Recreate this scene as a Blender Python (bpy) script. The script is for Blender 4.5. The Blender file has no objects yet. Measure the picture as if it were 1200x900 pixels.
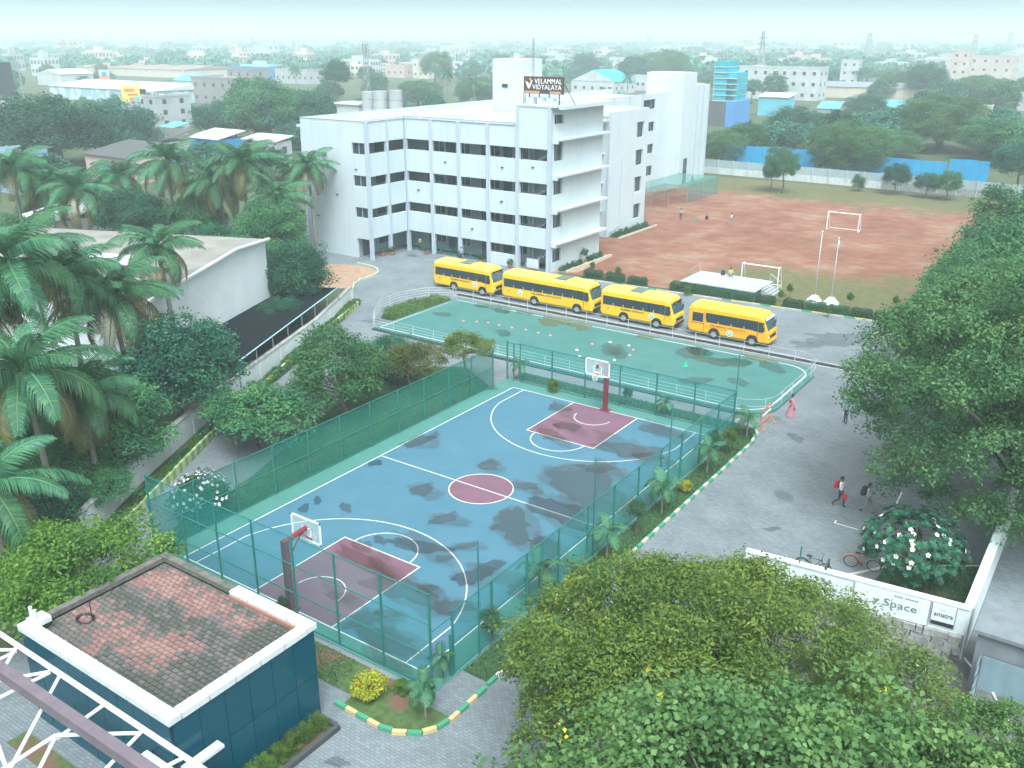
import bpy, bmesh, math, random
import numpy as np
from mathutils import Vector, Matrix

# ------------------------------------------------------------------ camera, sky, sun, exposure
SC = bpy.context.scene
COL = SC.collection
CAM = np.array([27.6, -36.8, 23.7]); FPX = 1080.0
YAW, PITCH, ROLL = -0.6062, 0.3619, 0.0015
_cd = bpy.data.cameras.new('camera')
_cd.sensor_fit = 'HORIZONTAL'; _cd.sensor_width = 36.0; _cd.lens = 36.0 * FPX / 1200.0
_cd.clip_start = 0.5; _cd.clip_end = 20000
camo = bpy.data.objects.new('camera', _cd); COL.objects.link(camo)
def cam_axes():
    cy, sy, cp, sp = math.cos(YAW), math.sin(YAW), math.cos(PITCH), math.sin(PITCH)
    f = np.array([sy*cp, cy*cp, -sp]); r = np.array([cy, -sy, 0.0]); u = np.cross(r, f)
    cr, sr = math.cos(ROLL), math.sin(ROLL)
    return np.array([cr*r+sr*u, -sr*r+cr*u, f])
RM = cam_axes()
camo.matrix_world = Matrix(((RM[0][0], RM[1][0], -RM[2][0], CAM[0]), (RM[0][1], RM[1][1], -RM[2][1], CAM[1]),
                            (RM[0][2], RM[1][2], -RM[2][2], CAM[2]), (0, 0, 0, 1)))
SC.camera = camo

SUN_EL, SUN_AZ = math.radians(58), math.radians(140)      # azimuth clockwise from +Y
wd = bpy.data.worlds.new('World'); SC.world = wd; wd.use_nodes = True
nt = wd.node_tree; bg = nt.nodes['Background']
sky = nt.nodes.new('ShaderNodeTexSky'); sky.sky_type = 'NISHITA'; sky.sun_disc = False
sky.sun_elevation = SUN_EL; sky.sun_rotation = SUN_AZ; sky.altitude = 0
sky.air_density = 1.0; sky.dust_density = 8.0; sky.ozone_density = 2.0
hs = nt.nodes.new('ShaderNodeHueSaturation'); hs.inputs['Saturation'].default_value = 0.0
nt.links.new(sky.outputs[0], hs.inputs['Color'])
tint = nt.nodes.new('ShaderNodeMix'); tint.data_type = 'RGBA'; tint.blend_type = 'MULTIPLY'
tint.inputs['Factor'].default_value = 1.0; tint.inputs['B'].default_value = (0.95, 1.0, 1.015, 1)
nt.links.new(hs.outputs[0], tint.inputs['A']); nt.links.new(tint.outputs['Result'], bg.inputs['Color'])
bg.inputs['Strength'].default_value = 0.15
sl = bpy.data.lights.new('sun', 'SUN'); sl.energy = 0.8; sl.angle = math.radians(22); sl.color = (0.84, 1.0, 1.03)
so = bpy.data.objects.new('sun', sl); COL.objects.link(so)
sd = Vector((math.sin(SUN_AZ)*math.cos(SUN_EL), math.cos(SUN_AZ)*math.cos(SUN_EL), math.sin(SUN_EL)))
so.rotation_euler = sd.to_track_quat('Z', 'Y').to_euler(); so.location = (0, 0, 120)
SC.view_settings.view_transform = 'Standard'; SC.view_settings.look = 'None'
SC.view_settings.exposure = 1.05; SC.view_settings.gamma = 1.0
SC.cycles.max_bounces = 6; SC.cycles.transparent_max_bounces = 12; SC.cycles.volume_bounces = 3
SC.cycles.diffuse_bounces = 3; SC.cycles.use_denoising = True

rng = np.random.default_rng(7); random.seed(7)
# ------------------------------------------------------------------ pixel <-> place
def ray(px, py):
    return np.array([(px-600)/FPX, (450-py)/FPX, 1.0]) @ RM
def at(px, py, z=0.0):
    d = ray(px, py); return CAM + d*((z-CAM[2])/d[2])
def hgt(base, top):
    g = at(*base); d = ray(*top)
    return CAM[2] + d[2]*math.hypot(g[0]-CAM[0], g[1]-CAM[1])/math.hypot(d[0], d[1])
def pix(p):
    d = RM @ (np.array(p, float)-CAM); return 600+FPX*d[0]/d[2], 450-FPX*d[1]/d[2], d[2]

# ------------------------------------------------------------------ materials
def lin(*c):
    return tuple(((v/255)/12.92 if v/255 <= .04045 else ((v/255+.055)/1.055)**2.4) for v in c)
MATS = {}
def mat(name, col, col2=None, rough=.8, scale=2.0, bump=0.0, bscale=None, metal=0.0, spec=.4, streak=0.0, detail=6, world=False, contrast=(.35, .65)):
    if name in MATS: return MATS[name]
    m = bpy.data.materials.new(name); m.use_nodes = True; MATS[name] = m
    n, l = m.node_tree.nodes, m.node_tree.links
    b = n['Principled BSDF']; b.inputs['Roughness'].default_value = rough; b.inputs['Metallic'].default_value = metal
    b.inputs['Specular IOR Level'].default_value = spec
    b.inputs['Base Color'].default_value = (*col, 1)
    if col2 is not None or bump or streak:
        if world:
            src = n.new('ShaderNodeNewGeometry').outputs['Position']
        else:
            src = n.new('ShaderNodeTexCoord').outputs['Object']
        out = None
        if col2 is not None:
            nz = n.new('ShaderNodeTexNoise'); nz.inputs['Scale'].default_value = scale; nz.inputs['Detail'].default_value = detail
            nz.inputs['Roughness'].default_value = .65
            l.new(src, nz.inputs['Vector'])
            rp = n.new('ShaderNodeValToRGB'); rp.color_ramp.elements[0].position = contrast[0]; rp.color_ramp.elements[1].position = contrast[1]
            rp.color_ramp.elements[0].color = (*col, 1); rp.color_ramp.elements[1].color = (*col2, 1)
            l.new(nz.outputs['Fac'], rp.inputs['Fac']); out = rp.outputs['Color']
        if streak:
            mp = n.new('ShaderNodeMapping'); mp.inputs['Scale'].default_value = (1.6, 1.6, .12); l.new(src, mp.inputs['Vector'])
            n2 = n.new('ShaderNodeTexNoise'); n2.inputs['Scale'].default_value = 1.5; n2.inputs['Detail'].default_value = 8; l.new(mp.outputs[0], n2.inputs['Vector'])
            r2 = n.new('ShaderNodeMapRange'); r2.inputs['From Min'].default_value = .45; r2.inputs['From Max'].default_value = .75
            r2.inputs['To Min'].default_value = 0; r2.inputs['To Max'].default_value = streak; l.new(n2.outputs['Fac'], r2.inputs['Value'])
            mx = n.new('ShaderNodeMix'); mx.data_type = 'RGBA'; l.new(r2.outputs[0], mx.inputs['Factor'])
            if out: l.new(out, mx.inputs['A'])
            else: mx.inputs['A'].default_value = (*col, 1)
            mx.inputs['B'].default_value = (col[0]*.45, col[1]*.45, col[2]*.42, 1); out = mx.outputs['Result']
        if out: l.new(out, b.inputs['Base Color'])
        if bump:
            n3 = n.new('ShaderNodeTexNoise'); n3.inputs['Scale'].default_value = bscale or scale*4; n3.inputs['Detail'].default_value = 5; l.new(src, n3.inputs['Vector'])
            bp = n.new('ShaderNodeBump'); bp.inputs['Strength'].default_value = bump; bp.inputs['Distance'].default_value = .02
            l.new(n3.outputs['Fac'], bp.inputs['Height']); l.new(bp.outputs[0], b.inputs['Normal'])
    return m
def leafmat(name, c0, c1, c2, trans=.3):
    """leaf colour: three tones picked by each leaf's own random value"""
    if name in MATS: return MATS[name]
    m = bpy.data.materials.new(name); m.use_nodes = True; MATS[name] = m
    n, l = m.node_tree.nodes, m.node_tree.links
    b = n['Principled BSDF']; b.inputs['Roughness'].default_value = .5; b.inputs['Specular IOR Level'].default_value = .3
    a = n.new('ShaderNodeAttribute'); a.attribute_name = 'v'
    rp = n.new('ShaderNodeValToRGB'); e = rp.color_ramp.elements
    e[0].position = .1; e[0].color = (*c0, 1); e[1].position = .95; e[1].color = (*c2, 1)
    k = e.new(.55); k.color = (*c1, 1)
    oi = n.new('ShaderNodeObjectInfo'); hsv = n.new('ShaderNodeHueSaturation')
    mr = n.new('ShaderNodeMapRange'); mr.inputs['To Min'].default_value = .72; mr.inputs['To Max'].default_value = 1.2
    mr2 = n.new('ShaderNodeMapRange'); mr2.inputs['To Min'].default_value = .485; mr2.inputs['To Max'].default_value = .515
    l.new(oi.outputs['Random'], mr.inputs['Value']); l.new(oi.outputs['Random'], mr2.inputs['Value'])
    l.new(a.outputs['Fac'], rp.inputs['Fac']); l.new(rp.outputs[0], hsv.inputs['Color'])
    l.new(mr.outputs[0], hsv.inputs['Value']); l.new(mr2.outputs[0], hsv.inputs['Hue'])
    tr = n.new('ShaderNodeBsdfTranslucent'); mx = n.new('ShaderNodeMixShader'); mx.inputs[0].default_value = trans
    l.new(hsv.outputs[0], b.inputs['Base Color']); l.new(hsv.outputs[0], tr.inputs['Color'])
    l.new(b.outputs[0], mx.inputs[1]); l.new(tr.outputs[0], mx.inputs[2]); l.new(mx.outputs[0], n['Material Output'].inputs['Surface'])
    return m
def glassmat(name, col, rough=.08, spec=.8):
    return mat(name, col, rough=rough, spec=spec)
def filmmat(name, col, opacity, rough=.6, filt=None, wet=False):
    """netting / wet film: part of the light passes straight through"""
    m = bpy.data.materials.new(name); m.use_nodes = True; MATS[name] = m
    n, l = m.node_tree.nodes, m.node_tree.links
    b = n['Principled BSDF']; b.inputs['Base Color'].default_value = (*col, 1); b.inputs['Roughness'].default_value = rough
    t = n.new('ShaderNodeBsdfTransparent'); t.inputs['Color'].default_value = (*(filt or (1, 1, 1)), 1)
    mx = n.new('ShaderNodeMixShader'); mx.inputs[0].default_value = opacity
    if wet:
        gl = n.new('ShaderNodeBsdfGlossy'); gl.inputs['Roughness'].default_value = rough; gl.inputs['Color'].default_value = (.9, .93, .95, 1); b = gl
        at_ = n.new('ShaderNodeAttribute'); at_.attribute_name = 'v'; mc = n.new('ShaderNodeMix'); mc.data_type = 'RGBA'; mc.inputs['A'].default_value = (1, 1, 1, 1); mc.inputs['B'].default_value = (*filt, 1); l.new(at_.outputs['Fac'], mc.inputs['Factor']); l.new(mc.outputs['Result'], t.inputs['Color'])
        fr = n.new('ShaderNodeFresnel'); fr.inputs['IOR'].default_value = 1.38; mu = n.new('ShaderNodeMath'); mu.operation = 'MULTIPLY'; l.new(fr.outputs[0], mu.inputs[0]); l.new(at_.outputs['Fac'], mu.inputs[1]); l.new(mu.outputs[0], mx.inputs[0])
    l.new(t.outputs[0], mx.inputs[1]); l.new(b.outputs[0], mx.inputs[2]); l.new(mx.outputs[0], n['Material Output'].inputs['Surface'])
    return m

# ------------------------------------------------------------------ mesh helpers
class MB:
    def __init__(s): s.v = []; s.f = []; s.m = []; s.k = 0
    def add(s, vs, fs):
        o = len(s.v); s.v += [tuple(map(float, p)) for p in vs]; s.f += [tuple(i+o for i in f) for f in fs]; s.m += [s.k]*len(fs); return s
    def mi(s, k): s.k = k; return s
    def box(s, x0, x1, y0, y1, z0, z1):
        return s.add([(x0, y0, z0), (x1, y0, z0), (x1, y1, z0), (x0, y1, z0), (x0, y0, z1), (x1, y0, z1), (x1, y1, z1), (x0, y1, z1)],
                     [(0, 3, 2, 1), (4, 5, 6, 7), (0, 1, 5, 4), (1, 2, 6, 5), (2, 3, 7, 6), (3, 0, 4, 7)])
    def obox(s, c, ax, ay, az):
        """box round centre c with half-axis vectors"""
        c, ax, ay, az = map(np.array, (c, ax, ay, az)); vs = []
        for k in (-1, 1):
            for i, j in ((-1, -1), (1, -1), (1, 1), (-1, 1)): vs.append(c+i*ax+j*ay+k*az)
        return s.add(vs, [(0, 3, 2, 1), (4, 5, 6, 7), (0, 1, 5, 4), (1, 2, 6, 5), (2, 3, 7, 6), (3, 0, 4, 7)])
    def poly(s, pts): return s.add(pts, [tuple(range(len(pts)))])
    def prism(s, pts, z0, z1):
        n = len(pts); vs = [(p[0], p[1], z0) for p in pts]+[(p[0], p[1], z1) for p in pts]
        return s.add(vs, [tuple(range(n-1, -1, -1)), tuple(range(n, 2*n))]+[(i, (i+1) % n, n+(i+1) % n, n+i) for i in range(n)])
    def xprism(s, pts, x0, x1):
        """profile in (y,z) run along x"""
        n = len(pts); vs = [(x0, p[0], p[1]) for p in pts]+[(x1, p[0], p[1]) for p in pts]
        return s.add(vs, [tuple(range(n-1, -1, -1)), tuple(range(n, 2*n))]+[(i, (i+1) % n, n+(i+1) % n, n+i) for i in range(n)])
    def yprism(s, pts, y0, y1):
        n = len(pts); vs = [(p[0], y0, p[1]) for p in pts]+[(p[0], y1, p[1]) for p in pts]
        return s.add(vs, [tuple(range(n)), tuple(range(2*n-1, n-1, -1))]+[((i+1) % n, i, n+i, n+(i+1) % n) for i in range(n)])
    def tube(s, path, r, seg=6, caps=True):
        path = [np.array(p, float) for p in path]; n = len(path)
        rr = r if hasattr(r, '__len__') else [r]*n
        rings = []
        for i, p in enumerate(path):
            t = path[min(i+1, n-1)]-path[max(i-1, 0)]; t = t/(np.linalg.norm(t)+1e-9)
            a = np.array([0, 0, 1.0]) if abs(t[2]) < .9 else np.array([1.0, 0, 0])
            u = np.cross(t, a); u /= np.linalg.norm(u); w = np.cross(t, u)
            rings.append([p+rr[i]*(math.cos(k*2*math.pi/seg)*u+math.sin(k*2*math.pi/seg)*w) for k in range(seg)])
        fs = [(i*seg+k, (i+1)*seg+k, (i+1)*seg+(k+1) % seg, i*seg+(k+1) % seg) for i in range(n-1) for k in range(seg)]
        if caps: fs += [tuple(range(seg)), tuple(range((n-1)*seg+seg-1, (n-1)*seg-1, -1))]
        return s.add([q for rg in rings for q in rg], fs)
    def cyl(s, c, r, z0, z1, seg=12, r2=None):
        r2 = r if r2 is None else r2
        a = [2*math.pi*k/seg for k in range(seg)]
        vs = [(c[0]+r*math.cos(t), c[1]+r*math.sin(t), z0) for t in a]+[(c[0]+r2*math.cos(t), c[1]+r2*math.sin(t), z1) for t in a]
        return s.add(vs, [tuple(range(seg-1, -1, -1)), tuple(range(seg, 2*seg))]+[(k, (k+1) % seg, seg+(k+1) % seg, seg+k) for k in range(seg)])
    def ycyl(s, c, r, y0, y1, seg=16):
        a = [2*math.pi*k/seg for k in range(seg)]
        vs = [(c[0]+r*math.cos(t), y0, c[1]+r*math.sin(t)) for t in a]+[(c[0]+r*math.cos(t), y1, c[1]+r*math.sin(t)) for t in a]
        return s.add(vs, [tuple(range(seg)), tuple(range(2*seg-1, seg-1, -1))]+[((k+1) % seg, k, seg+k, seg+(k+1) % seg) for k in range(seg)])
    def ball(s, c, r, nu=10, nv=6):
        r = r if hasattr(r, '__len__') else (r, r, r)
        vs = [(c[0], c[1], c[2]-r[2])]
        for j in range(1, nv):
            t = -math.pi/2+math.pi*j/nv
            for i in range(nu): vs.append((c[0]+r[0]*math.cos(t)*math.cos(2*math.pi*i/nu), c[1]+r[1]*math.cos(t)*math.sin(2*math.pi*i/nu), c[2]+r[2]*math.sin(t)))
        vs.append((c[0], c[1], c[2]+r[2])); L = len(vs)-1; fs = []
        for i in range(nu):
            fs.append((0, 1+(i+1) % nu, 1+i)); fs.append((L, L-nu+i, L-nu+(i+1) % nu))
            for j in range(nv-2): fs.append((1+j*nu+i, 1+j*nu+(i+1) % nu, 1+(j+1)*nu+(i+1) % nu, 1+(j+1)*nu+i))
        return s.add(vs, fs)
    def torus(s, c, R, r, seg=20, rs=6):
        """in the xz plane"""
        vs = []; fs = []
        for i in range(seg):
            a = 2*math.pi*i/seg
            for j in range(rs):
                b = 2*math.pi*j/rs; q = R+r*math.cos(b)
                vs.append((c[0]+q*math.cos(a), c[1]+r*math.sin(b), c[2]+q*math.sin(a)))
                fs.append((i*rs+j, ((i+1) % seg)*rs+j, ((i+1) % seg)*rs+(j+1) % rs, i*rs+(j+1) % rs))
        return s.add(vs, fs)
    def mesh(s, name, mats, off=(0, 0, 0), smooth=False):
        me = bpy.data.meshes.new(name); o = np.array(off, float)
        me.from_pydata([tuple(np.array(p)-o) for p in s.v], [], s.f)
        for m in (mats if isinstance(mats, (list, tuple)) else [mats]): me.materials.append(m)
        if isinstance(mats, (list, tuple)) and len(mats) > 1: me.polygons.foreach_set('material_index', s.m)
        if smooth: me.polygons.foreach_set('use_smooth', [True]*len(s.f))
        me.update(); return me
    def build(s, name, mats, parent=None, smooth=False, bevel=0):
        """coordinates given in the world, or in the thing's own space when the thing stands at the origin"""
        off = root_loc(parent) if parent else (0, 0, 0)
        me = s.mesh(name, mats, off, smooth)
        if bevel:
            bm = bmesh.new(); bm.from_mesh(me); bmesh.ops.remove_doubles(bm, verts=bm.verts, dist=1e-5)
            bmesh.ops.bevel(bm, geom=list(bm.edges), offset=bevel, segments=2, affect='EDGES', clamp_overlap=True); bm.to_mesh(me); bm.free()
        return put(name, me, parent)
def root_loc(o):
    l = Vector((0, 0, 0))
    while o: l += o.location; o = o.parent
    return l
def put(name, me, parent=None, loc=None, rot=None, scale=None):
    o = bpy.data.objects.new(name, me); COL.objects.link(o)
    if parent: o.parent = parent
    if loc is not None: o.location = loc
    if rot is not None: o.rotation_euler = rot
    if scale is not None: o.scale = scale if hasattr(scale, '__len__') else (scale,)*3
    return o
def tag(o, label=None, cat=None, group=None, kind=None):
    if label: o['label'] = label
    if cat: o['category'] = cat
    if group: o['group'] = group
    if kind: o['kind'] = kind
    return o
def thing(name, label, cat, loc=(0, 0, 0), group=None, rz=0.0):
    o = bpy.data.objects.new(name, None); COL.objects.link(o); o.location = loc; o.rotation_euler = (0, 0, rz)
    o.empty_display_size = .2
    return tag(o, label, cat, group)
def struct(o): return tag(o, kind='structure')
CH = {}
def copy_tree(o, parent=None):
    c = o.copy(); COL.objects.link(c)
    if parent: c.parent = parent
    for k in [k for k in bpy.data.objects if k.parent == o]: copy_tree(k, c)
    return c
def arrays_mesh(name, V, Fq, mats, attr=None, mi=None, smooth=False):
    """quads from numpy arrays; attr: one value per vertex"""
    me = bpy.data.meshes.new(name); n, k = len(V), len(Fq); w = Fq.shape[1]
    me.vertices.add(n); me.vertices.foreach_set('co', V.astype(np.float32).ravel())
    me.loops.add(k*w); me.loops.foreach_set('vertex_index', Fq.astype(np.int32).ravel())
    me.polygons.add(k); me.polygons.foreach_set('loop_start', np.arange(k, dtype=np.int32)*w); me.polygons.foreach_set('loop_total', np.full(k, w, np.int32))
    for m in (mats if isinstance(mats, (list, tuple)) else [mats]): me.materials.append(m)
    if mi is not None: me.polygons.foreach_set('material_index', mi.astype(np.int32))
    if attr is not None:
        a = me.attributes.new('v', 'FLOAT', 'POINT'); a.data.foreach_set('value', attr.astype(np.float32))
    if smooth: me.polygons.foreach_set('use_smooth', np.ones(k, bool))
    me.update(calc_edges=True); return me
def text_mesh(s, size, m, extrude=.01, bold=0.0, align='CENTER', spacing=1.0):
    cu = bpy.data.curves.new('lettering', 'FONT'); cu.body = s; cu.size = size; cu.extrude = extrude; cu.offset = bold
    cu.align_x = align; cu.align_y = 'CENTER'; cu.resolution_u = 2; cu.space_character = spacing
    o = bpy.data.objects.new('lettering', cu); COL.objects.link(o)
    dg = bpy.context.evaluated_depsgraph_get(); me = bpy.data.meshes.new_from_object(o.evaluated_get(dg))
    bpy.data.objects.remove(o); bpy.data.curves.remove(cu)
    me.materials.clear(); me.materials.append(m); return me
_ONES = 'first second third fourth fifth sixth seventh eighth ninth'.split(); _TEENS = 'tenth eleventh twelfth thirteenth fourteenth fifteenth sixteenth seventeenth eighteenth nineteenth'.split(); _TENS = 'twenty thirty forty fifty sixty seventy'.split()
def ordinal(n):
    if n < 10: return _ONES[n-1]
    if n < 20: return _TEENS[n-10]
    w = _TENS[n//10-2]; return w[:-1]+'ieth' if n % 10 == 0 else w+'-'+_ONES[n % 10-1]
def unit(v): return v/(np.linalg.norm(v, axis=-1, keepdims=True)+1e-9)
def sphere_pts(n, r): return unit(r.normal(size=(n, 3)))
# ------------------------------------------------------------------ foliage library
BARK = mat('bark', (.10, .085, .07), (.17, .15, .13), rough=.9, scale=9, bump=.6)
PBARK = mat('palm_bark', (.16, .15, .135), (.27, .25, .23), rough=.9, scale=14, bump=.5)
LM_DARK = leafmat('leaf_dark', (0.017, 0.092, 0.061), (0.030, 0.147, 0.086), (0.060, 0.230, 0.096))
LM_MID = leafmat('leaf_mid', (0.028, 0.127, 0.064), (0.056, 0.202, 0.081), (0.119, 0.309, 0.088))
LM_NEEM = leafmat('leaf_neem', (0.052, 0.139, 0.030), (0.130, 0.239, 0.039), (0.261, 0.346, 0.057))
LM_PIPAL = leafmat('leaf_pipal', (0.067, 0.178, 0.065), (0.123, 0.256, 0.083), (0.201, 0.334, 0.097))
LM_YG = leafmat('leaf_yellowgreen', (0.044, 0.112, 0.018), (0.094, 0.190, 0.023), (0.167, 0.265, 0.033))
LM_OLIVE = leafmat('leaf_olive', (0.065, 0.107, 0.024), (0.120, 0.167, 0.032), (0.185, 0.226, 0.044))
LM_PALM = leafmat('leaf_palm', (0.027, 0.123, 0.069), (0.050, 0.181, 0.090), (0.095, 0.248, 0.100), .2)
LM_PALMY = leafmat('leaf_palm_yellowed', (0.092, 0.111, 0.042), (0.139, 0.148, 0.055), (0.185, 0.166, 0.074), .2)
LM_GOLD = leafmat('leaf_gold', (.20, .24, .02), (.38, .40, .03), (.52, .50, .05))
LM_HEDGE = leafmat('leaf_hedge', (0.024, 0.081, 0.036), (0.040, 0.112, 0.043), (0.073, 0.157, 0.050), .15)
LM_FAR_HAZED = leafmat('leaf_far_haze_tinted', (0.020, 0.124, 0.087), (0.036, 0.177, 0.111), (0.063, 0.247, 0.121), .15)  # blue-teal of distance haze is mixed into these leaf greens
LM_YLEAF = mat('leaf_turned_yellow', (.55, .47, .04), rough=.5)
FLOWER = mat('flower_white', (.82, .83, .80), rough=.6)

def leaf_arrays(P, D, N, L, W, wide=.45):
    S = unit(np.cross(D, N)); L = L[:, None]; W = W[:, None]
    V = np.stack([P, P+D*L*wide+S*W/2, P+D*L-N*L*.12, P+D*L*wide-S*W/2], 1).reshape(-1, 3)
    return V, np.arange(len(V)).reshape(-1, 4)
def leaf_cloud(name, P, D, N, L, W, val, m, wide=.45):
    V, F = leaf_arrays(P, D, N, L, W, wide)
    return arrays_mesh(name, V, F, m, attr=np.repeat(np.clip(val, 0, 1), 4))
def crown(name, m, seed, clumps=60, per=120, cr=.28, leaf=.07, aspect=.5, shape=(1, 1, .8), low=-.45, core=.45, lumps=.22, sub=1, subr=.4, up=.5, flat=.75, wide=.45, droop=.15, jitter=.35, inner=0, qn=.5):
    """irregular crown of unit radius: clumps of single leaves, gaps between them"""
    r = np.random.default_rng(seed); shape = np.array(shape)
    ld = sphere_pts(9, r); la = r.uniform(-lumps, lumps, 9)
    def env(d): return 1+(np.clip(d@ld.T, 0, 1)**3 @ la)
    d = sphere_pts(clumps*6, r); d = d[d[:, 2] > low][:clumps]; k = len(d)
    rad = core+(1-core)*r.random(k)**.6
    if inner: rad[:int(k*inner)] = r.uniform(.15, .62, int(k*inner))
    rad = rad*(1-cr*.6)
    C = d*(rad*env(d))[:, None]*shape
    crs = cr*r.uniform(.65, 1.25, k); cv = r.random(k)
    if sub > 1:
        q = sphere_pts(k*sub, r); q[:, 2] = np.abs(q[:, 2])*.9+q[:, 2]*.1+.0*q[:, 2]
        C2 = np.repeat(C, sub, 0)+q*np.repeat(crs, sub)[:, None]*np.array([1, 1, flat])
        cv = np.repeat(cv, sub)*.6+.4*r.random(k*sub); crs = np.repeat(crs, sub)*subr*r.uniform(.7, 1.3, k*sub); C = C2; k = k*sub
    n = k*per
    q = sphere_pts(n, r); q[:, 2] += .3; q = unit(q)
    rr = r.uniform(.35, 1.05, n)
    P = np.repeat(C, per, 0)+q*(rr*np.repeat(crs, per))[:, None]*np.array([1, 1, flat])
    N = unit(q*qn+np.array([0, 0, up])+r.normal(size=(n, 3))*jitter)
    D = unit(np.cross(N, r.normal(size=(n, 3)))+q*.5+np.array([0, 0, -droop]))
    N = unit(N-D*(N*D).sum(1, keepdims=True))
    val = np.repeat(cv, per)*.6+r.random(n)*.3+np.clip(q[:, 2], 0, 1)*(rr > .7)*.12
    L = leaf*r.uniform(.65, 1.3, n)
    me = leaf_cloud(name, P, D, N, L, L*aspect, val, m, wide)
    return me, C
def trunk_mesh(name, C, base, r0=.05, limbs=10, seed=0, seg=7, bark=None, fork=.45):
    """what the trunk of a tree is grown from: clump centres, thickness, number of limbs"""
    return dict(C=C, r0=r0, limbs=limbs, seed=seed, bark=bark or BARK)
def grow_trunk(g, R, Rz, cz, ang, simple=False):
    """tapered trunk from the ground into the crown, limbs running out to the clumps, in metres"""
    r = np.random.default_rng(g['seed']); mb = MB(); r0 = g['r0']*R
    fk = np.array([r.normal()*.06*R, r.normal()*.06*R, max(cz-.55*Rz, cz*.35)]); top = np.array([r.normal()*.05*R, r.normal()*.05*R, cz+.1*Rz])
    mid = fk*.5+np.array([r.normal()*.03*R, r.normal()*.03*R, 0])
    mb.tube([(0, 0, -.15), fk*.1, mid, fk, top], [r0*1.5, r0*1.05, r0*.9, r0*.8, r0*.3], 7)
    if not simple:
        ca, sa = math.cos(ang), math.sin(ang)
        for i in r.choice(len(g['C']), min(g['limbs'], len(g['C'])), replace=False):
            q = g['C'][i]*.86; e = np.array([(q[0]*ca-q[1]*sa)*R, (q[0]*sa+q[1]*ca)*R, cz+q[2]*Rz])
            s = fk+(top-fk)*r.uniform(0, .6); m1 = s+(e-s)*.45+np.array([0, 0, .08*np.linalg.norm(e-s)])*r.uniform(-.3, .6)
            mb.tube([s, m1, e], [r0*.42, r0*.25, r0*.06], 5)
    return mb.mesh('trunk', g['bark'], smooth=True)
STEM = {}
LIB = {}
def lib(key, m, seed, **kw):
    me, C = crown('crown_'+key, m, seed, **kw)
    LIB[key] = (me, trunk_mesh('trunk_'+key, C, (0, 0, -1.15), seed=seed))
lib('dense_a', LM_DARK, 1, clumps=110, per=210, cr=.25, leaf=.055, shape=(1, 1, .88), low=-.6)
lib('dense_b', LM_MID, 2, clumps=110, per=210, cr=.23, leaf=.052, shape=(1, 1, .85), low=-.55)
lib('spread', LM_MID, 3, clumps=95, per=190, cr=.22, leaf=.055, shape=(1, 1, .50), low=-.25, flat=.45, core=.3)
lib('spread_yg', LM_YG, 4, clumps=110, per=240, cr=.20, leaf=.042, shape=(1, 1, .50), low=-.2, flat=.5, core=.3)
lib('olive', LM_OLIVE, 5, clumps=80, per=150, cr=.22, leaf=.055, shape=(1, 1, .75), low=-.4)
lib('shrub', LM_HEDGE, 6, clumps=40, per=90, cr=.34, leaf=.12, shape=(1, 1, 1), low=-.9, lumps=.1)
lib('shrub_yg', LM_YG, 7, clumps=40, per=90, cr=.34, leaf=.12, shape=(1, 1, .95), low=-.9, lumps=.15)
lib('gold', LM_GOLD, 8, clumps=34, per=80, cr=.34, leaf=.16, aspect=.55, shape=(1, 1, .9), low=-.8, lumps=.12)
for i, (m, sh, lo) in enumerate(((LM_FAR_HAZED, (1, 1, .8), -.5), (LM_FAR_HAZED, (1, 1, .62), -.4), (LM_MID, (1, 1, .9), -.6), (LM_FAR_HAZED, (1, 1, 1.1), -.7), (LM_DARK, (1, 1, .72), -.5))):
    lib('far%d' % i, m, 20+i, clumps=80, per=75, cr=.26, leaf=.10, aspect=.7, shape=sh, low=lo, core=.55)

def tree(name, label, key, base, H, R, cat='tree', group=None, rz=None, Rz=None, crown_name='crown', r=None):
    """base point on the ground, total height H, crown radius R"""
    me, tm = LIB[key]; base = np.array(base, float)
    zt = max(v for v in (me.vertices[i].co.z for i in range(0, len(me.vertices), 37)))
    Rz = Rz or R
    rz = random.uniform(0, 6.28) if rz is None else rz
    t = thing(name, label, cat, tuple(base), group)
    cz = H-zt*Rz
    put(crown_name, me, t, (0, 0, cz), (0, 0, rz), (R, R, Rz))
    if cz > .5*Rz:
        if name == 'distant_tree':
            if 'far' not in STEM: STEM['far'] = MB().tube([(0, 0, -.02), (.02, 0, .4), (0, .02, 1)], [.075, .05, .035], 6).mesh('trunk', BARK, smooth=True)
            put('trunk', STEM['far'], t, (0, 0, 0), None, (R, R, cz))
        else: put('trunk', grow_trunk(tm, R, Rz, cz, rz), t)
    return t

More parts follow.
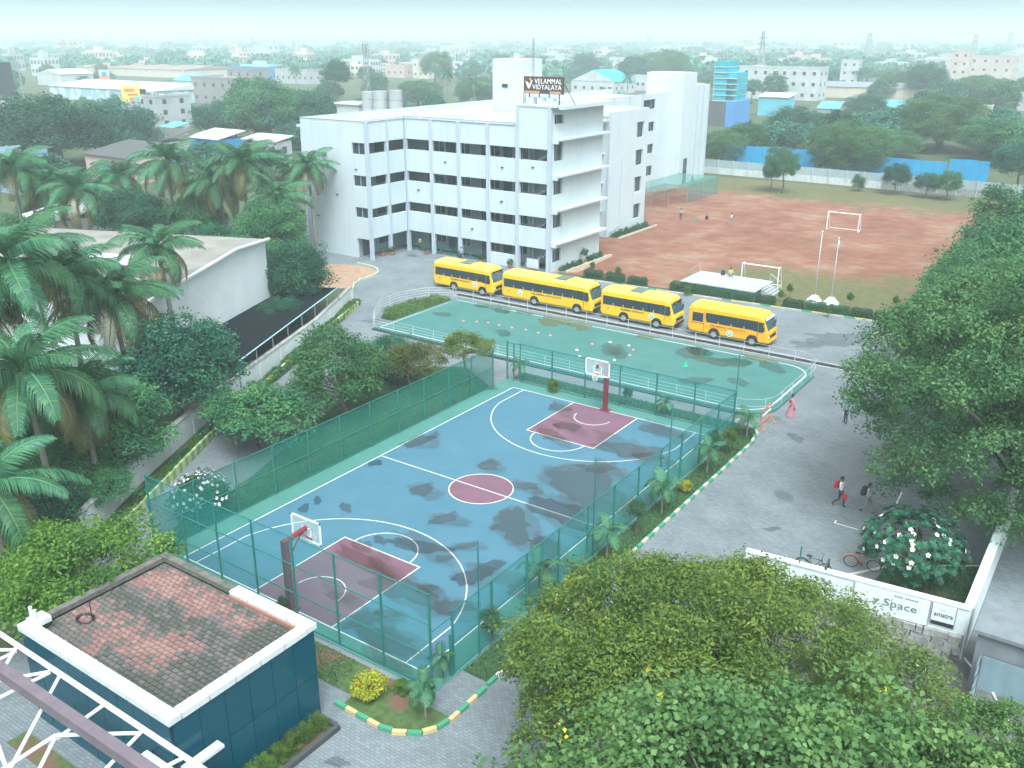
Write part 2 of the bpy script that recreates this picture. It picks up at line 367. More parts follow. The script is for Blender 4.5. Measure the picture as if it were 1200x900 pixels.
# --- palms: every frond an object of its own
def frond_mesh(name, m, L=1.0, droop=.9, pairs=58, leaflet=.27, seed=0, hang=.6, w=.0125):
    r = np.random.default_rng(seed); n = 15; pts = []; a = .35; p = np.zeros(3)
    for i in range(n):
        pts.append(p.copy()); a2 = a-droop*1.5*(i/n)**1.25; p = p+np.array([math.cos(a2), 0, math.sin(a2)])*L/n
    pts = np.array(pts); mb = MB().tube(pts, [.017*(1-.85*i/n) for i in range(n)], 4)
    V = [np.array(mb.v)]; base = len(mb.v)
    Vs, Fs, at_ = list(mb.v), [f for f in mb.f if len(f) == 4], [.95]*len(mb.v)
    for k in range(pairs):
        t = .12+.87*k/pairs; x = t*(n-1); i = min(int(x), n-2); q = pts[i]+(pts[i+1]-pts[i])*(x-i); tg = unit(pts[i+1]-pts[i])
        ll = leaflet*(.55+.9*math.sin(math.pi*min(t*.95+.08, 1))**.7)*r.uniform(.85, 1.1)*(1-.45*t)
        nrm = np.array([-tg[2], 0, tg[0]])
        for s in (-1, 1):
            d1 = unit(np.array([0, s, 0])*.85+tg*.55+nrm*.15); d2 = unit(np.array([0, s, 0])*.45+tg*.5+np.array([0, 0, -hang*r.uniform(.6, 1.5)]))
            d3 = unit(d2+np.array([0, 0, -.8*hang]))
            a0 = q; a1 = q+d1*ll*.4; a2_ = a1+d2*ll*.35; a3 = a2_+d3*ll*.25
            wv = tg*w*.5; b = len(Vs); v = r.random()
            Vs += [a0-wv*.6, a0+wv*.6, a1+wv, a1-wv, a2_+wv*.8, a2_-wv*.8, a3+wv*.1, a3-wv*.1]
            Fs += [(b, b+1, b+2, b+3), (b+3, b+2, b+4, b+5), (b+5, b+4, b+6, b+7)]; at_ += [v]*8
    return arrays_mesh(name, np.array(Vs), np.array(Fs), m, attr=np.array(at_))
FROND = [frond_mesh('frond_a', LM_PALM, droop=.95, seed=1, hang=.75), frond_mesh('frond_b', LM_PALM, droop=1.25, seed=2, hang=.95), frond_mesh('frond_c', LM_PALM, droop=.75, seed=3, hang=.6)]
FRONDY = frond_mesh('frond_old', LM_PALMY, droop=1.25, seed=4, hang=1.0)
ARECA = [frond_mesh('areca_a', LM_PALM, droop=1.25, pairs=30, leaflet=.36, seed=5, hang=.5, w=.026), frond_mesh('areca_b', LM_PALM, droop=.95, pairs=30, leaflet=.36, seed=6, hang=.45, w=.026)]
NUTS = mat('coconut_husk', (.16, .10, .05), (.10, .14, .05), rough=.7, scale=6)
def palm(label, base, H, L, n=24, lean=(0, 0), name='coconut_palm', group='coconut palms', old=4, fr=None, r0=.17, nuts=True, seed=None):
    r = random.Random(seed if seed is not None else sum(map(ord, label)) % 9999)
    t = thing(name, label, 'palm tree', tuple(base), group)
    path = [(lean[0]*(k/7)**1.6, lean[1]*(k/7)**1.6, -.1+(H+.1)*k/7) for k in range(8)]
    mb = MB().tube(path, [r0*(1.45 if k == 0 else 1.05-.035*k) for k in range(8)], 8)
    put('trunk', mb.mesh('palm_trunk', PBARK, smooth=True), t)
    top = path[-1]
    if nuts:
        nb = MB()
        for k in range(9):
            a = k*2.4; nb.ball((top[0]+.27*math.cos(a), top[1]+.27*math.sin(a), top[2]-.25-.12*(k % 3)), .13, 7, 5)
        put('coconuts', nb.mesh('coconuts', NUTS, smooth=True), t)
    for k in range(n):
        u = (k+.5)/n; el = math.radians(80-112*u**.9+r.uniform(-7, 7)); az = k*2.39996+r.uniform(-.2, .2)
        me = (fr or FROND)[k % len(fr or FROND)]
        s = L*r.uniform(.88, 1.08)*(.72 if u < .12 else 1)
        if k >= n-old: me = FRONDY if fr is None else me
        put('frond', me, t, top, (0, -el, az), (s, s, s)) if False else None
        o = put('frond', me, t, top)
        o.rotation_mode = 'XYZ'; o.matrix_local = Matrix.Translation(top) @ Matrix.Rotation(az, 4, 'Z') @ Matrix.Rotation(-(el-.35), 4, 'Y') @ Matrix.Rotation(r.uniform(-.35, .35), 4, 'X') @ Matrix.Diagonal((s, s, s, 1))
    return t
def hedge_mesh(name, l, w, h, n, m=None, leaf=.09, seed=0):
    r = np.random.default_rng(seed)
    A = np.array([l*w, l*h, l*h, w*h, w*h]); f = r.choice(5, n, p=A/A.sum()); u, v = r.random(n), r.random(n)
    P = np.zeros((n, 3)); N = np.zeros((n, 3))
    for k, (pp, nn) in enumerate(((lambda u, v: (l*(u-.5), w*(v-.5), h+0*u), (0, 0, 1)), (lambda u, v: (l*(u-.5), -w/2+0*u, h*v), (0, -1, 0)), (lambda u, v: (l*(u-.5), w/2+0*u, h*v), (0, 1, 0)),
                                  (lambda u, v: (-l/2+0*u, w*(u-.5), h*v), (-1, 0, 0)), (lambda u, v: (l/2+0*u, w*(u-.5), h*v), (1, 0, 0)))):
        q = f == k; P[q] = np.stack(pp(u[q], v[q]), 1); N[q] = nn
    P -= N*r.uniform(-.03, .12, n)[:, None]; P += .05*np.sin(P[:, [1, 2, 0]]*5+r.random(3)*6)
    e = 1-.12*(np.abs(P[:, 0]/(l/2))**6+np.abs(P[:, 1]/(w/2))**6)[:, None]*(P[:, 2:3]/h)**4; P = P*np.concatenate([e, e, e], 1)
    N = unit(N+r.normal(size=(n, 3))*.6+np.array([0, 0, .3])); D = unit(np.cross(N, r.normal(size=(n, 3))))
    L = leaf*r.uniform(.7, 1.4, n)
    me = leaf_cloud(name, P, D, N, L, L*.6, r.random(n), m or LM_HEDGE)
    return me
HEDGE = [hedge_mesh('hedge_leaves_%d' % i, 1.9, .95, .8, 2200, seed=i) for i in range(3)]
# ------------------------------------------------------------------ ground and surfaces
def ribbon(mb, pts, w, z):
    pts = [np.array(p[:2], float) for p in pts]; n = len(pts); L = []; R_ = []
    for i, p in enumerate(pts):
        t = unit(pts[min(i+1, n-1)]-pts[max(i-1, 0)]); nn = np.array([-t[1], t[0]])*w/2
        L.append((*(p+nn), z)); R_.append((*(p-nn), z))
    return mb.add(L+R_, [(i, n+i, n+i+1, i+1) for i in range(n-1)])
def sheet(name, pts, z, m):
    return MB().poly([(p[0], p[1], z) for p in pts]).build(name, m)
def arc(cx, cy, r, a0, a1, n=24): return [(cx+r*math.cos(math.radians(a0+(a1-a0)*k/n)), cy+r*math.sin(math.radians(a0+(a1-a0)*k/n))) for k in range(n+1)]

M_GROUND = mat('scrub_ground', (.040, .072, .03), (.085, .10, .05), scale=.05, rough=.95, world=True)
struct(sheet('ground', [(-4600, -4600), (4600, -4600), (4600, 4600), (-4600, 4600)], 0, M_GROUND))

def paver_mat():
    m = bpy.data.materials.new('interlocking_pavers'); m.use_nodes = True; n, l = m.node_tree.nodes, m.node_tree.links
    b = n['Principled BSDF']; b.inputs['Roughness'].default_value = .85
    g = n.new('ShaderNodeNewGeometry')
    bt = n.new('ShaderNodeTexBrick'); bt.inputs['Scale'].default_value = 1; bt.inputs['Brick Width'].default_value = .24; bt.inputs['Row Height'].default_value = .13
    bt.inputs['Mortar Size'].default_value = .008; bt.inputs['Color1'].default_value = (.150, .180, .200, 1); bt.inputs['Color2'].default_value = (.195, .230, .252, 1); bt.inputs['Mortar'].default_value = (.09, .105, .115, 1)
    nz = n.new('ShaderNodeTexNoise'); nz.inputs['Scale'].default_value = .35; nz.inputs['Detail'].default_value = 8; nz.inputs['Roughness'].default_value = .6
    r1 = n.new('ShaderNodeValToRGB'); r1.color_ramp.elements[0].position = .3; r1.color_ramp.elements[0].color = (.78, .78, .77, 1); r1.color_ramp.elements[1].position = .62; r1.color_ramp.elements[1].color = (1.08, 1.07, 1.06, 1)
    n2 = n.new('ShaderNodeTexNoise'); n2.inputs['Scale'].default_value = .16; n2.inputs['Detail'].default_value = 4
    wet = n.new('ShaderNodeMapRange'); wet.inputs['From Min'].default_value = .66; wet.inputs['From Max'].default_value = .68
    mx = n.new('ShaderNodeMix'); mx.data_type = 'RGBA'; mx.blend_type = 'MULTIPLY'; mx.inputs['Factor'].default_value = 1
    mw = n.new('ShaderNodeMix'); mw.data_type = 'RGBA'; mw.blend_type = 'MULTIPLY'; mw.inputs['B'].default_value = (.62, .64, .66, 1)
    for q in (bt, nz, n2): l.new(g.outputs['Position'], q.inputs['Vector'])
    l.new(nz.outputs['Fac'], r1.inputs['Fac']); l.new(bt.outputs['Color'], mx.inputs['A']); l.new(r1.outputs[0], mx.inputs['B'])
    l.new(n2.outputs['Fac'], wet.inputs['Value']); l.new(wet.outputs[0], mw.inputs['Factor']); l.new(mx.outputs['Result'], mw.inputs['A']); l.new(mw.outputs['Result'], b.inputs['Base Color'])
    rr = n.new('ShaderNodeMapRange'); rr.inputs['To Min'].default_value = .85; rr.inputs['To Max'].default_value = .35; l.new(wet.outputs[0], rr.inputs['Value']); l.new(rr.outputs[0], b.inputs['Roughness'])
    bp = n.new('ShaderNodeBump'); bp.inputs['Strength'].default_value = .4; bp.inputs['Distance'].default_value = .01; l.new(bt.outputs['Fac'], bp.inputs['Height']); bp.invert = True; l.new(bp.outputs[0], b.inputs['Normal'])
    MATS['pavers'] = m; return m
M_PAVER = paver_mat()
KERBLINE = [(-31.3, 22.9), (-24.3, 8.2), (-18.1, -3.8), (-13, -12.8), (-8.3, -20.8), (-5.0, -27)]
WALLLINE = [(-32.9, 23.8), (-27.8, 14.4), (-21.0, -1.6), (-16.9, -9.4), (-11.6, -18.1), (-7.5, -27)]
yard = [(27, -34), (27, 46), (13, 46), (-22.5, 44.2), (-24, 46), (-60, 46), (-60, 30), (-37, 27.2)]+KERBLINE+[(-3, -34)]
struct(sheet('paved_yard', yard, .006, M_PAVER))
M_ASPH = mat('worn_asphalt', (.065, .068, .072), (.13, .13, .125), scale=.9, rough=.9, world=True, bump=.3)
struct(sheet('street', [(16.2, -34), (48, -34), (48, -1.05), (25, -1.05), (16.2, -1.9)], .012, M_ASPH))

def field_mat():
    m = bpy.data.materials.new('red_earth_field'); m.use_nodes = True; n, l = m.node_tree.nodes, m.node_tree.links
    b = n['Principled BSDF']; b.inputs['Roughness'].default_value = .95
    g = n.new('ShaderNodeNewGeometry'); sx = n.new('ShaderNodeSeparateXYZ'); l.new(g.outputs['Position'], sx.inputs[0])
    def noise(s, d=8, sc=(1, 1, 1)):
        mp = n.new('ShaderNodeMapping'); mp.inputs['Scale'].default_value = sc; l.new(g.outputs['Position'], mp.inputs['Vector'])
        q = n.new('ShaderNodeTexNoise'); q.inputs['Scale'].default_value = s; q.inputs['Detail'].default_value = d; q.inputs['Roughness'].default_value = .62; l.new(mp.outputs[0], q.inputs['Vector']); return q.outputs['Fac']
    def math2_(a, bb):
        q = n.new('ShaderNodeMix'); q.inputs['Factor'].default_value = .42; l.new(a, q.inputs['A']); l.new(bb, q.inputs['B']); return q.outputs['Result']
    rp = n.new('ShaderNodeValToRGB'); e = rp.color_ramp.elements
    e[0].position = .38; e[0].color = (.150, .055, .033, 1); e[1].position = .62; e[1].color = (.270, .180, .122, 1); k = e.new(.5); k.color = (.225, .093, .057, 1)
    l.new(math2_(noise(.11, 10, (1, .55, 1)), noise(.45, 11, (.85, 1.1, 1))), rp.inputs['Fac'])
    def math_(op, a, bb):
        q = n.new('ShaderNodeMath'); q.operation = op
        for i, v in enumerate((a, bb)):
            if isinstance(v, (int, float)): q.inputs[i].default_value = v
            else: l.new(v, q.inputs[i])
        return q.outputs[0]
    def rng_(v, a, bb, lo=0, hi=1):
        q = n.new('ShaderNodeMapRange'); q.inputs['From Min'].default_value = a; q.inputs['From Max'].default_value = bb; q.inputs['To Min'].default_value = lo; q.inputs['To Max'].default_value = hi; l.new(v, q.inputs['Value']); return q.outputs[0]
    # grass grows along the front edge to the right, along the far wall, and thinly elsewhere
    front = math_('MULTIPLY', rng_(sx.outputs['Y'], 68, 50), rng_(sx.outputs['X'], -14, -5))
    back = rng_(sx.outputs['Y'], 100, 119); patch = noise(.09, 5)
    s = math_('ADD', math_('MULTIPLY', math_('MAXIMUM', front, back), 1.35), math_('MULTIPLY', rng_(patch, .52, .68), .45))
    gr = rng_(math_('ADD', s, math_('MULTIPLY', math_('SUBTRACT', noise(.8, 8), .5), 1.3)), .35, .75)
    gc = n.new('ShaderNodeValToRGB'); gc.color_ramp.elements[0].color = (.060, .095, .028, 1); gc.color_ramp.elements[1].color = (.12, .125, .05, 1); gc.color_ramp.elements[0].position = .35; gc.color_ramp.elements[1].position = .65; l.new(noise(1.4, 6), gc.inputs['Fac'])
    mx = n.new('ShaderNodeMix'); mx.data_type = 'RGBA'; l.new(math_('MULTIPLY', gr, .85), mx.inputs['Factor']); l.new(rp.outputs[0], mx.inputs['A']); l.new(gc.outputs[0], mx.inputs['B']); l.new(mx.outputs['Result'], b.inputs['Base Color'])
    bp = n.new('ShaderNodeBump'); bp.inputs['Strength'].default_value = .5; bp.inputs['Distance'].default_value = .06; l.new(noise(2.5, 8), bp.inputs['Height']); l.new(bp.outputs[0], b.inputs['Normal'])
    return m
struct(sheet('playing_field', [(-22.5, 45.2), (13, 46.6), (14, 122.4), (-42, 122.4), (-42, 74.2), (-27.9, 74.2), (-27.9, 63.9), (-30.9, 63.9), (-30.9, 55), (-23.9, 55)], .012, field_mat()))

def grass_mat(name, a, b_, earth, amount):
    m = bpy.data.materials.new(name); m.use_nodes = True; n, l = m.node_tree.nodes, m.node_tree.links
    b = n['Principled BSDF']; b.inputs['Roughness'].default_value = .9; g = n.new('ShaderNodeNewGeometry')
    n1 = n.new('ShaderNodeTexNoise'); n1.inputs['Scale'].default_value = 3.5; n1.inputs['Detail'].default_value = 9; n2 = n.new('ShaderNodeTexNoise'); n2.inputs['Scale'].default_value = .45; n2.inputs['Detail'].default_value = 7
    for q in (n1, n2): l.new(g.outputs['Position'], q.inputs['Vector'])
    r1 = n.new('ShaderNodeValToRGB'); r1.color_ramp.elements[0].position = .35; r1.color_ramp.elements[1].position = .65; r1.color_ramp.elements[0].color = (*a, 1); r1.color_ramp.elements[1].color = (*b_, 1); l.new(n1.outputs['Fac'], r1.inputs['Fac'])
    r2 = n.new('ShaderNodeMapRange'); r2.inputs['From Min'].default_value = .62-amount; r2.inputs['From Max'].default_value = .72-amount; l.new(n2.outputs['Fac'], r2.inputs['Value'])
    mx = n.new('ShaderNodeMix'); mx.data_type = 'RGBA'; mx.inputs['B'].default_value = (*earth, 1); l.new(r2.outputs[0], mx.inputs['Factor']); l.new(r1.outputs[0], mx.inputs['A']); l.new(mx.outputs['Result'], b.inputs['Base Color'])
    bp = n.new('ShaderNodeBump'); bp.inputs['Strength'].default_value = .8; bp.inputs['Distance'].default_value = .05; l.new(n1.outputs['Fac'], bp.inputs['Height']); l.new(bp.outputs[0], b.inputs['Normal'])
    MATS[name] = m; return m
M_LAWN = grass_mat('lawn', (.022, .068, .022), (.045, .110, .032), (.12, .085, .055), .02)
M_LAWN_DRY = grass_mat('lawn_with_bare_earth', (.045, .090, .026), (.080, .135, .036), (.150, .080, .055), .13)
M_EARTH = mat('bare_earth', (.30, .18, .12), (.40, .27, .19), scale=1.2, rough=.95, world=True)
struct(sheet('lawn_strip', [(8.75, -13.0), (10.02, -13.0), (10.02, 14.6), (9.6, 16.6), (8.8, 17.1), (-8.7, 17.1), (-8.7, 15.7), (8.75, 15.7)], .02, M_LAWN))
struct(sheet('lawn_left', [(-8.95, -15), (-8.95, 13.2), (-13.0, 15.6), (-16.5, 13.5), (-16.8, 8), (-14.5, 1), (-11.8, -6), (-10.6, -12)], .02, M_LAWN))
struct(sheet('flower_bed', [(-2.5, -15.0), (8.3, -15.0), (8.3, -15.4), (10.0, -15.4), (9.95, -16.1), (9.4, -16.8), (8.3, -17.2), (6.2, -17.2), (6.2, -16.6), (-2.5, -16.6)], .03, M_LAWN_DRY))
struct(sheet('lawn_corner', [(19.8, -.9), (24.5, -.75), (24.5, 7.5), (21, 6.6)], .02, M_LAWN))
struct(sheet('bare_earth_island', [(-47, 33.5), (-42.5, 35.4), (-39.5, 34.6), (-38.2, 32.6), (-38.5, 30), (-36.6, 27.6), (-42, 24), (-49, 29)], .02, M_EARTH))

# ------------------------------------------------------------------ basketball court
M_CGREEN = mat('court_green', (.055, .190, .165), (.07, .215, .185), scale=.8, rough=.7, world=True)
M_CBLUE = mat('court_blue', (.050, .150, .212), (.066, .168, .232), scale=.5, rough=.7, world=True, bump=.15, bscale=30)
M_CRED = mat('court_maroon', (.150, .075, .110), (.175, .09, .13), scale=.7, rough=.7, world=True)
M_LINE = mat('line_paint', (.75, .77, .78), (.62, .65, .67), scale=3, rough=.7, world=True)
M_WET = filmmat('wet_film', (.03, .035, .035), .05, .2, (.88, .79, .76), True)
M_WET2 = filmmat('wet_film_deep', (.02, .03, .035), .07, .12, (.74, .68, .67), True)
M_DRY = filmmat('drying_film', (.03, .03, .03), .04, .4, (.93, .88, .86), True)
court = MB().box(-8.95, 8.7, -14.75, 15.4, -.05, .06).build('basketball_court', M_CGREEN); struct(court)
def cpart(name, mb, m): return mb.build(name, m, court)
cpart('playing_area', MB().poly([(-7.5, -14, .064), (7.5, -14, .064), (7.5, 14, .064), (-7.5, 14, .064)]), M_CBLUE)
for s in (-1, 1):
    cpart('key_area', MB().poly([(-2.45, s*14, .068), (2.45, s*14, .068), (2.45, s*8.2, .068), (-2.45, s*8.2, .068)][::-s]), M_CRED)
cpart('centre_circle_area', MB().poly([(*p, .068) for p in arc(0, 0, 1.8, 0, 360, 40)[:-1]]), M_CRED)
Z = .073; LW = .06
mb = MB(); ribbon(mb, [(-7.5, -14), (-7.5, 14)], LW, Z); cpart('sideline', mb, M_LINE)
mb = MB(); ribbon(mb, [(7.5, -14), (7.5, 14)], LW, Z); cpart('sideline', mb, M_LINE)
mb = MB(); ribbon(mb, [(-7.5, 0), (7.5, 0)], LW, Z+.001); cpart('centre_line', mb, M_LINE)
mb = MB(); ribbon(mb, arc(0, 0, 1.8, 0, 360, 48), LW, Z+.002); cpart('centre_circle', mb, M_LINE)
for s in (-1, 1):
    mb = MB(); ribbon(mb, [(-7.5, s*14), (7.5, s*14)], LW, Z+.001); cpart('baseline', mb, M_LINE)
    mb = MB(); ribbon(mb, [(-2.45, s*14), (-2.45, s*8.2), (-2.449, s*8.2)][:2], LW, Z); ribbon(mb, [(2.45, s*14), (2.45, s*8.2)], LW, Z); ribbon(mb, [(-2.48, s*8.2), (2.48, s*8.2)], LW, Z+.003); cpart('key_line', mb, M_LINE)
    mb = MB(); ribbon(mb, arc(0, s*8.2, 1.8, 0, -s*180), LW, Z); cpart('free_throw_arc', mb, M_LINE)
    mb = MB(); ribbon(mb, arc(0, s*12.425, 1.25, 0, -s*180), LW*.9, Z); cpart('no_charge_arc', mb, M_LINE)
    a = math.degrees(math.asin(6.6/6.75)); pts = [(6.6, s*14)]+arc(0, s*12.425, 6.75, s*(-90+a) if s > 0 else 90-a, s*(-90-a) if s > 0 else 90+a, 40)+[(-6.6, s*14)]
    mb = MB(); ribbon(mb, pts, LW, Z+.002); cpart('three_point_line', mb, M_LINE)
# wet patches left by rain, outlines taken from the photograph (pixel centre, half sizes, tilt)
def blob(cx, cy, rx, ry, tilt, z, seed, n=84, rough=.26):
    r = random.Random(seed); ph = [r.uniform(0, 6.28) for _ in range(16)]; am = [rough*r.uniform(.3, 1)/(k+1)**.8 for k in range(16)]
    t = math.radians(tilt); out = []
    for i in range(n):
        a = 2*math.pi*i/n; q = 1+sum(am[k]*math.sin((k+2)*a+ph[k]) for k in range(16))
        x, y = rx*q*math.cos(a), ry*q*math.sin(a); p = at(cx+x*math.cos(t)-y*math.sin(t), cy+x*math.sin(t)+y*math.cos(t), z); out.append((p[0], p[1], z))
    return out
class Patch:
    """wet stain: soft drying rim outside, full wetness inside"""
    def __init__(s, pts): s.p = np.array(pts)
    def build(s, name, m, parent):
        c = s.p.mean(0); n = len(s.p); off = np.array(root_loc(parent)); V = np.concatenate([s.p, c+(s.p-c)*.90, c+(s.p-c)*.80, c+(s.p-c)*.02])-off
        i = np.arange(n); j = (i+1) % n; F = np.concatenate([np.stack([k*n+i, k*n+j, (k+1)*n+j, (k+1)*n+i], 1) for k in range(3)])
        q = V[F[0]]; 
        if np.cross(q[1]-q[0], q[3]-q[0])[2] < 0: F = F[:, ::-1]
        return put(name, arrays_mesh(name, V, F, m, attr=np.repeat([0., 1.0, .85, .75], n)), parent)
def tri_fan(pts): return Patch(pts)
PATCHES = [(600, 615, 26, 17, 5), (655, 600, 38, 14, 18), (690, 572, 52, 24, 12), (735, 527, 34, 10, 6), (775, 505, 24, 7, 12), (705, 548, 20, 6, -5), (640, 640, 22, 9, 20), (470, 690, 40, 16, 20), (455, 752, 34, 15, 15), (530, 712, 26, 9, 0), (500, 690, 14, 5, 0), (560, 672, 30, 10, -15), (495, 574, 15, 7, -8), (520, 608, 18, 6, -15), (425, 640, 12, 7, 0), (445, 633, 8, 5, 0), (490, 640, 34, 8, 10), (610, 690, 16, 10, 0), (600, 735, 16, 9, 20), (573, 545, 13, 6, 0), (405, 595, 8, 5, 10), (665, 500, 16, 5, 5), (645, 510, 16, 6, 10), (490, 517, 18, 6, -25), (508, 511, 9, 3, -20), (440, 543, 8, 4, 0), (372, 587, 6, 4, 0), (356, 596, 8, 4, -10), (655, 478, 13, 5, 5), (420, 655, 30, 8, 28), (445, 668, 20, 8, 40), (590, 770, 18, 7, 20), (455, 780, 26, 9, 12), (400, 700, 20, 6, 15), (545, 640, 16, 4, -10), (650, 665, 20, 7, -10), (575, 455, 8, 3, 0), (425, 727, 26, 8, -10), (520, 655, 12, 4, 0), (455, 720, 14, 6, 0), (615, 570, 16, 5, 10), (760, 535, 18, 5, 5)]
def inside(p): return -8.9 < p[0] < 8.65 and -14.7 < p[1] < 15.3
for i, (cx, cy, rx, ry, t) in enumerate(PATCHES):
    pts = [(min(max(p[0], -8.9), 8.65), min(max(p[1], -14.7), 15.35), .080+.0012*i) for p in blob(cx, cy, rx, ry, t, .08, i)]
    cpart('wet_patch', tri_fan(pts), M_WET2 if i % 5 == 1 or rx < 9 else M_WET)
    if rx > 12:
        pts = [(min(max(p[0], -8.9), 8.65), min(max(p[1], -14.7), 15.35), .140+.0012*i) for p in blob(cx+rx*.3, cy+ry*.2, rx*1.35, ry*1.3, t+15, .14, 500+i)]; cpart('drying_stain', tri_fan(pts), M_DRY)

# ------------------------------------------------------------------ court fence
M_FGREEN = mat('fence_green_paint', (.012, .135, .115), (.018, .165, .14), scale=4, rough=.5)
NET_L = filmmat('net_open', (.00, .25, .26), .27, .9)
NET_D = filmmat('net_dense', (.000, .165, .125), .56, .9)
NET_M = filmmat('net_mid', (.00, .24, .235), .42, .9)
def fence(label, a, b, h, n, net, posts=None, rails=(.12, 1.5), rail_extra=()):
    a, b = np.array([*a, .0]), np.array([*b, .0]); t = thing('court_fence', label, 'fence', tuple((a+b)/2), 'green net fences round the court')
    for k in range(n+1):
        p = a+(b-a)*k/n; MB().tube([p+(0, 0, -.05), p+(0, 0, h)], .055, 6).build('post', M_FGREEN, t)
    for z in (*rails, h-.04): MB().tube([a+(0, 0, z), b+(0, 0, z)], .03, 5).build('rail', M_FGREEN, t)
    for k in range(n):
        p, q = a+(b-a)*k/n, a+(b-a)*(k+1)/n; d = unit(q-p)*.06; nn = np.array([-d[1], d[0], 0])*.7
        MB().poly([p+d+nn+(0, 0, .08), q-d+nn+(0, 0, .08), q-d+nn+(0, 0, h-.08), p+d+nn+(0, 0, h-.08)]).build('net_panel', net, t)
    return t
fence('green shade-net fence along the left sideline of the basketball court', (-8.86, -14.6), (-8.86, 13.4), 3.0, 11, NET_D, rails=(.12, 1.5))
fence('green net fence behind the far baseline of the basketball court', (-7.75, 15.25), (8.55, 15.25), 3.0, 6, NET_L)
fence('green net fence along the right sideline of the court beside the lawn strip', (8.58, -13.4), (8.58, 15.1), 3.0, 11, NET_M)
fence('taller green net fence behind the near baseline, nearest the glass building', (-8.7, -14.64), (8.5, -14.64), 4.4, 7, NET_L, rails=(.12, 1.6, 3.0))
t = thing('court_gate', 'open green gate frame at the near right corner of the court', 'gate', (8.58, -13.9, 0))
MB().tube([(8.58, -13.52, 0), (8.58, -13.52, 2.0)], .075, 8).build('post', M_FGREEN, t); MB().tube([(8.58, -14.05, 0), (8.58, -14.05, 1.9)], .035, 6).build('stile', M_FGREEN, t); MB().tube([(8.58, -14.6, 2.75), (8.58, -13.4, 2.75)], .03, 6).build('lintel', M_FGREEN, t)
t = thing('court_gate', 'narrow green gate post pair at the far left corner of the court', 'gate', (-8.7, 15.1, 0))
MB().tube([(-8.86, 15.2, 0), (-8.86, 15.2, 3.0)], .07, 8).build('post', M_FGREEN, t); MB().tube([(-8.3, 15.22, 0), (-8.3, 15.22, 2.9)], .05, 8).build('post', M_FGREEN, t); MB().tube([(-8.86, 15.2, 2.9), (-7.75, 15.24, 2.9)], .03, 6).build('lintel', M_FGREEN, t)
for (x, y, w) in ((8.66, -11.8, 'near end'), (8.66, -2.6, 'middle'), (8.66, 5.6, 'beyond the middle'), (8.5, 15.4, 'far corner')):
    tag(MB().tube([(x, y, 0), (x, y, 5.3)], [.04, .028], 6).build('net_pole', M_FGREEN), 'thin tall net pole on the right court fence, '+w, 'pole', 'tall net poles')

# ------------------------------------------------------------------ basketball hoops
M_MAROON = mat('maroon_paint', (.20, .03, .05), (.16, .025, .04), scale=5, rough=.45)
M_WHITE = mat('white_paint', (.78, .80, .81), (.70, .73, .75), scale=2, rough=.5)
M_BOARD = filmmat('clear_backboard', (.55, .65, .68), .30, .1)
def hoop(label, s):
    t = thing('basketball_hoop', label, 'basketball hoop', (0, s*14.0, .06), 'basketball hoops')
    y = lambda v: s*v
    MB().box(-.13, .13, min(y(13.9), y(14.16)), max(y(13.9), y(14.16)), .05, 3.5).build('post', M_MAROON, t)
    MB().box(-.35, .35, min(y(13.75), y(14.3)), max(y(13.75), y(14.3)), .06, .12).build('base_plate', M_MAROON, t)
    MB().tube([(0, y(14.03), 3.42), (0, y(12.75), 3.55)], .12, 8).build('arm', M_MAROON, t)
    MB().tube([(0, y(13.9), 2.5), (0, y(13.1), 3.4)], .04, 6).build('brace', M_MAROON, t)
    MB().tube([(.4, y(12.84), 3.1), (0, y(13.1), 3.45), (-.4, y(12.84), 3.1)], .03, 5).build('stay', M_MAROON, t)
    b0 = MB().box(-.88, .88, y(12.79)-.012, y(12.79)+.012, 2.95, 3.98).build('backboard', M_BOARD, t)
    f = MB()
    for (x0, x1, z0, z1) in ((-.9, .9, 2.9, 2.97), (-.9, .9, 3.95, 4.02), (-.9, -.83, 2.9, 4.02), (.83, .9, 2.9, 4.02), (-.3, .3, 3.1, 3.14), (-.3, .3, 3.52, 3.56), (-.3, -.26, 3.1, 3.56), (.26, .3, 3.1, 3.56)): f.box(x0, x1, y(12.785)-.03, y(12.785)+.03, z0, z1)
    f.build('frame', M_WHITE, b0)
    ring = MB(); pts = [(q[0], q[1], 3.05) for q in arc(0, y(12.5), .225, 0, 360, 20)]; ring.tube(pts, .012, 5); ring.box(-.08, .08, min(y(12.74), y(12.7)), max(y(12.74), y(12.7)), 3.0, 3.12)
    ring.build('rim', mat('rim_orange', (.55, .12, .05), rough=.5), t)
    nb = MB()
    for k in range(10):
        a = k*36*math.pi/180; a2 = a+.5; nb.tube([(.225*math.cos(a), y(12.5)+.225*math.sin(a), 3.04), (.13*math.cos(a2), y(12.5)+.13*math.sin(a2), 2.65)], .008, 3); nb.tube([(.225*math.cos(a), y(12.5)+.225*math.sin(a), 3.04), (.13*math.cos(a-.5), y(12.5)+.13*math.sin(a-.5), 2.65)], .008, 3)
    nb.build('basket_net', M_WHITE, t)
hoop('maroon basketball hoop at the far baseline, below the skating rink', 1)
hoop('maroon basketball hoop at the near baseline, close to the glass building', -1)

yd = bpy.data.objects['paved_yard']; M_YWET = filmmat('yard_wet_film', (.02, .03, .03), .05, .25, (.74, .77, .79), True)
for i, (cx, cy, rx, ry, t) in enumerate(((985, 398, 46, 7, 6), (1035, 412, 16, 5, 5), (933, 513, 11, 4, 15), (395, 893, 14, 6, 0), (945, 404, 18, 4, 4), (560, 320, 9, 3, 5), (905, 620, 9, 3, 0), (700, 360, 16, 2.5, 8))):
    tri_fan([(p[0], p[1], .011+.001*i) for p in blob(cx, cy, rx, ry, t, .011, 300+i)]).build('wet_patch', M_YWET, yd)
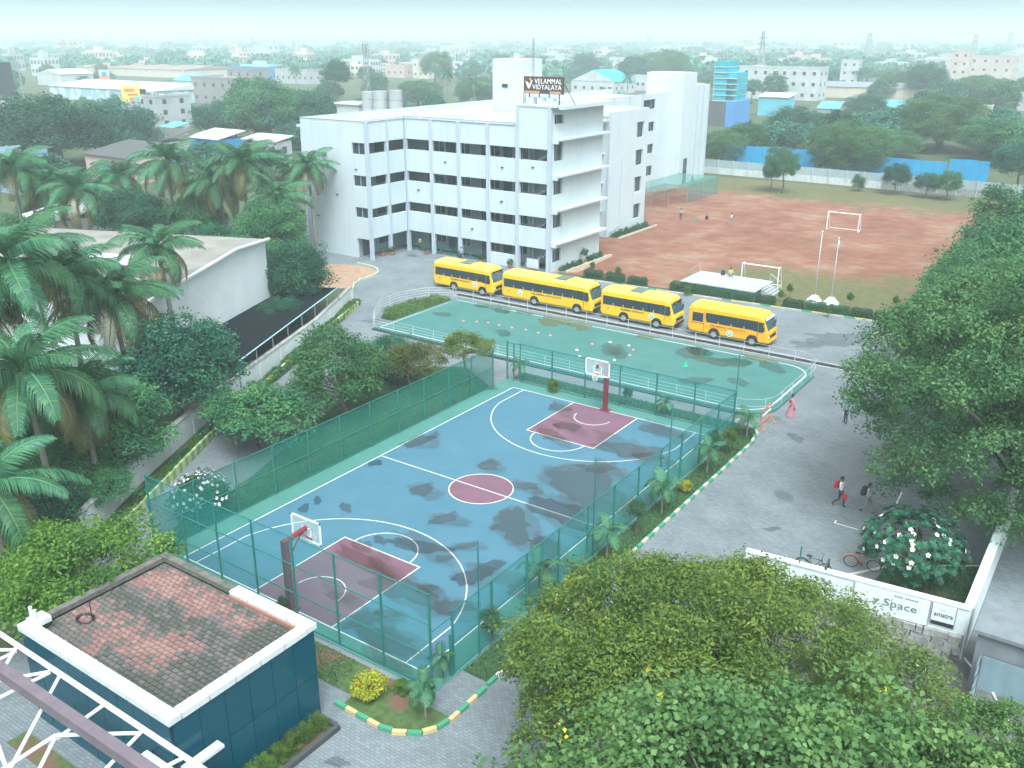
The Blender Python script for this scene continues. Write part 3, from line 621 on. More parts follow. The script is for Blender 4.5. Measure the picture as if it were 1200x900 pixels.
# ------------------------------------------------------------------ painted kerbs: every block an object
M_KG = mat('kerb_green', (.05, .30, .17), (.07, .24, .15), scale=6, rough=.8); M_KW = mat('kerb_cream', (.52, .50, .40), (.40, .38, .32), scale=5, rough=.85); M_KY = mat('kerb_yellow', (.55, .44, .20), (.45, .36, .20), scale=5, rough=.85)
def walk(pts, step):
    pts = [np.array(p, float) for p in pts]; out = []; d = 0; acc = 0.0
    for a, b in zip(pts, pts[1:]):
        L = np.linalg.norm(b-a); s = (step-acc) if out else 0.0
        while s <= L: out.append((a+(b-a)*s/L, unit(b-a))); s += step
        acc = L-(s-step)
    return out
def kerb(name, label, pts, step, w, h, mats, gap=.03):
    t = thing(name, label, 'kerb', (*pts[0], 0)); meshes = {}
    for i, (p, d) in enumerate(walk(pts, step)):
        m = mats[i % len(mats)]
        if m.name not in meshes:
            me = MB().box(-(step-gap)/2, (step-gap)/2, -w/2, w/2, -.05, h).mesh('kerb_block', m); meshes[m.name] = me
        o = put('kerb_block', meshes[m.name], t, (p[0]-pts[0][0]+random.uniform(-.006, .006), p[1]-pts[0][1], random.uniform(-.008, .008)), (0, 0, math.atan2(d[1], d[0])+random.uniform(-.008, .008)))
    return t
kerb('painted_kerb', 'green and cream kerb blocks along the lawn strip right of the court', [(10.1, -12.9), (10.1, 14.4), (9.8, 16.2), (9.2, 17.2)], .62, .16, .15, (M_KG, M_KW))
kerb('painted_kerb', 'green and yellow kerb blocks curving round the planted bed at the near court corner', [(6.25, -17.3), (8.3, -17.32), (9.0, -17.15), (9.6, -16.8), (10.0, -16.2), (10.15, -15.4), (10.15, -13.2)], .56, .17, .17, (M_KG, M_KY))
kerb('painted_kerb', 'green and cream kerb blocks between the road and the field hedge', [(-20.3, 44.05), (-10, 44.6), (10, 45.9)], .95, .16, .13, (M_KW, M_KG, M_KY, M_KW))
kerb('painted_kerb', 'pale green kerb blocks round the bare earth island by the school', [(-43.0, 35.5), (-41, 35.3), (-39.6, 34.7), (-38.5, 33.6), (-38.0, 32.4), (-38.0, 30.5), (-37.2, 28.6), (-36, 27.2)], .75, .16, .25, (mat('kerb_pale_green', (.40, .52, .40), rough=.85), M_KW))
t = MB(); ribbon(t, [(8.7, -14.75), (8.7, -13.2)], .1, .02)
struct(sheet('entrance_walk', [(8.66, -15.25), (10.06, -15.25), (10.06, -13.15), (8.66, -13.15)], .035, M_PAVER))
# low striped wall along the drive
M_SG = mat('stripe_green', (.16, .34, .13), (.22, .38, .16), scale=4, rough=.8); M_SY = mat('stripe_yellow', (.50, .52, .28), (.42, .45, .25), scale=4, rough=.8)
kerb('striped_kerb_wall', 'low wall striped green and pale yellow along the left driveway', KERBLINE[:5], .42, .16, .55, (M_SY, M_SG), 0.0)
# ------------------------------------------------------------------ skating rink
M_RINK = mat('rink_green', (.042, .155, .145), (.055, .185, .170), scale=.5, rough=.55, world=True, bump=.1, bscale=10)
RX0, RX1, RY0, RY1 = -25.4, 9.5, 18.75, 30.4
def rr(x0, x1, y0, y1, r):
    return [(x0, y0)]+arc(x1-r, y0+r, r, -90, 0, 8)+arc(x1-r, y1-r, r, 0, 90, 8)+[(x0, y1)]
rink = MB().prism(rr(RX0, RX1, RY0, RY1, 2.2), -.05, .16).build('skating_rink', [M_RINK]); struct(rink)
mb = MB(); ribbon(mb, rr(RX0+.35, RX1-.5, RY0+.45, RY1-.55, 2.0)+[(RX0+.35, RY0+.45)], .09, .166); mb.build('border_line', M_LINE, rink)
M_RWET = filmmat('rink_wet_film', (.02, .03, .03), .05, .15, (.66, .74, .73), True)
M_DIRTFILM = filmmat('muddy_puddle', (.20, .22, .12), .45, .15, (.75, .8, .75))
for i, (cx, cy, rx, ry, t, k) in enumerate(((518, 368, 11, 3, 2, 0), (650, 376, 20, 6, 6, 1), (680, 382, 12, 5, 6, 1), (587, 363, 12, 4, 8, 0), (720, 411, 17, 8, 6, 0), (758, 391, 16, 5, 8, 1), (812, 413, 24, 6, 4, 0), (850, 424, 30, 6, 4, 0), (865, 447, 11, 5, 5, 0), (567, 358, 10, 3, 5, 0), (590, 390, 9, 4, 0, 0), (890, 418, 26, 4, 10, 1), (815, 446, 18, 5, 5, 0), (905, 430, 16, 5, 12, 0), (615, 366, 10, 2.5, 8, 0), (818, 411, 16, 4, 4, 0), (720, 411, 9, 4, 6, 0))):
    pts = blob(cx, cy, rx, ry, t, .175+.002*i, 100+i); pts = [(min(max(p[0], RX0+.1), RX1-.3), min(max(p[1], RY0+.1), RY1-.15), p[2]) for p in pts]
    tri_fan(pts).build('puddle', M_DIRTFILM if k else M_RWET, rink)
M_RAIL = mat('rail_white', (.50, .56, .57), rough=.5); M_RAILP = mat('rail_post_grey', (.42, .50, .50), rough=.5)
def railing(label, pts, n, zs=(.28, .52, .76, 1.02), z0=0.0):
    t = thing('pipe_railing', label, 'railing', (*pts[0][:2], z0), 'white pipe railings of the rink')
    for z in zs: MB().tube([(p[0], p[1], z0+z) for p in pts], .012, 5).build('rail', M_RAIL, t)
    L = sum(np.linalg.norm(np.array(b)-np.array(a)) for a, b in zip(pts, pts[1:]))
    me = None
    for p, d in walk(pts, L/n-.001):
        if me is None: me = MB().tube([(0, 0, -.1), (0, 0, 1.02)], .028, 5).mesh('rail_post', M_RAILP)
        put('rail_post', me, t, (p[0]-pts[0][0], p[1]-pts[0][1], 0))
railing('white pipe railing along the near side of the green rink', [(RX0, RY0+.12), (RX1-2.2, RY0+.12)], 15, z0=.0)
railing('white pipe railing round the right end of the green rink', arc(RX1-2.3, RY0+2.3, 2.2, -90, 0, 6)+[(RX1-.1, RY1-1.8)]+arc(RX1-2.3, RY1-1.6, 2.2, 0, 90, 6), 7, (.55, 1.05))
railing('white pipe railing between the rink and the parked buses', [(RX1-2.3, RY1+.6), (-25.9, RY1+.45)], 16, (.55, 1.0))
railing('white pipe railing bending round the clipped green strip left of the rink', [(-26.1, RY1+.3), (-28.2, 29.2), (-29.2, 26.5), (-28.9, 23.5), (-27.0, 20.6), (-25.6, 18.95)], 6)
MB().box(RX0-.05, RX1-1.2, RY0-.22, RY0-.02, -.05, .10).build('dark_skirting', mat('skirting_dark', (.035, .045, .05), rough=.8), rink)
# clipped strip of low plants left of the rink
struct(sheet('planting_bed', [(-28.9, 26.4), (-27.9, 29.2), (-25.9, 30.2), (-25.55, 30.1), (-25.55, 21.5), (-26.8, 21.3), (-28.6, 23.5)], .02, M_LAWN))
for i in range(9):
    y = 21.9+i*.95; x1 = -25.75; x0 = -27.1 if i < 2 else (-28.5 if i < 7 else -27.9)
    me = hedge_mesh('strip_leaves', x1-x0, .6, .35, 750, LM_YG, seed=50+i)
    t = thing('clipped_plant_row', 'row of low clipped green plants left of the rink, %s from the near rail' % ('first second third fourth fifth sixth seventh eighth ninth'.split()[i]), 'plant row', ((x0+x1)/2, y, .02), 'clipped plant rows')
    put('leaves', me, t)
# drain channel with gratings between the rink and the road
M_CONC = mat('concrete_edge', (.36, .38, .39), (.27, .29, .30), scale=2, rough=.9, world=True); M_GRATE = mat('drain_grating', (.05, .055, .06), (.10, .105, .11), scale=6, rough=.6, metal=.5)
drain = thing('drain_channel', 'long dark drain grating strip between the rink and the buses', 'drain', (-8, 31.9, 0))
for y0, y1, m, nme in ((31.25, 31.45, M_CONC, 'edge_strip'), (32.15, 32.35, M_CONC, 'edge_strip')): MB().box(-26.5, 14, y0, y1, -.05, .05).build(nme, m, drain)
gm = MB().box(-.94, .94, -.34, .34, 0, .02)
for k in range(9): gm.box(-.94, .94, -.32+.08*k-.012, -.32+.08*k+.012, .02, .035)
gme = gm.mesh('grating', M_GRATE)
for k in range(21): put('grating', gme, drain, (-26.5+.97+k*1.93+8, -.08, .006))
# training markers on the rink
mk = [(543, 376, 0), (559, 377, 0), (572, 378, 0), (585, 381, 0), (600, 384, 0), (616, 386.5, 0), (631, 390, 0), (645, 393, 0), (694, 403, 0), (676, 410, 1), (679, 417.5, 1), (715, 401, 1), (737, 405, 1), (742, 410, 0), (738, 416, 0), (699, 425, 0), (720, 422, 1), (665, 468, 2)]
MKM = (mat('marker_pink', (.75, .22, .22), rough=.6), mat('marker_cream', (.80, .72, .50), rough=.6), mat('marker_white', (.75, .78, .78), rough=.6)); MKN = ('pink', 'cream', 'white')
mkme = []
for m in MKM: mkme.append(MB().cyl((0, 0), .13, 0, .07, 12, .05).mesh('marker_cone', m))
mkc = [0, 0, 0]
for (px, py, k) in sorted(mk[:-1]):
    mkc[k] += 1; p = at(px, py, .17); tag(put('marker_cone', mkme[k], None, (p[0], p[1], .17)), 'small %s disc marker on the green rink, %s %s one from the left' % (MKN[k], ordinal(mkc[k]), MKN[k]), 'marker', 'disc markers on the rink, '+MKN[k])
p = at(803.5, 429, .17)
tag(MB().box(p[0]-.14, p[0]+.14, p[1]-.14, p[1]+.14, .17, .19).cyl((p[0], p[1]), .1, .19, .55, 10, .02).build('traffic_cone', mat('cone_green', (.02, .55, .30), rough=.5)), 'bright green cone standing on the rink', 'cone')

# ------------------------------------------------------------------ school building
M_WALL = mat('school_white', (.47, .555, .59), (.52, .60, .63), scale=.25, rough=.8, streak=.12, world=True, bump=.05, bscale=20)
M_COLM = mat('school_column_blue', (.38, .45, .52), (.42, .49, .56), scale=1, rough=.7)
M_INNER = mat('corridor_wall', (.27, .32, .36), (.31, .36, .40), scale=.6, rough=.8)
M_GLASSD = glassmat('dark_glass', (.035, .055, .07), .1)
M_ROOF = mat('roof_white', (.50, .57, .59), (.42, .49, .51), scale=.3, rough=.85, world=True)
M_SLABE = mat('sunshade_white', (.50, .58, .61), (.45, .53, .56), scale=1, rough=.8)
S = thing('school_building', 'large white four-storey school with blue-grey columns and open corridors', 'school', (-38, 60, 0))
def sp(name, mb, m): return mb.build(name, m, S)
ROWS = ((2.4, 4.65), (5.7, 8.12), (9.2, 11.62), (12.78, 15.0))
FX = (-43.4, -39.63, -35.75, -31.8, -27.9)
CW = .34
for i in range(4):                                  # front facade
    for (z0, z1) in ROWS: sp('spandrel', MB().box(FX[i]+CW/2, FX[i+1]-CW/2, 44.3, 44.55, z0, z1), M_WALL)
for x in FX[:-1]: sp('column', MB().box(x-CW/2, x+CW/2, 44.16, 44.6, 0, 15.02), M_COLM)
sp('column', MB().box(-28.1, -27.72, 44.12, 44.6, 0, 17.0), M_COLM)
sp('column', MB().box(-24.18, -23.83, 44.12, 44.62, 0, 17.0), M_COLM)
for (z0, z1) in ((2.5, 4.65), (5.8, 8.12), (9.3, 11.6), (12.78, 16.9)): sp('spandrel', MB().box(-27.72, -24.18, 44.26, 44.5, z0, z1), M_WALL)
LYS = (38.0, 41.15, 44.16)
for i in range(2):                                  # right face of the left wing
    for (z0, z1) in ROWS: sp('spandrel', MB().box(-43.55, -43.3, LYS[i]+.15, LYS[i+1]-.15, z0, z1), M_WALL)
sp('column', MB().box(-43.6, -43.18, 37.9, 38.2, 0, 15.02), M_COLM); sp('column', MB().box(-43.6, -43.18, 41.0, 41.3, 0, 15.02), M_COLM)
# front wall of the left wing, with the window bay at its corner
sp('wall', MB().box(-53.4, -45.6, 38.0, 38.3, 0, 15.0), M_WALL)
for (z0, z1) in ((2.25, 4.6), (5.75, 8.05), (9.25, 11.5), (12.75, 15.0)): sp('spandrel', MB().box(-45.6, -43.6, 38.003, 38.28, z0, z1), M_WALL)
for z0, z1 in ((4.6, 5.75), (8.05, 9.25), (11.5, 12.75)):
    w = sp('window', MB().box(-45.6, -43.7, 38.2, 38.25, z0, z1), M_GLASSD); MB().box(-44.7, -44.62, 38.14, 38.2, z0, z1).box(-45.6, -43.7, 38.14, 38.2, z0, z0+.06).build('frame', M_INNER, w)
# corridors: floors, back walls, doors and windows
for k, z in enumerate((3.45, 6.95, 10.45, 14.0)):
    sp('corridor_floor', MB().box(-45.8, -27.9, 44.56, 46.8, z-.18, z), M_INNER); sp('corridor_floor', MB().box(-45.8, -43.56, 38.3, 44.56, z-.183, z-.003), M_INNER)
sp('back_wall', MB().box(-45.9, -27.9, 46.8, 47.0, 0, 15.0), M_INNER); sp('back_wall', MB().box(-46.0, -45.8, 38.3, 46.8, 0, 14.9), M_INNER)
dm = MB().box(-.55, .55, -.06, 0, 0, 2.1).mesh('door', mat('door_dark', (.06, .075, .085), (.09, .10, .11), scale=3, rough=.6)); wm = MB().box(-.75, .75, -.05, 0, .95, 2.1).mesh('window', M_GLASSD); wf = MB().box(-.79, -.72, -.09, -.05, .9, 2.15).box(.72, .79, -.09, -.05, .9, 2.15).box(-.03, .03, -.09, -.05, .9, 2.15).mesh('frame', M_WHITE)
for z in (.02, 3.45, 6.95, 10.45):
    for i in range(4):
        xc = (FX[i]+FX[i+1])/2
        put('door', dm, S, (xc-1.1+38 if i % 2 else xc-.2+38, 46.8-60, z)); w = put('window', wm, S, (xc+.9+38 if i % 2 else xc+1.1+38, 46.8-60, z)); put('frame', wf, w)
    for y in (39.6, 42.6):
        put('door' if y < 40 else 'window', dm if y < 40 else wm, S, (-45.8+38, y-60, z), (0, 0, math.radians(90)))
# stair block
sp('wall', MB().box(-24.15, -23.9, 44.62, 45.0, 0, 16.9), M_WALL); sp('wall', MB().box(-24.15, -23.9, 46.75, 55.0, 0, 16.9), M_WALL)
WZ = ((.9, 2.35), (4.6, 6.1), (8.1, 9.7), (11.55, 13.4), (15.25, 16.15))
zz = 0
for (z0, z1) in WZ+((16.9, 16.9),):
    if z0 > zz: sp('spandrel', MB().box(-24.15, -23.905, 45.0, 46.75, zz, z0), M_WALL)
    if z1 > z0:
        w = sp('window', MB().box(-24.3, -24.25, 45.0, 46.75, z0, z1), M_GLASSD); MB().box(-24.24, -24.18, 45.8, 45.87, z0, z1).build('frame', M_INNER, w)
    zz = z1
sp('wall', MB().box(-31, -24.16, 54.75, 54.98, 0, 16.9), M_WALL); sp('wall', MB().box(-27.88, -27.7, 47, 54.7, 0, 16.9), M_WALL)
for z in (3.2, 6.7, 10.2, 13.85): sp('sunshade', MB().box(-23.9, -23.0, 44.9, 55.2, z-.2, z).box(-23.9, -23.3, 44.62, 44.9, z-.5, z-.01), M_SLABE)
sp('stair_roof', MB().box(-28.0, -23.2, 44.2, 55.2, 16.9, 17.1), M_ROOF)
sp('sunshade', MB().box(-23.19, -22.7, 44.6, 55.2, 16.72, 17.12), M_SLABE)
sp('parapet', MB().box(-28.0, -25.6, 52.6, 55.0, 17.1, 17.5), M_WALL)
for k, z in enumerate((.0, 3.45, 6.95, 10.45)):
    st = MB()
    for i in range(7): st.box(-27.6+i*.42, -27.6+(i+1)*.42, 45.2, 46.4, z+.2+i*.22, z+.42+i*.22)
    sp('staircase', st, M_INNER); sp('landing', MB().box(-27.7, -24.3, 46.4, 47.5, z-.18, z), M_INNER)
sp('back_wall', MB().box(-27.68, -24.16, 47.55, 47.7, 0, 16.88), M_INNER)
sp('notice_board', MB().box(-26.6, -25.0, 44.05, 44.12, .25, 1.35), M_INNER); sp('notice_sheet', MB().box(-26.5, -25.1, 44.02, 44.05, .35, 1.28), M_SLABE)
sp('half_wall', MB().box(-31.6, -28.1, 44.35, 44.55, 0, 1.35), M_WALL)
# body behind the corridors, roof and parapets
sp('wall', MB().box(-53.4, -53.1, 38.3, 110, 0, 14.99), M_WALL)
sp('roof', MB().prism([(-53.1, 38.3), (-43.56, 38.3), (-43.56, 44.56), (-28.12, 44.56), (-28.12, 63.8), (-53.1, 63.8)], 14.05, 14.25), M_ROOF)
sp('roof', MB().box(-53.1, -42.1, 63.8, 108.8, 14.05, 14.25), M_ROOF)
sp('wall', MB().box(-31.2, -31.0, 55.0, 64.0, 0, 15.0), M_WALL)
for z in (3.3, 6.8, 10.3): sp('ledge', MB().box(-31.0, -28.6, 63.2, 64.0, z-.15, z), M_SLABE)
sp('parapet', MB().box(-43.0, -28.2, 56.4, 56.6, 14.25, 15.1).box(-43.2, -43.0, 44.6, 56.6, 14.25, 14.9), M_WALL)
# second block
sp('wall', MB().box(-31.0, -28.0, 64.0, 64.25, 0, 15.1), M_WALL)
sp('wall', MB().box(-28.25, -28.0, 64.25, 70.95, 0, 15.1), M_WALL); sp('wall', MB().box(-28.25, -28.0, 73.0, 74.2, 0, 15.1), M_WALL)
zz = 0
for (z0, z1) in ((1.2, 3.1), (4.65, 6.6), (8.05, 10.0), (11.55, 13.45), (15.1, 15.1)):
    sp('spandrel', MB().box(-28.25, -28.003, 70.95, 73.0, zz, z0), M_WALL)
    if z1 > z0: w = sp('window', MB().box(-28.4, -28.32, 70.95, 73.0, z0, z1), M_GLASSD); MB().box(-28.31, -28.2, 71.55, 71.62, z0, z1).box(-28.31, -28.2, 70.95, 71.5, z0, z1).build('frame', M_INNER, w)
    zz = z1
sp('wall', MB().box(-42, -28.26, 74.0, 74.2, 0, 15.09), M_WALL); sp('roof', MB().box(-42, -28.2, 63.82, 74.0, 14.6, 14.75), M_ROOF)
sp('corner_trim', MB().box(-28.12, -27.95, 63.9, 64.06, 0, 15.13), M_COLM)
# far wing and the end tower
sp('wall', MB().box(-42.2, -42.0, 74.2, 99.6, 0, 15.0), M_WALL); sp('wall', MB().box(-42.2, -42.0, 104.2, 109, 0, 15.0), M_WALL)
zz = 0
for (z0, z1) in ((2.0, 3.6), (5.6, 7.1), (9.1, 10.6), (12.6, 14.1), (15, 15)):
    sp('spandrel', MB().box(-42.2, -42.003, 99.6, 104.2, zz, z0), M_WALL)
    if z1 > z0: sp('window', MB().box(-42.4, -42.35, 99.6, 104.2, z0, z1), M_GLASSD)
    zz = z1
for y in (77, 81, 85, 90, 95, 99.5): sp('pilaster', MB().box(-42.0, -41.8, y-.2, y+.2, 0, 15.02), M_COLM)
sp('tower_wall', MB().box(-46.2, -39.4, 109.0, 114.0, 0, 18.0), M_WALL)
sp('tower_wall', MB().box(-46.2, -39.4, 114.0, 119.4, 0, 15.9), M_WALL)
for y in (114.6, 116.9, 119.2): sp('pilaster', MB().box(-39.4, -39.25, y-.18, y+.18, 0, 15.92), M_COLM)
sp('door', MB().box(-39.38, -39.33, 110.6, 112.0, 0, 4.2), M_GLASSD)
# roof features
sp('lift_tower', MB().box(-40.3, -35.9, 57.0, 61.0, 14.25, 21.1), M_WALL)
sp('lift_tower', MB().box(-35.9, -35.2, 57.6, 60.6, 14.25, 19.0), M_WALL)
sp('vent', MB().box(-38.9, -38.1, 56.9, 57.0, 17.9, 18.3), M_GLASSD)
sp('roof_block', MB().box(-34.8, -33.0, 56.0, 58.5, 14.25, 18.6), M_WALL)
sp('parapet', MB().box(-53.4, -53.1, 38.3, 108, 14.99, 15.05), M_COLM)
for x in (-27.0, -25.9, -24.6): sp('roof_block', MB().box(x-.3, x+.3, 45.2, 46.0, 17.1, 17.75), M_WALL)
sp('vent_slab', MB().box(-25.6, -23.4, 45.4, 48.5, 17.1, 17.45), M_WALL)
sp('gutter_trim', MB().box(-43.4, -28.12, 44.2, 44.6, 15.003, 15.07).box(-43.6, -43.2, 38.0, 44.2, 15.003, 15.07).box(-53.4, -43.6, 37.95, 38.3, 15.003, 15.07), M_COLM)
# the sign on the roof
M_SIGN = mat('sign_maroon_grey', (.075, .045, .05), (.095, .06, .062), scale=2, rough=.6); M_LET = mat('sign_letter_white', (.85, .86, .86), rough=.5)
t = thing('roof_sign', 'dark rooftop name board reading VELAMMAL VIDYALAYA in white letters', 'sign', (-25.4, 45.2, 17.1))
MB().box(-27.8, -23.0, 45.15, 45.25, 18.15, 19.8).build('board', M_SIGN, t)
for x in (-27.2, -26.0, -24.8, -23.6): MB().box(x-.05, x+.05, 45.26, 45.34, 17.1, 19.5).build('post', M_GRATE, t)
MB().tube([(-23.2, 45.3, 19.4), (-22.6, 46.8, 17.1)], .04, 5).build('stay', M_GRATE, t)
for s, x, z, sz in (('VELAMMAL', -24.85, 19.33, .66), ('VIDYALAYA', -25.0, 18.77, .66)):
    me = text_mesh(s, sz*.92, M_LET, .015, .0, spacing=1.1); put('lettering', me, t, (x+25.4, 45.13-45.2, z-17.1), (math.radians(90), 0, 0), (1, 1.12, 1))
MB().yprism([(-27.6, 19.35), (-27.25, 19.2), (-27.15, 18.95), (-26.85, 19.45), (-26.72, 19.4), (-27.1, 18.62), (-27.25, 18.62)], 45.11, 45.15).build('emblem', M_LET, t)
MB().ycyl((-27.0, 19.52), .13, 45.11, 45.15, 12).build('emblem', mat('emblem_orange', (.75, .28, .10), rough=.5), t)
for x0, x1 in ((-27.75, -25.85), (-24.65, -23.35)): MB().box(x0, x1, 45.12, 45.15, 18.2, 18.4).build('caption_strip', mat('caption_orange', (.55, .30, .15), rough=.6), t)
# lattice mast beside the sign
def lattice(name, label, base, H, w, m, cat='mast', step=1.2, group=None, r=.03, w2=None, arms=()):
    t = thing(name, label, cat, tuple(base), group); b = np.array(base); mb = MB(); w2 = w2 or w*.25
    q = lambda z: w+(w2-w)*z/H
    cs = [(1, 1), (-1, 1), (-1, -1), (1, -1)]
    for c in cs: mb.tube([b+(c[0]*w, c[1]*w, 0), b+(c[0]*w2, c[1]*w2, H)], r, 4)
    z = 0; k = 0
    while z+step <= H+.01:
        for i in range(4):
            a, c = cs[i], cs[(i+1) % 4]; p0, p1 = (a, c) if k % 2 else (c, a)
            mb.tube([b+(p0[0]*q(z), p0[1]*q(z), z), b+(p1[0]*q(z+step), p1[1]*q(z+step), z+step)], r*.6, 3)
        z += step; k += 1
    mb.build('lattice', m, t)
    for z, l in arms: MB().tube([b+(-l, 0, z), b+(0, 0, z+l*.25), b+(l, 0, z)], r*1.3, 4).build('cross_arm', m, t)
    return t
M_STEEL = mat('galvanised_steel', (.30, .33, .35), (.24, .27, .29), scale=3, rough=.5, metal=.3)
lattice('roof_mast', 'thin lattice mast on the school roof behind the name board', (-31.2, 52, 14.25), 9.2, .22, M_STEEL, step=.55, r=.02)
for (x, y, z0, z1) in ((-27.97, 67.3, 1.0, 9.5), (-27.97, 70.2, .4, 1.0)): sp('drain_pipe', MB().tube([(x, y, z0), (x, y, z1)], .05, 6), M_COLM)
sp('drain_pipe', MB().tube([(-27.96, 67.3, 1.0), (-27.96, 64.6, .5)], .04, 5), M_COLM)
for (x, z) in ((-37.6, 10.6), (-30.0, 7.0), (-29.9, 10.6), (-34.0, 3.6), (-26.0, 10.9), (-41.6, 7.2)): sp('spout', MB().box(x-.12, x+.12, 44.16, 44.3, z-.06, z+.06), M_GRATE)
for (x, z) in ((-49.5, 10.2), (-51.5, 4.2), (-48.2, 6.9), (-45.1, 9.9)): sp('spout', MB().box(x-.15, x+.15, 37.9, 38.0, z-.05, z+.05), M_GRATE)
for x in FX[1:4]: sp('downpipe', MB().tube([(x+.24, 44.22, .2), (x+.24, 44.22, 15)], .05, 6), M_WALL)
# small white annex behind the left end
t = thing('annex_building', 'small plain white annex behind the left end of the school', 'building', (-58, 47, 0))
MB().box(-60, -53.45, 44, 50, 0, 13.2).build('wall', M_WALL, t); MB().box(-60.3, -53.45, 43.7, 50.3, 13.2, 13.5).build('roof', M_ROOF, t)
MB().cyl((-56.5, 47), .5, 13.5, 14.3).build('water_tank', M_WHITE, t)
# beds of shrubs, pots and a fence at the foot of the school
struct(sheet('shrub_bed', [(-23.9, 44.8), (-21.5, 46.2), (-22.2, 55.5), (-23.9, 55.5)], .02, M_EARTH))
MB().box(-22.6, -22.4, 45.6, 55.4, 0, .2).build('bed_kerb', M_KW); tag(bpy.data.objects['bed_kerb'], 'pale kerb edging the shrub bed beside the stair block', 'kerb')
for i in range(8): 
    o = ('first second third fourth fifth sixth seventh eighth'.split()[i])
    tree('bed_shrub', 'low clipped shrub along the stair block wall, %s from the front corner' % o, 'shrub', (-23.2, 46.0+i*1.15, 0), .7+(1.0 if i == 4 else 0), .55, 'shrub', 'shrubs beside the stair block')
for i in range(6):
    o = ('first second third fourth fifth sixth'.split()[i])
    tree('bed_shrub', 'round green shrub at the foot of the second white block, %s from its front corner' % o, 'shrub', (-27.2, 65.0+i*1.6, 0), .8, .75, 'shrub', 'shrubs at the second block')
MB().box(-26.3, -26.1, 64, 74.5, 0, .2).build('bed_kerb', M_KW); tag(bpy.data.objects['bed_kerb.001'], 'pale kerb edging the shrubs at the second white block', 'kerb')
M_TERRA = mat('terracotta', (.36, .13, .07), (.28, .11, .07), scale=5, rough=.8)
for i, (px, py) in enumerate(((570, 307), (602, 313), (459, 299), (449, 300), (504, 297), (545, 303))):
    p = at(px, py); t = thing('potted_plant', 'terracotta pot with a small plant by the school arcade, %s from the left' % ('fifth', 'sixth', 'second', 'first', 'third', 'fourth')[i], 'potted plant', (p[0], min(p[1], 43.7) if px > 475 else p[1], 0), 'potted plants at the arcade')
    put('pot', MB().cyl((0, 0), .2, 0, .45, 10, .3).mesh('pot', M_TERRA), t); put('leaves', LIB['shrub'][0], t, (0, 0, .7), (0, 0, i), (.42,)*3)
t = thing('arcade_railing', 'dark green low railing along the school arcade', 'railing', (-37.7, 44.9, 0))
for z in (.3, .6, .9): MB().box(-43.2, -32.0, 44.75, 44.8, z, z+.05).build('rail', M_FGREEN, t)
for k in range(9): MB().box(-43.2+k*1.4, -43.14+k*1.4, 44.74, 44.81, 0, .95).build('post', M_FGREEN, t)
# ------------------------------------------------------------------ buses
M_BUS = mat('bus_yellow', (.80, .50, .015), (.74, .45, .02), scale=1.5, rough=.35, spec=.5)
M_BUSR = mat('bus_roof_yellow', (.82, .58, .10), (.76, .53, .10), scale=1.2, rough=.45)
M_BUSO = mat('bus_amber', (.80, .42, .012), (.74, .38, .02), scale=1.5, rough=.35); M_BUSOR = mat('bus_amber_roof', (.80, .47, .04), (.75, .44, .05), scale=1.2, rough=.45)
M_BGLASS = glassmat('bus_glass', (.02, .035, .045), .08); M_SCREEN = glassmat('windscreen_glass', (.05, .10, .12), .05, 1.0)
M_TYRE = mat('tyre_rubber', (.02, .02, .022), rough=.8); M_RIM = mat('wheel_rim_grey', (.40, .42, .43), (.28, .29, .30), scale=8, rough=.5, metal=.4)
M_BLACK = mat('black_trim', (.02, .021, .023), rough=.5); M_MARK = mat('bus_lettering_dark', (.05, .04, .02), rough=.6); M_MARKR = mat('bus_lettering_red', (.45, .03, .04), rough=.6)
M_LAMP = mat('headlamp_lens', (.70, .74, .76), rough=.1); M_RED = mat('tail_lamp_red', (.50, .02, .02), rough=.3); M_HATCH = mat('roof_hatch_grey', (.10, .14, .14), (.13, .17, .17), scale=4, rough=.6)
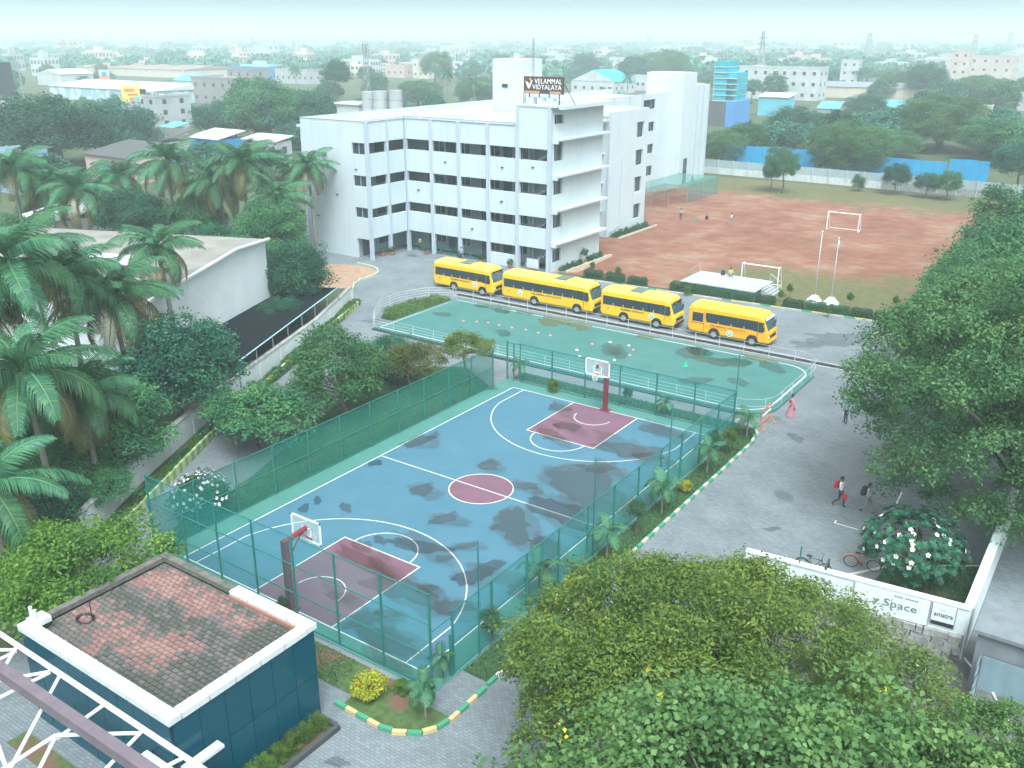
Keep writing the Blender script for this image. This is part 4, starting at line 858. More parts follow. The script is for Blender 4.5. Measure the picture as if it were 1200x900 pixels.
def bus(label, x0, x1, near_y, wheels, emblem_x, text_x, text_w, hatch=None, amber=False, door=False, wins=6, W=2.25, seed=0):
    L = x1-x0; y0, y1 = near_y, near_y+W; yc = (y0+y1)/2
    t = thing('school_bus', label, 'bus', ((x0+x1)/2, yc, 0), 'school buses parked in a row')
    body, roof = (M_BUSO, M_BUSOR) if amber else (M_BUS, M_BUSR)
    # lofted shell: side profile with raked screen, rounded roof edge
    def ring(x, zb, zt, iny, rt):
        pts = []
        for s in (1, -1):
            pass
        h = W/2-iny; prof = [(-h+.06, zb), (-h, zb+.12), (-h, 1.25), (-h+.03, zt-rt), (-h+.03+rt*.3, zt-rt*.3), (-h+.03+rt, zt-.015), (0, zt+.03)]
        prof = prof+[(-a, b) for a, b in prof[-2::-1]]
        return [(x, yc+a, b) for a, b in prof]
    zt = 2.78 if not amber else 2.72
    secs = [(x0, .62, zt-.30, .10, .30), (x0+.10, .45, zt-.12, .03, .30), (x0+.35, .38, zt, 0, .28), (x1-1.35, .38, zt, 0, .28), (x1-.80, .38, zt-.05, .01, .28), (x1-.50, .38, zt-.20, .04, .28), (x1-.34, .38, 2.05, .06, .2), (x1-.12, .38, 1.45, .09, .12), (x1, .45, 1.18, .16, .10)]
    rings = [ring(*s) for s in secs]; n = len(rings[0]); mb = MB()
    V = [p for r_ in rings for p in r_]; F = []; K = []
    for i in range(len(rings)-1):
        for k in range(n-1):
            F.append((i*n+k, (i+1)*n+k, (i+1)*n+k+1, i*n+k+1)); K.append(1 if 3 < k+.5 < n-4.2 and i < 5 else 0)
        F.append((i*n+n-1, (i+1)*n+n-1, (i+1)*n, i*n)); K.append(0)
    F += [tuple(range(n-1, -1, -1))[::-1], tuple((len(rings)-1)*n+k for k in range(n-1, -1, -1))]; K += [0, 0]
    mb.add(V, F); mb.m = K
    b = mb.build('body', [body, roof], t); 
    bm = bmesh.new(); bm.from_mesh(b.data); bmesh.ops.recalc_face_normals(bm, faces=bm.faces); bm.to_mesh(b.data); bm.free()
    MB().box(x0-.04, x0+.12, y0+.12, y1-.12, .42, .62).build('rear_bumper', M_BLACK, t); MB().box(x1-.10, x1+.06, y0+.2, y1-.2, .40, .60).build('front_bumper', M_BLACK if not amber else body, t)
    # raked windscreen, following the shell
    ws = MB().add([(x1-.325, y0+.16, 2.06), (x1-.325, y1-.16, 2.06), (x1-.47, y1-.19, 2.42), (x1-.47, y0+.19, 2.42), (x1-.09, y0+.20, 1.44), (x1-.09, y1-.20, 1.44)], [(4, 5, 1, 0), (0, 1, 2, 3)])
    w = ws.build('windscreen', M_SCREEN, t)
    MB().tube([(x1-.07, y0+.5, 1.46), (x1-.20, y0+1.0, 1.85)], .012, 4).tube([(x1-.07, y0+1.3, 1.46), (x1-.20, y0+1.75, 1.85)], .012, 4).build('wiper', M_BLACK, w)
    MB().box(x1-.30, x1-.26, y0+.3, y1-.3, 2.28, 2.44).build('destination_strip', M_BLACK, t) if not amber else MB().box(x1-.42, x1-.30, y0+.25, y1-.25, 2.22, 2.42).build('visor_strip', M_WHITE, t)
    MB().box(x1-.02, x1+.03, y0+.45, y1-.45, .78, 1.02).build('grille', M_BLACK, t)
    for yy in (y0+.32, y1-.32): MB().ball((x1-.02, yy, .88), (.06, .13, .10), 8, 5).build('headlight', M_LAMP, t)
    for yy in (y0+.2, y1-.2): MB().box(x0-.015, x0+.03, yy-.08, yy+.08, .85, 1.2).build('tail_light', M_RED, t)
    for s, yy in ((-1, y0), (1, y1)):
        m = MB().tube([(x1-.45, yy+s*-.02, 2.05), (x1-.30, yy+s*.22, 2.0), (x1-.30, yy+s*.22, 1.75)], .02, 5).box(x1-.36, x1-.28, min(yy+s*.13, yy+s*.31), max(yy+s*.13, yy+s*.31), 1.45, 1.8); m.build('side_mirror', M_BLACK, t)
    # side glass on both sides
    xs0 = x0+.32; xs1 = x1-.95
    if door: xs0 = x0+1.62
    for s, yy in ((-1, y0), (1, y1)):
        e = -.012 if s < 0 else .012
        a, c = min(yy+e, yy-e*2), max(yy+e, yy-e*2)
        st = (xs1-xs0)/wins
        band = MB().add([(xs0-.06, yy+e*.4+(.012 if s < 0 else -.012), 1.28), (xs1+.06, yy+e*.4+(.012 if s < 0 else -.012), 1.28), (xs1+.06, yy+e*.4+(.02 if s < 0 else -.02), 2.14), (xs0-.06, yy+e*.4+(.02 if s < 0 else -.02), 2.14)], [(0, 1, 2, 3)])
        MB().xprism([(a+(.015 if s < 0 else 0), 1.30), (c, 1.30), (c+(.02 if s < 0 else 0), 2.14), (a+(.03 if s < 0 else -.02), 2.14)], xs0-.05, xs1+.05).build('window_band', M_BLACK, t)
        for k in range(wins):
            q = MB().xprism([(a-(.004 if s < 0 else -.004), 1.36), (c, 1.36), (c, 2.08), (a+(.012 if s < 0 else -.012), 2.08)], xs0+k*st+.04, xs0+(k+1)*st-.04).build('window', M_BGLASS, t)
            MB().box(xs0+(k+.5)*st-.012, xs0+(k+.5)*st+.012, yy+e*1.6-.008, yy+e*1.6+.008, 1.38, 2.04).build('window_bar', M_BLACK, q)
        MB().xprism([(a, 1.30), (c, 1.30), (c+(.02 if s < 0 else 0), 2.10), (a+(.03 if s < 0 else -.02), 2.10)], x1-.86, x1-.46).build('cab_window', M_BGLASS, t)
        MB().box(x1-.92, x1-.89, a, c, .55, 2.12).build('door_seam', M_BLACK, t)
    if door:
        d = MB().box(x0+.30, x0+1.5, y0-.03, y0, .48, 2.16).build('emergency_door', body, t); MB().box(x0+.42, x0+1.38, y0-.04, y0-.03, 1.30, 2.06).build('door_window', M_BGLASS, d); MB().box(x0+1.46, x0+1.5, y0-.045, y0-.03, .5, 2.16).box(x0+.30, x0+1.5, y0-.045, y0-.03, 1.14, 1.2).build('door_trim', M_BLACK if not amber else M_MARKR, d)
    # wheels
    for wx in wheels:
        for s, yy in ((-1, y0), (1, y1)):
            ya, yb = (yy-.02, yy+.24) if s < 0 else (yy-.24, yy+.02)
            MB().ycyl((wx, .46), .50, ya+.012 if s < 0 else ya, yb if s < 0 else yb-.012, 20).build('wheel_arch', M_BLACK, t)
            wh = MB().ycyl((wx, .41), .41, ya-.03 if s < 0 else ya, yb if s < 0 else yb+.03, 22).build('wheel', M_TYRE, t)
            MB().ycyl((wx, .41), .24, (ya-.05) if s < 0 else yb, ya if s < 0 else yb+.05, 16).ycyl((wx, .41), .09, (ya-.09) if s < 0 else yb, ya if s < 0 else yb+.09, 10).build('rim', M_RIM, wh)
    # markings on the near side
    e = MB().ycyl((emblem_x, 1.0 if not amber else .72), .27, y0-.022, y0-.005, 20).build('emblem', M_WHITE, t); MB().ycyl((emblem_x, 1.0 if not amber else .72), .19, y0-.03, y0-.022, 16).build('emblem_disc', mat('emblem_green', (.10, .38, .28), rough=.6), e); MB().ycyl((emblem_x, 1.02 if not amber else .74), .09, y0-.036, y0-.03, 10).build('emblem_core', M_WHITE, e)
    me = text_mesh('VELAMMAL VIDYALAYA', .26 if not amber else .22, M_MARKR if amber else M_MARK, .004, .006); wd_ = max(v.co.x for v in me.vertices)-min(v.co.x for v in me.vertices)
    put('lettering', me, t, (text_x-(x0+x1)/2, y0-.012-yc, 1.14 if not amber else 1.12), (math.radians(90), 0, 0), (text_w/wd_, .8, 1))
    MB().box(x0+.3, x1-.95, y0-.012, y0, .92, .94).build('side_strip', M_BUSR if not amber else M_MARKR, t)
    MB().box(x0+.75, x0+.92, y0-.014, y0, .98, 1.06).build('fuel_flap', M_BLACK, t)
    if hatch:
        MB().box(hatch-.55, hatch+.55, yc-.75, yc+.75, zt-.02, zt+.09).build('roof_hatch', M_HATCH, t)
        for hx in (hatch-.75, hatch+.75): MB().box(hx-.015, hx+.015, y0+.2, y1-.2, zt-.05, zt+.035).build('roof_seam', M_BUS, t)
    return t
bus('yellow school bus at the left end of the row, shorter, with grey roof hatch', -30.3, -22.9, 32.85, (-27.7, -24.2), -25.1, -26.9, 2.4, hatch=-26.6, wins=6)
bus('longest yellow school bus, second from the left in the row', -21.95, -12.0, 32.9, (-18.2, -13.55), -19.8, -16.9, 3.3, hatch=-15.6, wins=8)
bus('yellow school bus third from the left, grey roof hatch and round emblem near the cab', -11.2, -4.0, 32.95, (-8.8, -5.6), -6.1, -8.0, 2.3, hatch=-7.9, wins=6)
bus('amber school bus at the right end of the row with red lettering', -2.75, 4.25, 33.0, (-.35, 2.95), 1.0, .8, 3.2, amber=True, door=True, wins=4)

# ------------------------------------------------------------------ people
M_SKIN = mat('skin_brown', (.20, .105, .065), rough=.6); M_HAIR = mat('hair_black', (.012, .010, .010), rough=.6); M_SHOE = mat('shoe_dark', (.03, .028, .028), rough=.6)
def person(label, loc, rz, shirt, trousers, pose='stand', H=1.7, sari=None, seated=False, name='person'):
    k = H/1.72; t = thing(name, label, 'person', (loc[0], loc[1], loc[2] if len(loc) > 2 else .01), None, rz)
    if pose == 'walk':
        legs = {1: [(.0, .09, .90), (.17, .10, .50), (.20, .10, .09), (.38, .11, .035)], -1: [(.0, -.09, .90), (.0, -.10, .48), (-.33, -.10, .17), (-.22, -.10, .035)]}
        arms = {1: [(0, .19, 1.40), (-.12, .24, 1.13), (-.02, .25, .90)], -1: [(0, -.19, 1.40), (.06, -.25, 1.12), (.22, -.24, .92)]}
    elif pose == 'run':
        legs = {1: [(0, .09, .90), (.30, .10, .62), (.22, .10, .22), (.38, .10, .18)], -1: [(0, -.09, .90), (-.10, -.10, .47), (-.50, -.10, .38), (-.55, -.10, .22)]}
        arms = {1: [(0, .19, 1.40), (-.20, .26, 1.18), (-.04, .27, .98)], -1: [(0, -.19, 1.40), (.12, -.27, 1.15), (.34, -.20, 1.25)]}
    elif pose == 'sit':
        legs = {1: [(0, .10, .14), (.40, .14, .36), (.52, .13, -.02+.10), (.68, .14, .04)], -1: [(0, -.10, .14), (.36, -.20, .30), (.50, -.18, .09), (.66, -.20, .04)]}
        arms = {1: [(0, .19, .64), (.10, .25, .40), (.32, .20, .38)], -1: [(0, -.19, .64), (.08, -.26, .40), (.30, -.22, .36)]}
    else:
        legs = {1: [(0, .09, .90), (.02, .11, .50), (-.01, .12, .09), (.15, .14, .035)], -1: [(0, -.09, .90), (.02, -.11, .50), (-.01, -.12, .09), (.15, -.14, .035)]}
        arms = {1: [(0, .19, 1.40), (-.02, .26, 1.13), (.08, .25, .90)], -1: [(0, -.19, 1.40), (-.02, -.26, 1.13), (.10, -.23, .92)]}
    lift = -.76 if pose == 'sit' else 0
    if pose == 'sit': hip = .16
    V = []; R_ = []; E = []; K = []
    def add(p, r_, kind, par=None):
        V.append(tuple(c*k for c in p)); R_.append(r_*k); K.append(kind)
        if par is not None: E.append((par, len(V)-1))
        return len(V)-1
    wide = 1.25 if sari else 1
    lean = .06 if pose == 'run' else .0
    pel = add((0, 0, .95+lift), .135*wide, 1); wst = add((lean*.3, 0, 1.10+lift), .12, 0, pel); ch = add((lean, 0, 1.30+lift), .145, 0, wst); up_ = add((lean, 0, 1.41+lift), .09, 0, ch)
    nk = add((lean, 0, 1.49+lift), .05, 2, up_); h1 = add((lean+.02, 0, 1.555+lift), .078, 2, nk); h2 = add((lean+.01, 0, 1.64+lift), .092, 2, h1); h3 = add((lean, 0, 1.70+lift), .055, 2, h2)
    for s in (1, -1):
        a = arms[s]; sh = add((a[0][0]+lean, a[0][1], a[0][2]), .062, 0, up_); el = add(a[1], .043, 0, sh); md = add([(a[1][i]+a[2][i])/2 for i in range(3)], .040, 2, el); wr = add(a[2], .028, 2, md)
        d = np.array(a[2])-np.array(a[1]); d = d/np.linalg.norm(d); side = np.array([0, 1.0, 0]); fw = np.cross(side, d); fw /= np.linalg.norm(fw); pm = add(np.array(a[2])+d*.05, .03, 2, wr)
        for j, (o, ln) in enumerate(((.030, .085), (.010, .10), (-.010, .095), (-.030, .075))):
            f1 = add(np.array(a[2])+d*.095+fw*o, .0095, 2, pm); add(np.array(a[2])+d*(.095+ln*.6)+fw*(o*1.1)-side*s*.02, .008, 2, f1)
        th = add(np.array(a[2])+d*.06+fw*.05, .011, 2, pm); add(np.array(a[2])+d*.10+fw*.065-side*s*.01, .009, 2, th)
        l = legs[s]; hp = add(l[0], .095*wide, 1, pel); th_ = add([(l[0][i]+l[1][i])/2 for i in range(3)], .082*wide, 1, hp); kn = add(l[1], .058, 1, th_); cf = add([l[1][i]*.6+l[2][i]*.4 for i in range(3)], .055, 1, kn); an = add(l[2], .038, 1, cf); he = add((l[2][0]-.03, l[2][1], max(l[2][2]-.05, .035)), .036, 3, an); add(l[3], .034, 3, he)
    me = bpy.data.meshes.new('body'); me.from_pydata(V, E, []); o = bpy.data.objects.new('body', me); COL.objects.link(o)
    md = o.modifiers.new('skin', 'SKIN'); md.use_smooth_shade = True; md.branch_smoothing = .3
    for i, sv in enumerate(me.skin_vertices[0].data): sv.radius = (R_[i], R_[i]); sv.use_root = (i == 0)
    o.modifiers.new('sub', 'SUBSURF').levels = 1
    dg = bpy.context.evaluated_depsgraph_get(); nm = bpy.data.meshes.new_from_object(o.evaluated_get(dg)); bpy.data.objects.remove(o)
    nm.materials.clear()
    for m in (shirt, trousers, M_SKIN, M_SHOE): nm.materials.append(m)
    A = np.array(V)
    for p in nm.polygons:
        c = np.array(p.center); p.material_index = K[int(np.argmin(((A-c)**2).sum(1)))]
        p.use_smooth = True
    put('body', nm, t)
    hd = np.array(V[h2]); hb = MB().ball((hd[0]-.022*k, hd[1], hd[2]+.012*k), (.108*k, .104*k, .105*k), 12, 8)
    hb.v = [(x, y, z) if not (x > hd[0]+.045*k and z < hd[2]+.045*k) else (hd[0]+.04*k, y*.9, z) for x, y, z in hb.v]
    put('hair', hb.mesh('hair', M_HAIR, smooth=True), t)
    for s in (1, -1): put('ear', MB().ball((hd[0]-.01*k, s*.105*k, hd[2]-.02*k), (.022*k, .014*k, .032*k), 6, 4).mesh('ear', M_SKIN), t); put('eye', MB().ball((hd[0]+.088*k, s*.034*k, hd[2]-.005*k), .012*k, 6, 4).mesh('eye', M_HAIR), t)
    put('nose', MB().ball((hd[0]+.098*k, 0, hd[2]-.035*k), (.02*k, .013*k, .022*k), 6, 4).mesh('nose', M_SKIN), t)
    if sari:
        sk = MB(); rings = 12; prof = ((.30, .03), (.25, .35), (.22, .70), (.19, .95), (.16, 1.08)); vs = []
        for r_, z in prof:
            for i in range(rings):
                a = 2*math.pi*i/rings; q = r_*(1+.10*math.sin(a*5)*(1-z)); vs.append((q*math.cos(a)*k, q*.95*math.sin(a)*k, z*k))
        sk.add(vs, [(j*rings+i, j*rings+(i+1) % rings, (j+1)*rings+(i+1) % rings, (j+1)*rings+i) for j in range(len(prof)-1) for i in range(rings)])
        put('sari_skirt', sk.mesh('sari_skirt', sari, smooth=True), t)
        dr = MB().tube([(.13*k, -.12*k, 1.02*k), (.15*k, .0, 1.22*k), (.06*k, .15*k, 1.43*k), (-.10*k, .14*k, 1.30*k), (-.18*k, .12*k, .85*k), (-.2*k, .1*k, .55*k)], [.05, .07, .07, .08, .09, .05], 6); put('sari_drape', dr.mesh('sari_drape', sari, smooth=True), t)
    return t
M_SH1 = mat('shirt_pale', (.60, .64, .66), (.54, .58, .61), scale=6, rough=.85); M_TR1 = mat('trousers_navy', (.03, .05, .085), rough=.85); M_TR2 = mat('trousers_grey', (.22, .23, .27), rough=.85); M_SH2 = mat('shirt_grey', (.33, .37, .40), rough=.85); M_SARI = mat('sari_pink', (.52, .24, .26), (.42, .18, .22), scale=9, rough=.8); M_SH3 = mat('shirt_blue', (.20, .36, .50), rough=.85); M_SH4 = mat('shirt_mustard', (.50, .42, .22), rough=.85); M_TEAL = mat('cloth_teal', (.03, .30, .27), rough=.85)
dirR = math.atan2(-.15, 1)
person('walking student in pale shirt and navy trousers holding a red bag', (16.95, 9.45), dirR, M_SH1, M_TR1, 'walk', 1.75)
person('walking student in grey trousers with a black backpack, right of the pair', (18.35, 9.6), dirR, M_SH2, M_TR2, 'walk', 1.7)
person('woman in a pink sari standing at the corner of the rink', (10.6, 20.2), math.radians(200), M_SARI, M_SARI, 'stand', 1.6, sari=M_SARI)
person('person in a pale blue shirt half hidden behind the big right tree', (13.9, 21.2), math.radians(230), M_SH3, M_TR1, 'stand', 1.65)
person('footballer in white standing left of the two players on the field', (-25.3, 80.0), math.radians(80), M_SH2, M_TR1, 'stand', 1.65)
person('footballer running on the red earth field', (-18.3, 80.6), math.radians(20), M_SH1, M_TR2, 'run', 1.65)
person('person in a mustard shirt sitting on the white stage', (-6.25, 50.9, .83), math.radians(-60), M_SH4, M_TR2, 'sit', 1.65)
person('man in a blue shirt standing at the arcade behind the first bus', (-34.8, 43.2), math.radians(-80), M_SH3, M_TR1, 'stand', 1.65)
person('dark-haired person in teal standing by the door of the far tower', (-37.0, 109.6), math.radians(-60), M_BLACK, M_TEAL, 'stand', 1.6)
person('person in ochre walking under the school arcade', (-42.1, 44.9), math.radians(-40), mat('shirt_ochre', (.45, .38, .16), rough=.85), M_TR1, 'walk', 1.65)
def rucksack(label, x, y, z, m, rz, name='backpack', s=1.0):
    t = thing(name, label, 'bag', (x, y, z), None, rz)
    put('pack', MB().xprism([(-.17*s, -.25*s), (.17*s, -.25*s), (.17*s, .12*s), (.11*s, .24*s), (-.11*s, .24*s), (-.17*s, .12*s)], -.10*s, .08*s).mesh('pack', m), t); put('pocket', MB().box(-.15*s, -.10*s, -.12*s, .12*s, -.22*s, .0).mesh('pocket', m), t)
    put('strap', MB().tube([(.08*s, .10*s, .2*s), (.2*s, .11*s, .12*s), (.08*s, .13*s, -.18*s)], .015, 4).tube([(.08*s, -.10*s, .2*s), (.2*s, -.11*s, .12*s), (.08*s, -.13*s, -.18*s)], .015, 4).mesh('strap', m), t)
M_BAGB = mat('bag_black', (.025, .027, .032), rough=.8); M_BAGR = mat('bag_red', (.38, .03, .05), rough=.7)
rucksack('black backpack worn by the right walking student', 18.10, 9.64, 1.22, M_BAGB, dirR); rucksack('dark red backpack worn by the left walking student', 16.70, 9.49, 1.25, M_BAGR, dirR, s=.9)
t = thing('lunch_bag', 'small red bag carried in the hand of the left walking student', 'bag', (17.25, 9.18, .62)); MB().box(17.13, 17.37, 9.10, 9.26, .62, .90).build('pouch', M_BAGR, t); MB().tube([(17.18, 9.18, .9), (17.22, 9.18, 1.0), (17.30, 9.18, 1.0), (17.33, 9.18, .9)], .012, 4).build('handle', M_BAGR, t)
for i, (x, y) in enumerate(((-23.2, 80.5), (-22.6, 82.6))): rucksack('dark kit bag lying on the field, %s the standing player' % ('nearest' if i == 0 else 'farther from'), x, y, .26, M_BAGB if i else M_TEAL, .5+i, 'kit_bag', 1.1)
rucksack('dark blue bag beside the person sitting on the stage', -7.1, 51.0, .82+.25, M_TR1, 1.2, 'kit_bag', 1.1)

# ------------------------------------------------------------------ stage, goals, flag poles, hedge
M_STAGE = mat('stage_white', (.42, .48, .51), (.34, .40, .43), scale=.8, rough=.8); M_SKIRT = mat('stage_green_cloth', (.02, .13, .10), (.03, .17, .13), scale=4, rough=.9)
t = thing('stage_platform', 'low white stage platform with green sides beside the field hedge', 'stage', (-5.7, 48.9, 0))
MB().box(-9.6, -2.1, 46.6, 51.4, 0, .72).build('skirt', M_SKIRT, t); MB().box(-9.7, -2.0, 46.5, 51.5, .72, .82).build('deck', M_STAGE, t)
st = [MB().box(-2.0+i*.28, -2.0+(i+1)*.28, 48.2, 50.8, 0, .70-i*.17) for i in range(4)]
for s_ in st: s_.build('step', M_CONC, t)
for y in (48.2, 50.8): MB().tube([(-2.1, y, .8), (-2.1, y, 1.7), (-.9, y, 1.0), (-.9, y, 0)], .03, 5).build('handrail', M_RAIL, t)
MB().tube([(-9.6, 50.9, .8), (-9.6, 50.9, 1.7), (-10.6, 51.0, 1.0), (-10.6, 51.0, 0)], .03, 5).build('handrail', M_RAIL, t)
MB().tube([(-9.6, 48.6, .8), (-9.6, 48.6, 1.5)], .03, 5).box(-10.5, -9.7, 48.4, 50.6, 0, .4).build('back_steps', M_SKIRT, t)
def goal(label, x0, x1, y, depth, H=2.1, r=.06, base=True):
    t = thing('football_goal', label, 'goal', ((x0+x1)/2, y, 0), 'football goals')
    for x in (x0, x1): MB().tube([(x, y, 0), (x, y, H)], r, 8).build('post', M_WHITE, t)
    MB().tube([(x0, y, H), (x1, y, H)], r, 8).build('crossbar', M_WHITE, t)
    for x in (x0, x1): MB().tube([(x, y, H), (x, y+depth*.4, H), (x, y+depth, 0), (x, y, .03)], r*.7, 6).build('back_stay', M_WHITE, t)
    if base: MB().tube([(x0, y+depth, .04), (x1, y+depth, .04)], r*.7, 6).build('ground_bar', M_WHITE, t)
goal('white football goal standing just behind the stage', -5.5, -1.7, 52.0, 1.3)
goal('white football goal far out on the red earth field', -7.0, -3.0, 85.3, 1.3, 2.3)
def flagpole(label, px, py, H, flag):
    p = at(px, py); t = thing('flag_pole', label, 'flag pole', (p[0], p[1], 0), 'flag poles by the field')
    for k, (r_, z0, z1) in enumerate(((.75, 0, .2), (.55, .2, .4), (.35, .4, .6))): put('pedestal', MB().cyl((0, 0), r_, z0, z1, 18, r_*.92).mesh('pedestal', M_WHITE), t)
    put('pole', MB().tube([(0, 0, .6), (0, 0, H*.6), (0, 0, H)], [.05, .04, .028], 8).mesh('pole', M_RAIL, smooth=True), t); put('finial', MB().ball((0, 0, H+.05), .07, 8, 6).mesh('finial', M_WHITE), t)
    if flag: put('flag', MB().tube([(.05, .02, H-.1), (.08, .03, H-.6), (.05, .02, H-1.2)], [.03, .09, .04], 6).mesh('flag', mat('furled_flag', (.25, .40, .42), (.45, .40, .35), scale=5, rough=.9), smooth=True), t)
flagpole('left white flag pole on a tiered round base, bare', 954, 353.5, 6.7, False); flagpole('right white flag pole on a tiered round base with a furled flag', 973.5, 356, 6.2, True)
hx = []
k = 0
for (a, b) in (((-20.2, 45.2), (-12.6, 45.3)), ((-10.4, 45.5), (.4, 45.9)), ((.9, 46.1), (11.0, 46.9))):
    a, b = np.array(a), np.array(b); n = int(np.linalg.norm(b-a)/1.95)
    if a[0] < -15: n = 3
    for i in range(n):
        p = a+(b-a)*(i+.5)/n; hx.append(p)
ordn = 'first second third fourth fifth sixth seventh eighth ninth tenth eleventh twelfth thirteenth fourteenth fifteenth sixteenth seventeenth'.split()
for i, p in enumerate(hx):
    t = thing('hedge_block', 'clipped green hedge block along the field edge, %s counted from the school end' % ordn[i], 'hedge', (p[0], p[1], .01), 'clipped hedge blocks'); put('leaves', HEDGE[i % 3], t, (0, 0, 0), (0, 0, .035+random.uniform(-.05, .05)), (1.0 if i > 2 else 1.1, 1, random.uniform(.9, 1.15))); put('core', MB().box(-.8, .8, -.32, .32, 0, .58).mesh('core', LM_HEDGE), t)
for i, (px, py, H) in enumerate(((724, 330, 1.6), (805, 347, 1.0), (694, 318, 1.1), (1048, 370, 1.9), (925, 349, 1.4), (970, 372, 1.1), (995, 362, 1.6), (915, 354, 1.2))):
    p = at(px, py); tree('young_sapling', 'thin young sapling by the field hedge, %s' % ('pale one near the second bus', 'yellowish one left of the stage', 'dark one near the school corner', 'one at the hedge end by the big tree', 'drooping one right of the stage steps', 'one between the flag pole and the kerb', 'pale one right of the flag poles', 'low one beside the stage steps')[i], 'shrub_yg' if i != 2 else 'shrub', (p[0], p[1], 0), H, .38, 'sapling', None, Rz=.5)
# ------------------------------------------------------------------ barricade and bicycles
M_ORANGE = mat('barricade_orange', (.60, .22, .08), (.50, .20, .09), scale=5, rough=.6)
t = thing('barricade', 'orange and white metal barricade frame at the rink corner', 'barricade', (9.75, 17.8, 0))
for y in (17.0, 18.6):
    MB().tube([(9.75, y, 0), (9.75, y, 1.35)], .035, 6).build('post', M_ORANGE, t); MB().tube([(9.35, y, .03), (10.15, y, .03)], .035, 6).build('foot', M_ORANGE, t); MB().tube([(10.1, y, .05), (9.75, y, .6)], .025, 6).build('brace', M_ORANGE, t)
for z in (.45, .9, 1.3): MB().box(9.73, 9.77, 17.0, 18.6, z-.06, z+.06).build('board', M_ORANGE if z != .9 else M_WHITE, t)
def bicycle(label, loc, rz, fm, lean=.14):
    t = thing('bicycle', label, 'bicycle', loc, 'bicycles by the sign wall', rz); t.rotation_euler = (lean, 0, rz)
    for x in (-.52, .52):
        w = put('wheel', MB().torus((x, 0, .34), .315, .022, 28, 6).mesh('tyre', M_TYRE), t)
        sp_ = MB().torus((x, 0, .34), .29, .01, 24, 4).ycyl((x, .34), .03, -.04, .04, 8)
        for k in range(10): a = k*math.pi/5; sp_.tube([(x, 0, .34), (x+.29*math.cos(a), 0, .34+.29*math.sin(a))], .003, 3)
        put('rim', sp_.mesh('rim', M_RIM), w)
    A, B, C_, D = (-.52, 0, .34), (-.08, 0, .30), (-.2, 0, .80), (.36, 0, .82)
    put('frame', MB().tube([A, B, D], .017, 6).tube([A, C_, D], .015, 6).tube([B, C_], .016, 6).tube([D, (.37, 0, .72), (.52, 0, .34)], .015, 6).mesh('frame', fm), t)
    put('saddle', MB().ball((-.24, 0, .90), (.15, .08, .04), 10, 6).tube([(-.2, 0, .8), (-.23, 0, .88)], .013, 5).mesh('saddle', M_BLACK), t)
    put('handlebar', MB().tube([(.36, 0, .82), (.34, 0, .96)], .014, 5).tube([(.22, .28, .98), (.36, .22, 1.0), (.36, -.22, 1.0), (.22, -.28, .98)], .012, 6).mesh('handlebar', M_BLACK), t)
    put('crank', MB().ycyl((-.08, .30), .09, .03, .045, 14).tube([(-.08, .06, .30), (.02, .06, .16), (.02, .14, .16)], .012, 5).tube([(-.08, -.06, .30), (-.18, -.06, .44), (-.18, -.14, .44)], .012, 5).mesh('crank', M_BLACK), t)
    put('mudguard', MB().tube([(-.52+.37*math.cos(a), 0, .34+.37*math.sin(a)) for a in [math.radians(q) for q in range(20, 200, 20)]], .02, 4).mesh('mudguard', fm), t)
bicycle('black bicycle leaning behind the white sign wall', (17.9, 2.15, .01), math.radians(6), M_BLACK)
bicycle('bicycle with orange parts half hidden by the frangipani', (19.7, 3.75, .01), math.radians(8), M_ORANGE)
# ------------------------------------------------------------------ glass building with the brick-paved roof
BX0, BX1, BY0, BY1, BH = -2.5, 6.05, -24.1, -18.05, 4.1
M_TGLASS = glassmat('teal_curtain_glass', (.000, .062, .098), .08, .3); M_COPE = mat('coping_white', (.60, .64, .65), (.52, .56, .57), scale=2, rough=.7)
M_MOSS = mat('mossy_concrete', (.075, .075, .065), (.16, .155, .14), scale=3, rough=.95)
NB = thing('glass_building', 'small flat-roofed building clad in dark teal glass with mossy brick roof', 'building', (1.8, -21, 0))
MB().box(BX0+.06, BX1-.06, BY0+.06, BY1-.06, 0, 3.72).build('core', M_BLACK, NB)
MB().box(BX0+.3, BX1-.3, BY0+.3, BY1-.3, 3.72, 3.80).build('roof_deck', M_MOSS, NB)
def panels(axis, fixed, a, b, n, rows, sgn):
    st = (b-a)/n
    for i in range(n):
        for (z0, z1) in rows:
            e = random.uniform(-.004, .004); u0, u1 = a+i*st+.012, a+(i+1)*st-.012
            if axis == 'x': MB().box(u0, u1, fixed-.03+e, fixed+.03+e, z0, z1).build('glass_panel', M_TGLASS, NB)
            else: MB().box(fixed-.03+e, fixed+.03+e, u0, u1, z0, z1).build('glass_panel', M_TGLASS, NB)
RW = ((.05, 1.95), (1.98, 3.86))
panels('x', BY0+.03, BX0+.06, BX1-.06, 9, RW, -1); panels('y', BX1-.03, BY0+.07, BY1-.07, 6, RW, 1); panels('x', BY1-.03, BX0+.06, BX1-.06, 9, RW, 1); panels('y', BX0+.03, BY0+.07, BY1-.07, 6, RW, -1)
def coping(x0, x1, y0, y1, n, ax):
    for i in range(n):
        if ax == 'x': a, b = x0+(x1-x0)*i/n+.02, x0+(x1-x0)*(i+1)/n-.02; MB().box(a, b, y0, y1, 3.87, 4.1+random.uniform(-.003, .003)).build('coping_slab', M_COPE, NB)
        else: a, b = y0+(y1-y0)*i/n+.02, y0+(y1-y0)*(i+1)/n-.02; MB().box(x0, x1, a, b, 3.87, 4.1+random.uniform(-.003, .003)).build('coping_slab', M_COPE, NB)
